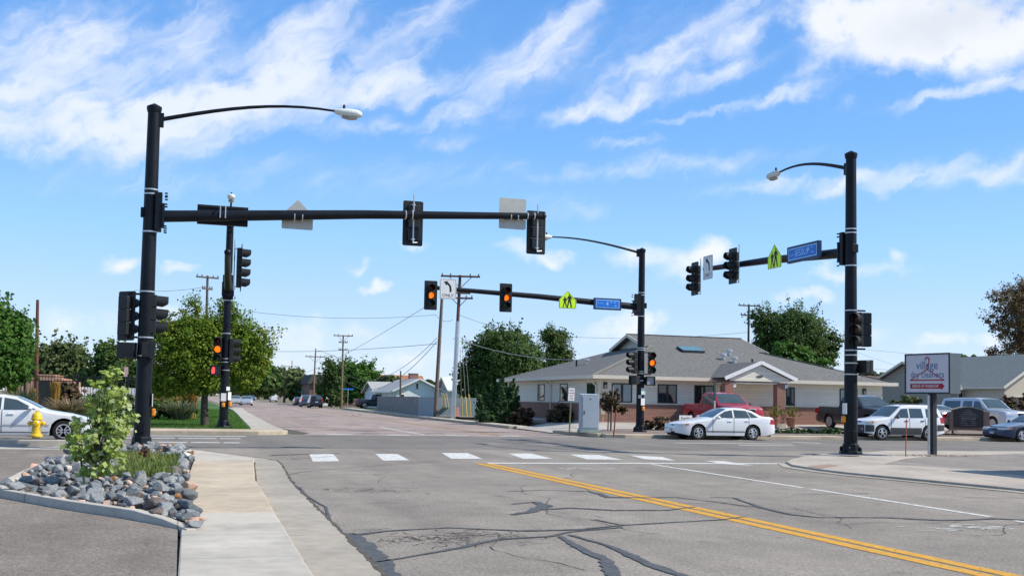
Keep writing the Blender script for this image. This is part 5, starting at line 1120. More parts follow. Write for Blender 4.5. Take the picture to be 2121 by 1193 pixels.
SUB = dict(SUV); SUB.update(L=5.6, W=2.0, R=.39, wheels=(1.0, 4.35), belt=1.15, tum=.22, paint=P_SILVER, rock=.33, nose=.12, top=[(0, .9), (.06, 1.06), (.3, 1.14), (1.3, 1.22), (1.5, 1.26), (1.95, 1.62), (2.2, 1.83), (2.7, 1.9), (4.8, 1.9), (5.3, 1.86), (5.45, 1.6), (5.57, 1.1), (5.6, .8)],
    win=[[(1.75, 1.22), (2.6, 1.22), (2.6, 1.72), (2.2, 1.7)], [(2.75, 1.22), (3.55, 1.22), (3.5, 1.72), (2.75, 1.72)], [(3.75, 1.24), (5.2, 1.26), (5.1, 1.72), (3.75, 1.72)]], ws=(1.52, 2.18), rw=(5.34, 5.54),
    front=PICK['front'], sidepatch=[], rear=[('tail_light', .75, .95, .8, 1.4, TLAMP)], seams=[(1.5, .5, 1.2), (2.68, .5, 1.2), (3.66, .5, 1.2)], handles=[(2.5, 1.08), (3.5, 1.08)], mirror=(1.75, 1.18))
c = atY(1946, 840, 56.6); car('suburban_wagon', 'long silver and white wagon parked behind the brown monument sign', 'SUV', (c.x+1.0, 53.9, .36), -1.54, SUB)
BG = dict(SEDAN); BG.update(paint=P_BEIGE)
c = atY(1972, 868, 50.6); car('saloon_car', 'pale beige saloon parked tail first behind the white off-roader', 'car', (c.x, 52.9, .36), math.radians(91), BG)
# far up the street
WAG = dict(SUV); WAG.update(paint=P_BLACK)
def far(px_, py_, head, sp, name, label, cat, dz=0.0):
    c = g(px_, py_); return car(name, label, cat, (c.x, c.y, 0), head, sp, None, 1)
far(510.5, 839.5, -math.pi/2-.03, dict(SEDAN, paint=P_SILVER), 'saloon_car', 'silver saloon driving toward the camera on the far street', 'car')
far(566, 831.5, math.pi/2, dict(SUV, paint=P_WHITE, top=[(0, .78), (.3, .98), (1.1, 1.15), (1.7, 1.8), (2.0, 1.95), (4.3, 1.95), (4.4, 1.2), (4.42, .8)], tum=.12), 'van', 'white van driving away at the far end of the street', 'van')
far(652, 844.5, math.pi/2-.02, dict(WAG, rear=[('tail_light', .62, .8, .9, 1.3, TLAMP), ('rear_window', .0, .62, 1.1, 1.55, CGLASS), ('licence_plate', -.2, .2, .75, .88, PLATE)]), 'suv', 'black off-roader parked nearest in the row by the far kerb', 'SUV')
far(634, 842.3, math.pi/2-.02, dict(WAG, paint=P_BLUE, rear=[('tail_light', .62, .8, .9, 1.3, TLAMP), ('bumper', .0, .8, .5, .7, CHROME)]), 'suv', 'dark blue off-roader with bright bumper parked second in the row', 'SUV')
far(618.5, 839.3, math.pi/2-.02, dict(SEDAN, paint=P_BLACK), 'saloon_car', 'dark saloon parked farthest in the row by the far kerb', 'car')
far(521, 829.5, -math.pi/2, dict(SEDAN, paint=P_BLUE), 'saloon_car', 'tiny blue saloon far up the street', 'car')
far(487, 838.0, -math.pi/2, dict(SEDAN, paint=P_BEIGE), 'saloon_car', 'beige saloon at the kerb beside the silver saloon', 'car')
c = atY(775, 838, 140); car('pickup_truck', 'black pickup parked left of the grey board fence', 'pickup', (c.x+.2, 140, .1), .05, dict(PICK, paint=P_BLACK), None, 1)
# ------------------------------------------------------------------ hydrant, cabinet, signs, stakes
YEL = mat('hydrant_yellow', (.72, .47, .02), .4, var=.12, sc=7, coat=.2)
h = g(78, 917); hy = thing('fire_hydrant', 'yellow fire hydrant on the kerb before the white car', 'hydrant', (h.x, h.y-.45, .08))
b = MB(); b.lathe([(.11, 0), (.11, .12)], 14); b.build('base_pipe', mat('hydrant_base_metal', (.35, .30, .27), .6, .3), hy, True)
b = MB(); b.lathe([(.185, .12), (.19, .13), (.19, .18), (.185, .19), (.135, .21), (.125, .3), (.12, .45), (.125, .62), (.16, .64), (.165, .665), (.16, .69), (.15, .71), (.145, .76), (.12, .82), (.07, .86), (.045, .87), (.04, .92), (.001, .925)], 20); b.build('barrel', YEL, hy, True)
for a in (0, math.pi, -math.pi/2):
    b = MB(); r = .07 if a != -math.pi/2 else .09; d = Vector((math.cos(a), math.sin(a), 0)); z = Vector((0, 0, .53)); b.tube([z+d*.09, z+d*.17], r*.85, 14); b.tube([z+d*.17, z+d*.2, z+d*.235], [r*1.15, r*1.15, r*.7], 14); b.tube([z+d*.235, z+d*.27], .022, 5); b.build('outlet_cap', YEL, hy, True)
b = MB()
for sg in (-1, 1): b.tube([(sg*.2, -.02, .5), (sg*.2, -.05, .38), (sg*.13, -.06, .3), (sg*.11, -.09, .42)], .008, 5)
b.build('chain', STEEL, hy)
CAB = mat('cabinet_grey_paint', (.34, .40, .44), .5, var=.06)
c = g(1224, 903); cb = thing('utility_cabinet', 'pale grey traffic signal cabinet on a concrete pad by the pole', 'cabinet', (c.x+.1, c.y+.55, .16), -.18)
b = MB(); b.box(-.48, .48, -.4, .4, 0, .12); b.build('pad', mat('greenish_concrete', (.32, .38, .33), .9), cb)
b = MB(); b.box(-.42, .42, -.3, .35, .12, 1.72); b.prism([(-.3, 1.72), (.35, 1.72), (.35, 1.8), (-.3, 1.76)], -.44, .44, 'x'); b.build('housing', CAB, cb, bevel=.012)
b = MB(); b.box(-.36, .39, -.325, -.301, .22, 1.66); dr = b.build('door', mat('cabinet_door_paint', (.40, .46, .50), .5, var=.05), cb, bevel=.008); b = MB(); b.box(-.3, -.27, -.36, -.326, .85, 1.0); b.build('handle', DARK, dr); b = MB(); b.lathe([(.03, -.335), (.03, -.326)], 10, (0, 0, 1.55), 'y'); b.build('lock', DARK, dr)
c = g(1203, 893); el = thing('meter_pedestal', 'slim grey electric meter pedestal left of the signal cabinet', 'cabinet', (c.x-.25, c.y-1.2, .16), -.1); b = MB(); b.box(-.15, .15, -.12, .12, 0, .75); b.build('base', mat('dark_meter_base', (.12, .16, .17), .5), el); b = MB(); b.box(-.16, .16, -.13, .13, .75, 1.62); b.build('meter_box', CAB, el, bevel=.01)
b = MB(); b.box(-.26, -.165, -.1, .0, 1.2, 1.4); b.build('meter', STEEL, el)
# small restriction sign
c = g(1179, 903); np_ = thing('parking_sign', 'small white and red restriction sign on a leaning green post', 'road sign', (c.x, c.y, .14)); np_.rotation_euler = (0, R_(2.2), 0)
zt_ = atY(1187, 803, c.y).z-.14; b = MB(); b.box(-.03, .03, -.02, .02, 0, zt_-.05); b.build('post', mat('green_post', (.12, .14, .07), .6, var=.2), np_)
b = MB(); b.prism(rrect(.15, .29, .03), -.03, -.021, 'y'); b.v = [(v[0], v[1], v[2]+zt_-.3) for v in b.v]; b.build('sign_face', SW, np_)
b = MB()
for i, (s_, sz) in enumerate((('NO', .13), ('PARKING', .07), ('ANY', .09), ('TIME', .09))): q = text(s_, sz, .003); place(q, (0, -.033, zt_-.12-.125*i)); b.add(q.v, q.f)
b.build('lettering', mat('sign_red', (.55, .05, .05), .5), np_)
# slim marker post before the porch
c = g(1481, 893); mk = thing('marker_post', 'slim dark and white banded post standing between the red pickup and the porch', 'post', (atY(1480, 870, 48.2).x, 48.2, .2)); zt_ = atY(1481, 790, 48.2).z-.2
b = MB(); b.box(-.035, .035, -.03, .03, 0, zt_*.62); b.build('post', mat('banded_post', (.45, .45, .45), .6, var=.5, sc=9), mk); b = MB(); b.box(-.05, .05, -.035, .035, zt_*.62, zt_); b.build('plate', mat('green_plate', (.03, .07, .06), .5), mk)
# dry cleaners sign
c = g(1932, 941, .1); sgn = thing('shop_sign', 'boxed village dry cleaners sign with a red hanger on a dark post', 'sign', (c.x, c.y, .1))
Pz = mat('sign_face_lilac_white', (.60, .58, .62), .4, var=.03); ff = atY(1881, 737, c.y)
sc_ = 1.0; fa = R_(-78)   # face turned to the left
dcam = 2200/ (Vector((c.x, c.y, 0)).dot(Vector((math.sin(HD), math.cos(HD), 0))))
zt_ = atY(1932, 733, c.y).z-.1; zb_ = atY(1932, 815, c.y).z-.1; hh = zt_-zb_
wd = 1.74; dp = .5
hold = thing('tmp', None, None); bpy.data.objects.remove(hold)
def rotb(b): b.v = [(v[0], v[1]-.25, v[2]) for v in b.v]; return place(b, (0, 0, 0), fa)
b = MB(); b.box(-wd/2, wd/2, -.005, dp, zb_, zt_); rotb(b); bx_ = b.build('sign_box', mat('slate_sign_box', (.10, .125, .15), .5, var=.06), sgn)
b = MB(); b.box(-wd/2+.03, wd/2-.03, -.012, -.006, zb_+.03, zt_-.03); rotb(b); b.build('sign_face', Pz, sgn)
b = MB(); w_ = .035
b.box(-wd/2-.01, wd/2+.01, -.03, -.0055, zb_-.01, zb_+w_); b.box(-wd/2-.01, wd/2+.01, -.03, -.0055, zt_-w_, zt_+.01); b.box(-wd/2-.01, -wd/2+w_, -.03, -.0055, zb_+w_, zt_-w_); b.box(wd/2-w_, wd/2+.01, -.03, -.0055, zb_+w_, zt_-w_); rotb(b); b.build('frame', mat('dark_sign_frame', (.015, .02, .03), .5), sgn)
b = MB(); q = text('village', hh*.30, .004, .92); place(q, (0, -.016, zb_+hh*.70)); b.add(q.v, q.f); q = text('dry cleaners', hh*.225, .004, .92); place(q, (0.0, -.016, zb_+hh*.47)); b.add(q.v, q.f); rotb(b); b.build('lettering', mat('sign_slate_blue', (.09, .16, .27), .5), sgn)
RED = mat('sign_dark_red', (.36, .012, .035), .5); b = MB()
zc = zb_+hh
pts = [(-.66, .335), (0, .60), (.66, .335), (-.66, .335)]
for (xa, za), (xb, zb2) in zip(pts, pts[1:]): b.bar((xa, -.022, zb_+hh*za), (xb, -.022, zb_+hh*zb2), .008, .035 if za == zb2 else .022)
hk = [(0, .60), (.0, .68), (.07, .74), (.09, .82), (.06, .89), (0, .91), (-.05, .89), (-.07, .84)]
for (xa, za), (xb, zb2) in zip(hk, hk[1:]): b.bar((xa, -.022, zb_+hh*za), (xb, -.022, zb_+hh*zb2), .008, .035)
rotb(b); b.build('hanger_emblem', RED, sgn)
b = MB(); b.prism([(-.66, zb_+hh*.12), (.56, zb_+hh*.12), (.56, zb_+hh*.09), (.67, zb_+hh*.18), (.56, zb_+hh*.27), (.56, zb_+hh*.245), (-.66, zb_+hh*.245)], -.018, -.0125, 'y'); rotb(b); ar = b.build('arrow', RED, sgn)
q = text('DRIVE UP WINDOW', hh*.095, .004, .92); place(q, (-.06, -.022, zb_+hh*.18)); rotb(q); q.build('lettering', SW, ar)
b = MB(); b.box(-.09, .09, .16, .34, 0, zb_); rotb(b); b.build('post', mat('dark_square_post', (.02, .02, .028), .5), sgn)
bx = thing('sign_prop', 'bare galvanised tube beside the dark sign post', 'post', (c.x-.19, c.y-.05, .1)); b = MB(); b.tube([(0, 0, 0), (0, 0, zb_-.05)], .04, 10); b.build('tube', STEEL, bx, True)
c = g(1876, 945, .1); st_ = thing('survey_stake', 'thin orange stake on the pavement left of the dry cleaners sign', 'stake', (c.x, c.y, .1)); b = MB(); b.tube([(0, 0, 0), (.03, 0, atY(1878, 868, c.y).z-.1)], .016, 6); b.build('rod', mat('rust_orange_rod', (.42, .10, .05), .6), st_)
# brown brick monument
c0, c1 = atY(1986, 905, 49.5), atY(2060, 905, 48.0); mn = thing('monument_sign', 'brown arched monument sign on brick piers by the right kerb', 'sign', (c0.x, 50.0, .3), -.5)
MBR = brick('monument_brick', (.20, .09, .06), (.25, .12, .08), (.3, .24, .2)); BRN = mat('brown_sign_board', (.035, .028, .026), .5, var=.1)
wl = 1.95; b = MB(); b.box(-.1, wl, 0, .6, 0, 1.12); b.build('brick_base', MBR, mn)
b = MB(); pts = [(.05, .25), (1.62, .25), (1.62, 1.2)]+[(1.62-1.57*i/10, 1.2+.17*math.sin(math.pi*i/10)) for i in range(1, 10)]+[(.05, 1.2)]; b.prism(pts, -.06, .62, 'y'); b.build('sign_board', BRN, mn)
b = MB(); pts = [(.0, 1.21), (1.67, 1.21)]+[(1.67-1.67*i/10, 1.25+.17*math.sin(math.pi*i/10)) for i in range(0, 11)]; b.prism(pts, .04, .66, 'y'); b.build('cap', mat('tan_capstone', (.40, .32, .24), .8), mn)
b = MB(); b.box(1.7, wl+.02, -.03, .63, 1.12, 1.17); b.build('pier_cap', mat('tan_capstone', (.40, .32, .24), .8), mn)
b = MB()
for i, (s_, sz) in enumerate((('family', .11), ('dentistry', .14), ('Troy Schmidt DDS', .11), ('Orthodontics & Dental Care', .085), ('303-659-0600', .14), ('general      cosmetic', .09), ('restorative      implants', .09), ('new patients welcome', .09))): q = text(s_, sz, .003); place(q, (.83, -.066, 1.22-.12*i)); b.add(q.v, q.f)
b.build('lettering', mat('grey_lettering', (.30, .28, .27), .5), mn)
# young tree stakes, planters
def stake(px_, py_, tx, ty, label, col):
    c = g(px_, py_, .16) if py_ > 895 else atY(px_, 893, 49.6); c.z = .16; t = thing('tree_stake', label, 'stake', c); z = atY(tx, ty, c.y); b = MB(); b.tube([(0, 0, 0), (z.x-c.x, 0, z.z-.16)], .03, 6); b.build('rod', col, t)
RST = mat('rusty_steel_stake', (.25, .06, .04), .7)
stake(1271, 904, 1276, 848, 'tall rusty stake in the gravel right of the young tree', RST); stake(1259, 880, 1261, 845, 'dark rusty stake left of the young tree', mat('dark_rusty_stake', (.09, .05, .04), .8)); stake(1266, 882, 1270, 800, 'pale wooden stake tied to the young tree', mat('pale_stake', (.3, .25, .2), .8))
c = atY(1248, 872, 55.0); b = MB(); o_ = thing('gas_meter', 'small beige pipe and valve at the clinic wall', 'meter', (c.x, 55.0, .45)); b.box(-.12, .12, -.08, .1, .45, .75); b.tube([(0, 0, 0), (0, 0, .5)], .04, 6); b.build('meter', mat('beige_metal', (.45, .38, .28), .6), o_)
for px_, lab in ((1600, 'terracotta planter of shrubs left of the right porch pillar'), (1635, 'tall terracotta planter right of the right porch pillar')):
    x = atY(px_, 870, 53.0).x; t = thing('planter', lab, 'planter', (x, 52.8, .4)); b = MB(); b.lathe([(.2, 0), (.28, .35), (.3, .4), (.3, .5), (.26, .5), (.25, .42)], 14); b.build('pot', mat('terracotta', (.27, .12, .08), .8, var=.2), t, True)
    b = MB(); r = random.Random(px_); 
    for k in range(110):
        a = r.uniform(0, 6.28); e = r.uniform(.2, 1.4); d = Vector((math.cos(a)*math.cos(e), math.sin(a)*math.cos(e), math.sin(e))); p = Vector((0, 0, .5))+d*r.uniform(.1, .62); n_ = d.cross(Vector((r.random(), r.random(), r.random()))).normalized()*.05; b.add([p-n_, p+d*.14, p+n_], [(0, 1, 2)])
    b.build('foliage', leafmat('planter_leaf', [(.05, .09, .015), (.16, .17, .03), (.25, .22, .06)]), t, fix=False)
# ------------------------------------------------------------------ utility poles and wires
def upole(name, label, base, top, r=.16, arms=(), m=WOODP, lean=None, lower=None):
    t = thing(name, label, 'utility pole', base); v = Vector(top)-Vector(base); b = MB(); b.tube([(0, 0, -.1), v*.5, v], [r, r*.85, r*.65], 10); b.build('pole', m, t, True)
    if lower: b = MB(); b.tube([(0, 0, -.1), v*lower], [r+.02, r*.9+.015], 12); b.build('sleeve', STEEL, t, True)
    for (f, ln, an, braces) in arms:
        p = v*f; d = Vector((math.cos(an), math.sin(an), 0)); b = MB(); b.bar(p-d*ln/2+Vector((0, -.12, 0)), p+d*ln/2+Vector((0, -.12, 0)), .1, .13)
        if braces:
            for sg in (-1, 1): b.bar(p+d*sg*ln*.3+Vector((0, -.14, 0)), p-Vector((0, .14, ln*.3)), .03, .05)
        cx = b.build('crossarm', m, t); b = MB()
        for u in (-.46, -.25, .25, .46): q = p+d*ln*u+Vector((0, -.12, .06)); b.lathe([(.03, 0), (.05, .05), (.05, .14), (.02, .17)], 7, tuple(q))
        b.build('insulator', mat('grey_insulator', (.12, .12, .13), .4), cx)
    return t, v
BRP = mat('brown_pole', (.13, .05, .035), .85, var=.25)
def pole_at(px_, py_, tx, ty, label, name='utility_pole', Y=None, **k):
    c = g(px_, py_) if Y is None else atY(px_, py_, Y); c.z = max(0, min(c.z, .5)); return upole(name, label, tuple(c), tuple(atY(tx, ty, c.y)), **k)
pole_at(901, 867, 917, 592, 'tall wooden utility pole with crossarms beside the steel-sleeved pole', arms=((.985, 3.0, .45, False),), r=.17, m=mat('grey_brown_pole', (.15, .12, .10), .85, var=.3, sc=6))
U2 = pole_at(938, 871, 953, 570, 'reddish utility pole in a steel sleeve with two crossarms', arms=((.99, 2.9, -.25, True), (.84, 2.0, -.25, True), (.875, 1.6, -.25, False)), r=.16, lower=.68, m=mat('red_brown_pole', (.12, .065, .05), .85, var=.3, sc=5))
pole_at(707, 846, 711, 694, 'utility pole with a wide crossarm and street lamp by the far kerb', arms=((.99, 2.6, -.1, True), (.9, 1.2, -.1, False), (.8, 1.2, -.1, False)), r=.15, m=mat('tan_pole', (.20, .14, .09), .85, var=.2))
pole_at(648, 842, 654, 722, 'smaller crossarm utility pole before the mansard building', arms=((.86, 3.0, -.1, True),), r=.15, m=mat('tan_pole', (.20, .14, .09), .85, var=.2))
pole_at(603, 832, 605, 746, 'distant utility pole among the street trees', arms=((.85, 3.6, -.1, False),), r=.16, m=mat('tan_pole', (.20, .14, .09), .85, var=.2))
pole_at(423, 850, 430, 571, 'wooden utility pole rising behind the lawn tree', Y=92, arms=((.985, 1.9, .3, False), (.9, 1.0, .6, False)), r=.15)
pole_at(74, 850, 78, 621, 'plain brown post standing beyond the park fence', name='post', Y=84, r=.16, m=BRP)
pole_at(105, 850, 107, 711, 'slender dark pole left of the park trees', name='post', Y=115, r=.12); pole_at(177, 850, 177, 734, 'thin dark pole between the park trees', name='post', Y=130, r=.12)
pole_at(1549, 850, 1551, 630, 'crossarm utility pole rising behind the clinic roof', Y=98, arms=((.985, 2.4, -.1, False), (.9, 1.9, -.1, False)), r=.15)
pole_at(829, 840, 830, 768, 'short pole beyond the cottage roof', name='post', Y=130, r=.13)
lp = g(712, 846); t, v = upole('lamp_arm', None, tuple(atY(707, 742, lp.y)), tuple(atY(664, 727, lp.y)), .05, (), STEEL); tag(t, 'street lamp on a slanting arm fixed to the crossarm pole', 'street lamp'); b = MB(); e = v; b.box(e.x-.7, e.x+.1, -.15, .15, e.z-.1, e.z+.1); b.build('lamp_head', LAMPG, t, bevel=.05)
WIRE = mat('dark_wire', (.11, .11, .115), .6); WIREL = mat('pale_sheathed_wire', (.38, .40, .38), .5)
def wire(pA, pB, sag, label, r=.016, m=WIRE):
    pts = []; A = Vector(pA); B = Vector(pB)
    for i in range(21): u = i/20; pts.append(A.lerp(B, u)-Vector((0, 0, sag*4*u*(1-u))))
    b = MB(); b.tube(pts, r*.72, 5); o = b.build('power_line', m); tag(o, label, 'wire')
wire(atY(480, 640, 92), atY(903, 652, 84), .5, 'long level wire from the lawn tree pole to the twin poles', .02)
wire(atY(902, 652, 84), atY(938, 662, 76), .3, 'short wire slung between the twin utility poles', .02)
wire(atY(950, 652, 76), atY(1175, 697, 118), .6, 'wire running right from the steel-sleeved pole past the big tree', .022); wire(atY(1175, 697, 118), atY(1549, 688, 98), .4, 'wire crossing above the clinic roof ridge', .022)
wire(atY(905, 700, 84), atY(708, 768, 140), 2.2, 'upper slack wire dropping left from the leaning pole', .03); wire(atY(905, 707, 84), atY(708, 782, 140), 2.6, 'lower slack wire dropping left from the leaning pole', .035)
wire(atY(905, 712, 84), atY(420, 716, 190), .8, 'faint wire across the far street toward the lawn tree', .03); wire(atY(905, 620, 84), atY(560, 790, 260), 1.5, 'faint wire falling along the far street', .03)
wire(atY(965, 708, 76), atY(1195, 745, 68), .35, 'thick pale cable to the clinic roof mast', .035, WIREL); wire(atY(938, 700, 76), atY(965, 708, 76), .1, 'short pale cable link at the sleeved pole', .03, WIREL)
wire(atY(1775, 722, 120), atY(2121, 742, 120), .3, 'upper thin wire behind the dry cleaners sign', .025); wire(atY(1700, 700, 110), atY(1885, 765, 110), .2, 'slanting wire behind the right pole', .02); wire(atY(1810, 764, 120), atY(1885, 764, 120), .1, 'low thin wire left of the sign', .025)
wire(atY(280, 601, 92), atY(425, 594, 92), .2, 'thin wire left of the lawn tree pole', .02)
c = onroof(1198, 742) if False else Vector(atY(1195, 745, 68)); 
mt_ = thing('roof_mast', 'thin guyed mast standing on the left slope of the clinic roof', 'mast', (c.x, c.y, 3.9)); b = MB(); b.tube([(0, 0, 0), (atY(1180, 698, 68).x-c.x, 0, atY(1180, 698, 68).z-3.9)], .03, 6); b.build('rod', STEEL, mt_)
# guy wires with yellow sleeves
YS = mat('yellow_guy_sleeve', (.68, .52, .08), .6, var=.1); PS = mat('pale_guy_sleeve', (.62, .62, .45), .6)
for i, (bx_, by, tx, ty) in enumerate(((957, 866, 953, 720), (967, 868, 958, 722), (975, 867, 963, 708), (920, 862, 916, 814), (925, 862, 919, 814), (931, 862, 924, 814))):
    A = g(bx_, by, .1); B = atY(tx, ty, 76.0); t = thing('guy_wire', ['leftmost yellow-sleeved guy wire at the sleeved pole', 'middle yellow-sleeved guy wire at the sleeved pole', 'rightmost yellow-sleeved guy wire at the sleeved pole', 'pale leaning guard nearest the leaning pole', 'pale leaning guard between two others by the fence end', 'pale leaning guard nearest the sleeved pole'][i], 'guy wire', A)
    v = B-A; b = MB(); 
    if i < 3: b.tube([(0, 0, 0), v], .018, 5); b.build('cable', WIREL, t); b = MB(); b.tube([(0, 0, 0), v*.32], .055, 8); b.build('sleeve', YS, t)
    else: b.tube([(0, 0, 0), v], .06, 8); b.build('sleeve', PS, t)
c = g(945, 869); t = thing('marker_board', 'faded pink board leaning at the foot of the sleeved pole', 'board', (c.x+.1, c.y, .1)); b = MB(); b.prism([(-.2, 0), (.2, 0), (.08, .95), (-.08, .95)], 0, .06, 'y'); b.build('board', mat('faded_pink', (.55, .28, .22), .8), t)
# blue street-name blades up the far street
for px_, py_, tx, lab in ((720, 846, 804, 'blue street blade on a thin post right of the crossarm pole'), (624, 838, 810, 'green street blade on a thin post by the parked dark cars')):
    c = g(px_, py_); t = thing('street_name_sign', lab, 'street sign', tuple(c)); z = atY(px_, tx, c.y).z; b = MB(); b.tube([(0, 0, 0), (0, 0, z)], .04, 6); b.build('post', STEEL, t); b = MB(); b.box(-.75, .75, -.02, .02, z-.22, z); b.build('blade', BLUE if px_ > 700 else mat('green_blade', (.02, .2, .12), .5), t)
# left: white marker, wooden post by the lawn
c = g(318, 868); t = thing('post', 'thin pale wooden post on the lawn beside the leftmost pole', 'post', (c.x, c.y, .13)); b = MB(); b.tube([(0, 0, 0), (.04, 0, atY(321, 800, c.y).z-.13)], .05, 7); b.build('rod', mat('pale_wood', (.38, .28, .18), .8), t)
c = atY(261, 770, 70); t = thing('park_sign', 'small pale pink sign on a post behind the sapling', 'sign', (c.x, 70, 0)); b = MB(); b.box(-.13, .13, 0, .03, c.z-.3, c.z+.3); b.build('panel', mat('pale_pink', (.55, .36, .34), .6), t); b = MB(); b.tube([(0, .05, 0), (0, .05, c.z)], .03, 6); b.build('post', STEEL, t)
# ------------------------------------------------------------------ trees and plants
def leaves_obj(name, pos, nrm, size, m, parent=None, seed=1, shape='leaf', kind=None):
    """many small pointed leaf faces, each folded along its midrib"""
    r = np.random.default_rng(seed); n = len(pos); pos = np.asarray(pos, float); nrm = np.asarray(nrm, float)
    nrm /= np.linalg.norm(nrm, axis=1, keepdims=True)+1e-9
    t = r.normal(size=(n, 3)); t -= nrm*np.sum(t*nrm, axis=1, keepdims=True); t /= np.linalg.norm(t, axis=1, keepdims=True)+1e-9
    bt = np.cross(nrm, t); s = (size*r.uniform(.6, 1.35, n))[:, None]
    if shape == 'leaf': pts = [-.5*t, .42*bt-.05*t+.08*nrm, .6*t, -.42*bt-.05*t+.08*nrm]
    elif shape == 'blade': pts = [-.0*t-.09*bt, .09*bt, .05*bt+1.0*t, -.02*bt+1.0*t]
    else: pts = [-.5*t, .3*bt-.2*t, .5*bt+.1*t, .22*bt+.25*t, .65*t, -.22*bt+.25*t, -.5*bt+.1*t, -.3*bt-.2*t]
    k = len(pts); V = np.stack([pos+p*s for p in pts], axis=1).reshape(-1, 3)
    me = bpy.data.meshes.new(name); me.vertices.add(n*k); me.vertices.foreach_set('co', V.astype(np.float32).ravel())
    me.loops.add(n*k); me.loops.foreach_set('vertex_index', np.arange(n*k, dtype=np.int32)); me.polygons.add(n)
    me.polygons.foreach_set('loop_start', np.arange(0, n*k, k, dtype=np.int32)); me.polygons.foreach_set('loop_total', np.full(n, k, np.int32)); me.update(calc_edges=True); me.validate()
    me.materials.append(m); o = bpy.data.objects.new(name, me); COL.objects.link(o)
    if parent: o.parent = parent
    if kind: o['kind'] = kind
    return o
def clump_points(lumps, n, seed, clump=.22, per=26, core=.35):
    """leaf clusters spread through ellipsoid lumps (cx,cy,cz,rx,ry,rz), thicker towards the skin, with gaps"""
    r = np.random.default_rng(seed); w = np.array([l[3]*l[4]*l[5] for l in lumps])**.75; w /= w.sum(); P = []; N = []; nc = max(1, n//per)
    idx = r.choice(len(lumps), nc, p=w)
    for i in idx:
        l = lumps[i]; d = r.normal(size=3); d /= np.linalg.norm(d); rad = core+(1-core)*r.random()**.6; rad *= r.uniform(.88, 1.1)
        c = np.array(l[:3])+d*np.array(l[3:6])*rad; cs = clump*np.mean(l[3:6])*r.uniform(.55, 1.3)
        q = r.normal(size=(per, 3))*cs*np.array([.62, .62, .42]); P.append(c+q); N.append(q*.6/cs+d*.6+np.array([0, 0, .7])+r.normal(size=(per, 3))*.55)
    return np.concatenate(P), np.concatenate(N)
BARK = mat('grey_brown_bark', (.075, .058, .045), .9, var=.35, sc=14, bump=.6, bsc=40)
def tree(name, label, base, lumps, n, leaf, lm, trunk_r=.2, seed=1, cat='tree', group=None, clump=.22, limbs=6, core=.35, fork=.35, shape='leaf', twigs=0, lean=(0, 0), trunks=1, per=26, wisps=0):
    """lumps relative to the base"""
    t = thing(name, label, cat, base, 0, group); r = random.Random(seed); b = MB()
    top = max(l[2] for l in lumps); z0 = min(l[2]-l[5] for l in lumps)
    for q in range(trunks):
        ox = (q-(trunks-1)/2)*trunk_r*2.2; fz = max(.3, z0+(top-z0)*fork); pts = [(ox, 0, -.1), (ox+lean[0]*.4+r.uniform(-.08, .08), lean[1]*.4, fz*.5), (ox+lean[0], lean[1], fz)]
        b.tube(pts, [trunk_r*1.25, trunk_r*.95, trunk_r*.75], 10)
        for k in range(limbs):
            l = r.choice(lumps); e = Vector((l[0]+r.uniform(-.6, .6)*l[3], l[1]+r.uniform(-.6, .6)*l[4], l[2]+r.uniform(-.2, .6)*l[5])); s = Vector(pts[-1]) if r.random() < .6 else Vector(pts[1]).lerp(Vector(pts[2]), r.uniform(.4, 1)); m = s.lerp(e, .5)+Vector((r.uniform(-.2, .2), r.uniform(-.2, .2), r.uniform(0, .3)))*trunk_r*3
            b.tube([s, m, e], [trunk_r*.5, trunk_r*.3, trunk_r*.08], 6)
            for w in range(twigs): e2 = e+Vector((r.gauss(0, 1), r.gauss(0, 1), abs(r.gauss(0, 1))))*l[3]*.35; b.tube([m.lerp(e, .7), e2], [trunk_r*.1, trunk_r*.02], 4)
    P, N = clump_points(lumps, n, seed, clump, per, core); wr = np.random.default_rng(seed+5); EP = [P]; EN = [N]
    for k in range(wisps):
        l = lumps[int(wr.integers(len(lumps)))]; d = wr.normal(size=3); d[2] = abs(d[2])*.8+.1; d /= np.linalg.norm(d); a = np.array(l[:3])+d*np.array(l[3:6])*.75; e_ = a+(d+np.array([0, 0, .25]))*wr.uniform(.25, .75)*max(l[3], l[5])
        b.tube([tuple(a), tuple((a+e_)/2+wr.normal(size=3)*.05), tuple(e_)], [trunk_r*.09, trunk_r*.06, trunk_r*.02], 4); m_ = 26; u = wr.random(m_)[:, None]; EP.append(a+(e_-a)*u+wr.normal(size=(m_, 3))*leaf*.9); EN.append(wr.normal(size=(m_, 3))+[0, 0, .6])
    P = np.concatenate(EP); N = np.concatenate(EN)
    b.build('trunk', BARK, t, True); leaves_obj('crown', P, N, leaf, lm, t, seed, shape); return t
LF_LAWN = leafmat('lawn_tree_leaf', [(.06, .12, .012), (.10, .19, .018), (.155, .255, .024), (.23, .30, .035), (.31, .29, .05)], .42)
LF_BRIGHT = leafmat('bright_green_leaf', [(.04, .10, .016), (.07, .17, .025), (.12, .24, .04)], .42)
LF_DARK = leafmat('dark_green_leaf', [(.032, .078, .02), (.06, .12, .028), (.095, .16, .038), (.14, .18, .05)], .4)
LF_MID = leafmat('mid_green_leaf', [(.04, .085, .02), (.07, .125, .03), (.11, .16, .045), (.14, .17, .05)], .38)
LF_OLIVE = leafmat('olive_leaf', [(.055, .095, .03), (.095, .14, .05), (.14, .18, .065), (.18, .18, .07)], .38)
LF_RED = leafmat('reddish_autumn_leaf', [(.09, .075, .04), (.15, .10, .055), (.20, .12, .065), (.15, .15, .06), (.27, .17, .09)], .4)
LF_BURG = leafmat('burgundy_shrub_leaf', [(.04, .06, .018), (.065, .085, .028), (.11, .06, .035), (.17, .085, .065), (.09, .11, .03)], .35)
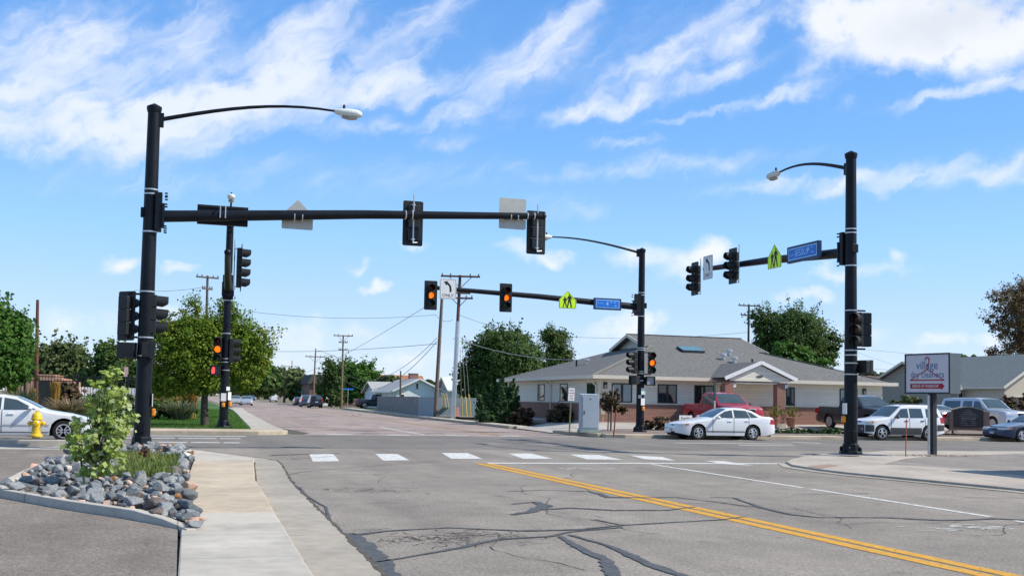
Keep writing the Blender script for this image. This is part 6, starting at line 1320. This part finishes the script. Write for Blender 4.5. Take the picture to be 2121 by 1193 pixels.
LF_JUN = leafmat('juniper_leaf', [(.02, .055, .02), (.035, .085, .03), (.06, .12, .035), (.09, .13, .03)])
LF_MAPLE = leafmat('pale_highlit_maple_leaf', [(.20, .31, .035), (.31, .42, .07), (.42, .52, .14), (.55, .62, .30), (.74, .77, .58)], .45, .4)  # palest tones paint glossy highlights into the leaf colour
LF_BROWN = leafmat('bronze_leaf', [(.05, .035, .02), (.10, .07, .035), (.15, .11, .05), (.09, .10, .04)])
def plump(Y, lst, base, dy=.8):
    """ellipsoid lumps given by outline (px, py, rx, ry) as seen from the photograph's spot, at distance Y"""
    out = []
    for i, (x, y, rx, ry) in enumerate(lst):
        c = atY(x, y, Y); s = (c-Vector((0, 0, CH))).length/F_*1.03; out.append((c.x-base[0], (rx*s*dy)*(((i*37) % 11)/11-.5), c.z-base[2], rx*s, rx*s*dy, ry*s))
    return out
# tree at the left edge
bs = (atY(-22, 850, 47).x, 47, .1)
tree('tree', 'bright green tree cut off by the left edge behind the white saloon', bs, plump(47, [(-25, 720, 70, 75), (15, 715, 42, 55), (30, 690, 30, 40), (10, 770, 45, 35), (-30, 660, 40, 40), (40, 735, 22, 25)], bs), 24000, .14, LF_BRIGHT, .16, 11, clump=.2, wisps=60)
# lawn trees
c = g(424, 882, .13); bs = (c.x, c.y, .13)
tree('tree', 'spreading green and yellow crabapple tree on the lawn behind the traffic pole', bs, plump(c.y, [(395, 730, 78, 62), (350, 725, 42, 55), (440, 725, 85, 60), (500, 735, 48, 58), (450, 690, 75, 40), (380, 680, 45, 38), (530, 725, 30, 50), (400, 785, 70, 35), (345, 790, 40, 30), (505, 785, 34, 26), (475, 665, 25, 28), (405, 640, 12, 22), (470, 645, 10, 20), (545, 755, 18, 30), (330, 690, 22, 25)], (bs[0], bs[1], bs[2]), .55), 62000, .105, LF_LAWN, .17, 21, limbs=14, clump=.2, core=.15, wisps=150, twigs=5, fork=.25)
c = g(462, 865, .13); bs = (c.x, c.y, .13)
tree('tree', 'second lawn tree with paler trunk just behind the first', bs, plump(c.y, [(480, 730, 60, 60), (515, 750, 40, 40), (440, 760, 50, 45)], bs, .6), 16000, .12, LF_LAWN, .15, 22, limbs=8, wisps=30)
# park background
def bgtree(label, Y, lst, n, leaf, lm, seed, base_px=None, base_py=None, tr=.25, gr='background trees', name='tree', **k):
    x = base_px if base_px is not None else sum(l[0] for l in lst)/len(lst); c = atY(x, 840, Y); bs = (c.x, Y, 0.0)
    return tree(name, label, bs, plump(Y, lst, bs), n, leaf, lm, tr, seed, 'tree', gr, **k)
bgtree('round grey-green tree behind the pink adobe building', 112, [(110, 755, 42, 38), (145, 745, 28, 30), (85, 765, 26, 30), (168, 770, 20, 26)], 11000, .33, LF_OLIVE, 31, wisps=60)
bgtree('dark green tree with a peaked crown right of the pink building', 105, [(230, 765, 30, 36), (222, 740, 16, 26), (265, 780, 26, 30), (200, 790, 22, 26)], 11000, .3, LF_DARK, 32, wisps=60)
bgtree('dark hedge-like tree between leftmost pole and lawn tree', 120, [(300, 790, 40, 34), (340, 800, 40, 30)], 3600, .5, LF_DARK, 33)
bgtree('green street tree left of the far street behind the lawn trees', 150, [(545, 785, 36, 30), (510, 785, 36, 26)], 4200, .6, LF_DARK, 34, base_px=470)
bgtree('broad olive tree at the head of the far street', 250, [(590, 785, 42, 26), (560, 795, 30, 24), (615, 790, 26, 26)], 5200, .8, LF_OLIVE, 35)
bgtree('small bright tree beside the far street crossarm poles', 200, [(622, 805, 16, 22), (606, 810, 16, 18)], 2600, .55, LF_MID, 36)
bgtree('dark slender tree left of the wide crossarm pole', 168, [(690, 790, 20, 34), (682, 765, 12, 18), (672, 810, 16, 24), (695, 820, 18, 20)], 7000, .36, LF_DARK, 37, wisps=40)
bgtree('full green tree right of the wide crossarm pole', 172, [(735, 790, 38, 34), (755, 770, 22, 22), (722, 768, 18, 20), (770, 790, 18, 26), (730, 815, 30, 20)], 13000, .34, LF_BRIGHT, 38, wisps=50)
bgtree('low yellowish bush by the far kerb', 158, [(687, 822, 9, 12)], 500, .4, LF_MID, 39, tr=.08, name='bush')
bgtree('small dark tree beyond the cottage roof', 170, [(803, 790, 20, 12), (790, 795, 14, 8)], 1600, .6, LF_OLIVE, 40)
bgtree('treetop peeping over the cottage ridge', 160, [(890, 796, 16, 8)], 700, .6, LF_DARK, 41)
bgtree('far pale trees closing the end of the street', 420, [(520, 808, 60, 12), (560, 806, 60, 14), (470, 806, 40, 14)], 3800, 1.1, LF_OLIVE, 42)
bgtree('big dark green tree with rounded crown left of the clinic roof', 92, [(1040, 745, 65, 52), (990, 770, 40, 50), (1085, 760, 45, 55), (1010, 725, 40, 38), (1060, 712, 38, 30), (975, 800, 30, 40), (1030, 815, 60, 42), (1098, 745, 24, 34), (960, 790, 18, 26), (1100, 800, 40, 40), (1037, 700, 22, 18)], 52000, .2, LF_DARK, 43, tr=.4, clump=.17, limbs=9, wisps=110)
bgtree('feathery light green tree right of the big dark tree', 96, [(1148, 730, 28, 40), (1140, 770, 30, 30), (1170, 745, 16, 20), (1135, 700, 12, 18), (1160, 705, 10, 16), (1165, 775, 24, 20)], 11000, .2, LF_MID, 44, clump=.22, core=.1, wisps=90)
bgtree('tall broad green tree standing behind the clinic roof', 95, [(1630, 700, 62, 52), (1590, 680, 34, 36), (1680, 700, 40, 48), (1640, 668, 40, 26), (1700, 735, 34, 34), (1600, 730, 50, 30), (1718, 715, 20, 30), (1570, 665, 18, 20), (1660, 745, 50, 30)], 50000, .2, LF_DARK, 45, tr=.4, clump=.17, limbs=9, wisps=110)
bgtree('bright lower tree before the tall one behind the clinic', 88, [(1620, 735, 30, 28), (1650, 745, 30, 26), (1690, 755, 30, 22)], 5200, .3, LF_BRIGHT, 46)
bgtree('low olive trees over the houses right of the right pole', 150, [(1830, 785, 26, 14), (1860, 790, 26, 14), (1800, 780, 20, 14)], 3200, .5, LF_OLIVE, 47)
bgtree('green treetop above the ridge of the tan house', 120, [(2000, 748, 24, 12), (1990, 757, 24, 10)], 1800, .45, LF_MID, 48)
bgtree('slim dark spruce beside the dry cleaners sign', 130, [(1876, 778, 6, 14)], 500, .4, LF_DARK, 49)
bgtree('reddish autumn tree leaning in at the right edge', 84, [(2105, 660, 42, 50), (2070, 670, 28, 34), (2120, 610, 32, 34), (2100, 725, 34, 30), (2130, 700, 40, 45), (2075, 625, 18, 20), (2060, 740, 16, 16), (2130, 640, 40, 50)], 19000, .17, LF_RED, 50, tr=.3, clump=.2, core=.2, wisps=120, base_px=2140)
bgtree('green tree between the wagon and the right edge', 110, [(2110, 750, 30, 14)], 900, .4, LF_DARK, 51)
# young bronze tree in the gravel
c = atY(1265, 893, 49.8); bs = (c.x, c.y, .16)
tree('young_tree', 'young bronze-leaved tree tied to stakes behind the signal cabinet', bs, plump(c.y, [(1262, 825, 20, 16), (1248, 832, 14, 12), (1280, 842, 18, 12), (1272, 815, 12, 10), (1255, 848, 14, 8), (1290, 850, 10, 8)], bs), 2600, .12, LF_BROWN, .035, 61, limbs=7, core=.1, clump=.24)
# shrubs
def shrub(label, px_, py_, lst, n, leaf, lm, seed, z=.16, name='shrub', Y=None, group='shrubs', **k):
    c = g(px_, py_, z) if Y is None else atY(px_, py_, Y); bs = (c.x, c.y, z); k.setdefault('limbs', 8)
    return tree(name, label, bs, plump(c.y, lst, bs), n, leaf, lm, .06, seed, 'shrub', group, fork=.1, **k)
def juniper(label, px_, py_, spikes, seed, Y):
    """upswept feathery sprays"""
    c = atY(px_, py_, Y); t = thing('juniper', label, 'shrub', (c.x, Y, .2), 0, 'shrubs'); r = np.random.default_rng(seed); P = []; N = []; b = MB()
    for (x, y, w) in spikes:
        tip = atY(x, y, Y+r.uniform(-.8, .8)); tip = np.array([tip.x-c.x, tip.y-Y, tip.z-.2]); root = np.array([tip[0]*.35+r.uniform(-.3, .3), tip[1]*.4, .1]); b.tube([tuple(root*[.6, .6, 0]), tuple(root), tuple(tip)], [.06, .04, .01], 5)
        m = 420; u = r.random(m)**.8; ax = root+(tip-root)*u[:, None]; q = r.normal(size=(m, 3))*[.36, .36, .26]*w*(1.04-u)[:, None]; P.append(ax+q); N.append(q+r.normal(size=(m, 3))*.5+[0, -.3, .2])
    b.build('trunk', BARK, t); leaves_obj('foliage', np.concatenate(P), np.concatenate(N), .15, LF_JUN, t, seed); return t
rr = random.Random(5); sp = []
for i in range(34):
    x = rr.uniform(985, 1078); yt = 770+abs(x-1045)*.62+rr.uniform(0, 60); sp.append((x, yt, rr.uniform(.7, 1.1)))
juniper('large upswept green juniper left of the clinic', 1030, 878, sp, 71, 65.0)
shrub('burgundy-tinged shrub right of the juniper', 1080, 880, [(1080, 862, 22, 18), (1065, 866, 16, 14), (1094, 866, 14, 14)], 1900, .17, LF_BURG, 72, .2, Y=62)
shrub('dark burgundy shrub against the clinic side wall', 1160, 872, [(1158, 858, 24, 20), (1145, 864, 16, 14), (1178, 862, 14, 16)], 1800, .16, LF_BURG, 73, .25, Y=60)
shrub('low wine-red hedge right of the pole before the clinic', 1362, 890, [(1362, 878, 22, 15), (1345, 882, 14, 12), (1380, 880, 16, 12)], 1900, .14, LF_BURG, 74, .2, Y=51.5)
def lowj(label, lst, Y, seed, n): return shrub(label, lst[0][0], 900, lst, n, .17, LF_JUN, seed, .2, Y=Y, name='juniper', core=.1)
lowj('low bright green juniper spreading left of the right pole', [(1640, 896, 22, 7), (1620, 895, 18, 7), (1662, 896, 18, 6)], 48.2, 75, 1500)
lowj('low bright green juniper beside the charcoal pickup wheel', [(1712, 896, 22, 7), (1735, 896, 20, 8), (1690, 896, 18, 6)], 48.0, 76, 1700)
lowj('small low juniper between the off-roader and monument sign', [(1972, 903, 16, 4), (1955, 903, 12, 4)], 48.0, 77, 600)
shrub('dark shrub before the tan house', 2075, 850, [(2080, 835, 16, 14), (2062, 832, 10, 10), (2096, 845, 10, 12)], 1300, .22, LF_BURG, 78, .5, Y=68)
shrub('rusty shrub at the right edge by the cream wing', 2115, 850, [(2115, 850, 14, 20), (2125, 840, 14, 22)], 1100, .22, leafmat('rusty_leaf', [(.06, .04, .015), (.14, .07, .03), (.2, .11, .04)]), 79, .5, Y=66)
shrub('pale yellow-green bushes before the low grey house', 1880, 830, [(1872, 828, 16, 7), (1895, 829, 14, 6), (1855, 832, 12, 6)], 1100, .22, LF_OLIVE, 80, .5, Y=76)
# park planting on the left: ornamental grasses and bushes
STRAW = leafmat('straw_grass', [(.22, .13, .03), (.38, .22, .05), (.5, .32, .09)], .3); GGREEN = leafmat('grey_green_grass', [(.08, .10, .05), (.15, .17, .09), (.24, .25, .16)], .3)
def tuft(label, px_, Y, h, w, n, m, seed, wide=1.0):
    c = atY(px_, 850, Y); t = thing('ornamental_grass', label, 'grass clump', (c.x, Y, .13), 0, 'ornamental grasses in the park border'); r = np.random.default_rng(seed); b = MB(); vs = []; fs = []
    for i in range(n):
        a = r.uniform(0, 6.283); rad = w*.3*r.random(); p = np.array([rad*math.cos(a), rad*math.sin(a), 0]); sp_ = w*r.uniform(.1, 1)*wide; hh = h*r.uniform(.6, 1.05); q = p+np.array([math.cos(a)*sp_*.35, math.sin(a)*sp_*.35, hh*.6]); e = p+np.array([math.cos(a)*sp_, math.sin(a)*sp_, hh*(1-.25*wide*r.random())]); s = np.array([-math.sin(a), math.cos(a), 0])*.022
        b.add([p-s, p+s, q+s, q-s, e+s*.6, e-s*.6], [(0, 1, 2, 3), (3, 2, 4, 5)])
    b.build('blades', m, t, fix=False); return t
for i, (x, Y, h, w, lab) in enumerate(((112, 60, 2.0, .55, 'tall straw-coloured grass clump behind the white saloon windscreen'), (68, 62, 1.6, .45, 'straw grass clump above the white saloon roof'), (22, 62, 1.9, .8, 'orange straw grass clump beside the left edge tree'), (398, 66, 1.9, .75, 'golden grass clump behind the lawn tree trunk'))): tuft(lab, x, Y, h, w, 420, STRAW, 90+i, .35)
tuft('pale fountain grass mound left of the lawn tree trunk', 375, 62, 1.1, 1.3, 500, GGREEN, 95, 1.0); tuft('pale fountain grass mound right behind the white saloon bonnet', 148, 58, 1.2, 1.4, 600, leafmat('beige_grass', [(.2, .15, .09), (.32, .25, .15), (.4, .33, .22)]), 96, 1.0)
tuft('drooping green grass behind the white saloon roof', 45, 60, 1.7, .9, 400, GGREEN, 97, 1.1)
shrub('dusky purple-green shrub behind the saloon bonnet', 140, 850, [(140, 815, 22, 20), (160, 822, 20, 18), (125, 826, 16, 14)], 1700, .2, LF_BURG, 98, .13, Y=63)
shrub('dark green low shrubs under the lawn tree', 330, 850, [(325, 845, 30, 16), (355, 848, 24, 14), (300, 846, 20, 16), (385, 850, 22, 12)], 3000, .18, LF_DARK, 99, .13, Y=64)
shrub('yellowing bush behind the lawn tree', 360, 850, [(345, 822, 34, 16), (380, 818, 24, 20), (320, 822, 20, 14), (395, 812, 18, 10)], 2600, .2, leafmat('yellowing_leaf', [(.09, .10, .02), (.17, .15, .03), (.26, .18, .05)]), 100, .13, Y=68)
shrub('greenish shrubs by the park fence behind the sapling', 240, 850, [(220, 830, 30, 20), (255, 835, 30, 18), (190, 835, 24, 18)], 2400, .22, LF_OLIVE, 101, .13, Y=66)
# lawn grass: short blades
def grass(name, label_kind, polyfn, n, h, m, seed, z):
    r = np.random.default_rng(seed); P = polyfn(r, n); P = np.column_stack([P, np.full(len(P), z)]); N = r.normal(size=(len(P), 3)); N[:, 2] *= .2
    k = len(P); up = np.column_stack([r.normal(size=k)*.35, r.normal(size=k)*.35, np.ones(k)])*(h*r.uniform(.5, 1.3, k))[:, None]; sd = np.column_stack([-N[:, 1], N[:, 0], np.zeros(k)]); sd /= np.linalg.norm(sd, axis=1, keepdims=True)+1e-9; sd *= h*.16
    V = np.stack([P-sd, P+sd, P+up], axis=1).reshape(-1, 3); me = bpy.data.meshes.new(name); me.vertices.add(k*3); me.vertices.foreach_set('co', V.astype(np.float32).ravel()); me.loops.add(k*3); me.loops.foreach_set('vertex_index', np.arange(k*3, dtype=np.int32)); me.polygons.add(k); me.polygons.foreach_set('loop_start', np.arange(0, k*3, 3, dtype=np.int32)); me.polygons.foreach_set('loop_total', np.full(k, 3, np.int32)); me.update(calc_edges=True); me.materials.append(m); o = bpy.data.objects.new(name, me); COL.objects.link(o); o['kind'] = 'stuff'; o['label'] = label_kind; o['category'] = 'grass'; return o
LAWNB = leafmat('lawn_blade', [(.045, .12, .015), (.075, .17, .02), (.11, .21, .03)], .3)
def lawnpts(r, n):
    q = np.column_stack([r.uniform(-10, 5.6, n), 46.5+60*r.random(n)**1.7]); lim = 2.8+(q[:, 1]-46.6)*.033; pth = (q[:, 0]*-.19+47.65); ok = (q[:, 0] < lim) & ~((q[:, 1] > pth-.35) & (q[:, 1] < pth+.75) & (q[:, 0] < 1.25)); return q[ok]
grass('lawn_grass', 'short mown green grass on the corner lawn', lawnpts, 90000, .075, LAWNB, 111, .13)
# ------------------------------------------------------------------ the rock island
slabI = [(-2.62, 17.6), (-2.45, 17.35), (-1.2, 15.5), (.02, 14.15), (.05, 14.3), (.33, 25.6), (.33, 26.9), (-.05, 29.5), (-2.62, 30.0), (-2.68, 27.7), (-2.75, 18.2)]
isl = [(-2.62, 17.55), (-1.9, 16.25), (-.95, 15.05), (.0, 14.25), (.13, 19), (.33, 25.6), (.2, 28.2), (-.2, 29.45), (-2.55, 29.9), (-2.62, 27.7)]
def inside(p, poly):
    x, y = p; c = False; j = len(poly)-1
    for i in range(len(poly)):
        if (poly[i][1] > y) != (poly[j][1] > y) and x < (poly[j][0]-poly[i][0])*(y-poly[i][1])/(poly[j][1]-poly[i][1])+poly[i][0]: c = not c
        j = i
    return c
P0 = [g(x, y, .2) for x, y in ((-6, 1006), (2, 1014), (60, 1024), (130, 1036), (200, 1046), (270, 1056), (330, 1067), (383, 1079))]
b = MB(); n = len(P0); inn = []
for i, p in enumerate(P0):
    d = (P0[min(i+1, n-1)]-P0[max(i-1, 0)]).normalized(); nn = Vector((-d.y, d.x, 0)); inn.append(p+nn*.15)
vs = []
for i, (p, q) in enumerate(zip(P0, inn)):
    zk = .2 if i < n-2 else (.165, .115)[i-n+2]
    vs += [(p.x, p.y, .02), (p.x+(q.x-p.x)*.15, p.y+(q.y-p.y)*.15, zk), (q.x, q.y, zk), (q.x, q.y, .02)]
b.add(vs, [(4*i+k, 4*i+k+1, 4*i+k+5, 4*i+k+4) for i in range(n-1) for k in range(3)]+[(0, 1, 2, 3), (4*n-4, 4*n-3, 4*n-2, 4*n-1)]); struct('kerb', b, C_PALE, bevel=.015)
BK = [g(x, y, .2) for x, y in ((-6, 1006), (60, 972), (130, 944), (180, 930))]
b = MB()
for i in range(3): p, q = BK[i], BK[i+1]; b.bar((p.x, p.y, .1), (q.x, q.y, .1), .16, .2)
struct('kerb', b, C_PALE, bevel=.015)
IS = [(p.x, p.y) for p in inn]+[(.12, 19), (.32, 25.5), (.1, 27.8), (-.2, 29.3), (-2.3, 29.9)]+[(p.x+.08, p.y) for p in BK[:3][::-1]]
b = MB(); b.sheet(IS, .13); struct('planting_bed', b, mat('dark_soil', (.05, .042, .036), .95, var=.4, sc=9, bump=.7, bsc=40))
RG = mat('grey_rock', (.25, .265, .27), .8, var=.4, sc=5, bump=.6, bsc=22, det=8); RG2 = mat('dark_slate_rock', (.13, .145, .155), .75, var=.4, sc=5, bump=.6, bsc=22, det=8); RG3 = mat('brownish_rock', (.15, .12, .105), .85, var=.35, sc=5, bump=.6, bsc=22); RP_ = mat('pink_granite_rock', (.52, .34, .25), .8, var=.3, sc=7, bump=.5, bsc=25); RW = mat('pale_quartz_rock', (.62, .57, .50), .8, var=.2, sc=6, bump=.4, bsc=25); RO_ = mat('orange_rock', (.42, .20, .07), .85, var=.3, sc=6, bump=.5, bsc=25)
def rockmesh(seed, m):
    r = random.Random(seed); bm = bmesh.new(); pts = []
    for i in range(r.randint(11, 16)):
        v = Vector((r.gauss(0, 1), r.gauss(0, 1), r.gauss(0, 1))).normalized(); pts.append(bm.verts.new((v.x*r.uniform(.75, 1.05), v.y*r.uniform(.55, .8), v.z*r.uniform(.45, .65))))
    bmesh.ops.convex_hull(bm, input=pts); bmesh.ops.delete(bm, geom=[v for v in bm.verts if not v.link_faces], context='VERTS')
    bmesh.ops.bevel(bm, geom=list(bm.edges), offset=.05, segments=1, affect='EDGES', profile=.6)
    me = bpy.data.meshes.new('rock'); bm.to_mesh(me); bm.free(); me.materials.append(m); return me
kinds = [('grey', RG, 'grey angular landscaping rock in the kerbed island'), ('slate', RG2, 'dark slate-coloured angular rock in the kerbed island'), ('brown', RG3, 'brownish angular rock in the kerbed island'), ('pink', RP_, 'pink granite rock among the grey ones in the island'), ('white', RW, 'pale whitish rock among the grey ones in the island'), ('orange', RO_, 'orange-tan rock among the grey ones in the island')]
meshes = {k[0]: [rockmesh(i*10+q, k[1]) for q in range(4)] for i, k in enumerate(kinds)}
# weed patch stands free of rocks
WEED = [(p.x, p.y) for p in (g(238, 985, .2), g(362, 985, .2), g(372, 948, .2), g(250, 940, .2))]
ISh = IS; placed = []; rr = random.Random(12); tries = 0
while len(placed) < 292 and tries < 60000:
    tries += 1; y = 12.3+17.4*rr.random()**1.2; x = rr.uniform(-2.75, .38)
    if not inside((x, y), ISh) or inside((x, y), WEED): continue
    s = rr.choice((.085, .1, .115, .13, .15, .17))*rr.uniform(.9, 1.1)*(1.0 if y < 22 else 1.1)
    if any((x-a)**2+(y-c_)**2 < (.56*(s+d_))**2 for a, c_, d_ in placed): continue
    if abs(x-(-1.02)) < .14 and abs(y-19.0) < .2: continue
    placed.append((x, y, s))
for x, y, s in placed:
    u = rr.random(); k = 0 if u < .58 else 1 if u < .83 else 2 if u < .88 else 3 if u < .94 else 4 if u < .98 else 5
    nm, m, lab = kinds[k]; o = bpy.data.objects.new('rock', rr.choice(meshes[nm])); COL.objects.link(o); edge = min(1, max(0, (y-13)/4))
    o.location = (x, y, .15+s*.28+rr.uniform(0, .08)*edge); o.rotation_euler = (rr.uniform(-.5, .5), rr.uniform(-.5, .5), rr.uniform(0, 6.28)); o.scale = (s*rr.uniform(.85, 1.3), s*rr.uniform(.8, 1.2), s*rr.uniform(.9, 1.35)); tag(o, lab, 'rock', nm+' rocks in the planting island')
# smaller stones filling the gaps, too many to count
b = MB(); sm = [rockmesh(900+q, RG) for q in range(3)]
for k in range(1500):
    y = 12.2+17.5*rr.random()**1.2; x = rr.uniform(-2.75, .4)
    if not inside((x, y), IS) or inside((x, y), WEED): continue
    me = sm[k % 3]; s = rr.uniform(.045, .11); M3 = Matrix.Rotation(rr.uniform(0, 6.28), 3, 'Z') @ Matrix.Rotation(rr.uniform(-.6, .6), 3, 'X'); b.add([M3 @ (v.co*s)+Vector((x, y, .13+s*.3)) for v in me.vertices], [tuple(p.vertices) for p in me.polygons], rr.choice((0, 0, 1, 2, 3)))
o = b.build('rubble', [RG, RG2, RG3, RP_], fix=False); tag(o, 'small broken stones filling gaps between the island rocks', 'rubble', kind='stuff')
def weedpts(r, n):
    q = np.column_stack([r.uniform(-2.2, .5, n), r.uniform(18, 30, n)]); return np.array([p for p in q if inside(p, WEED)])
grass('weeds', 'unmown green weeds and grass in the island behind the rocks', weedpts, 9000, .2, leafmat('weed_blade', [(.09, .14, .03), (.16, .22, .05), (.24, .27, .08), (.25, .17, .08)], .35), 121, .13)
shrub('wispy reddish weed before the leftmost pole foot', 296, 958, [(296, 945, 16, 12), (300, 932, 10, 10)], 420, .07, leafmat('red_weed_leaf', [(.1, .1, .03), (.2, .12, .05), (.3, .12, .08)]), 122, .13, name='weed', limbs=10, core=.0)
# maple sapling
c = g(197, 1013, .15); bs = (c.x, c.y, .13)
SL = [(205, 800, 18, 26), (222, 790, 22, 28), (235, 770, 14, 18), (250, 800, 18, 28), (238, 830, 28, 26), (205, 845, 26, 28), (180, 838, 14, 16), (262, 840, 16, 20), (215, 880, 30, 28), (245, 880, 28, 28), (280, 858, 14, 12), (270, 868, 16, 14), (190, 900, 24, 30), (160, 880, 16, 24), (150, 915, 16, 26), (165, 940, 22, 28), (200, 945, 30, 28), (235, 925, 24, 28), (215, 975, 28, 20), (170, 972, 18, 18), (240, 955, 18, 20), (258, 905, 16, 18)]
tree('sapling', 'young maple sapling with pale green leaves among the island rocks', bs, plump(c.y, SL, bs, .8), 2100, .08, LF_MAPLE, .026, 131, limbs=34, core=.0, clump=.36, shape='lobe', fork=.25, per=10)
b = MB(); o_ = thing('tree_stake', 'green metal stake leaning beside the sapling stem', 'stake', tuple(g(176, 1008, .15))); b.tube([(0, 0, 0), (-.1, .02, .55)], .018, 5); b.build('rod', mat('green_stake_metal', (.03, .10, .07), .5), o_)
# dry leaf litter along the kerb by the dry cleaners post
def litter(r, n): q = np.column_stack([r.normal(0, .5, n), r.normal(0, .3, n)]); c = g(1950, 944, .1); return q*[1.4, .8]+[c.x, c.y]
grass('leaf_litter', 'brown dry leaves scattered at the foot of the dry cleaners post', litter, 260, .05, leafmat('dry_leaf', [(.12, .07, .03), (.25, .15, .07)]), 141, .105)
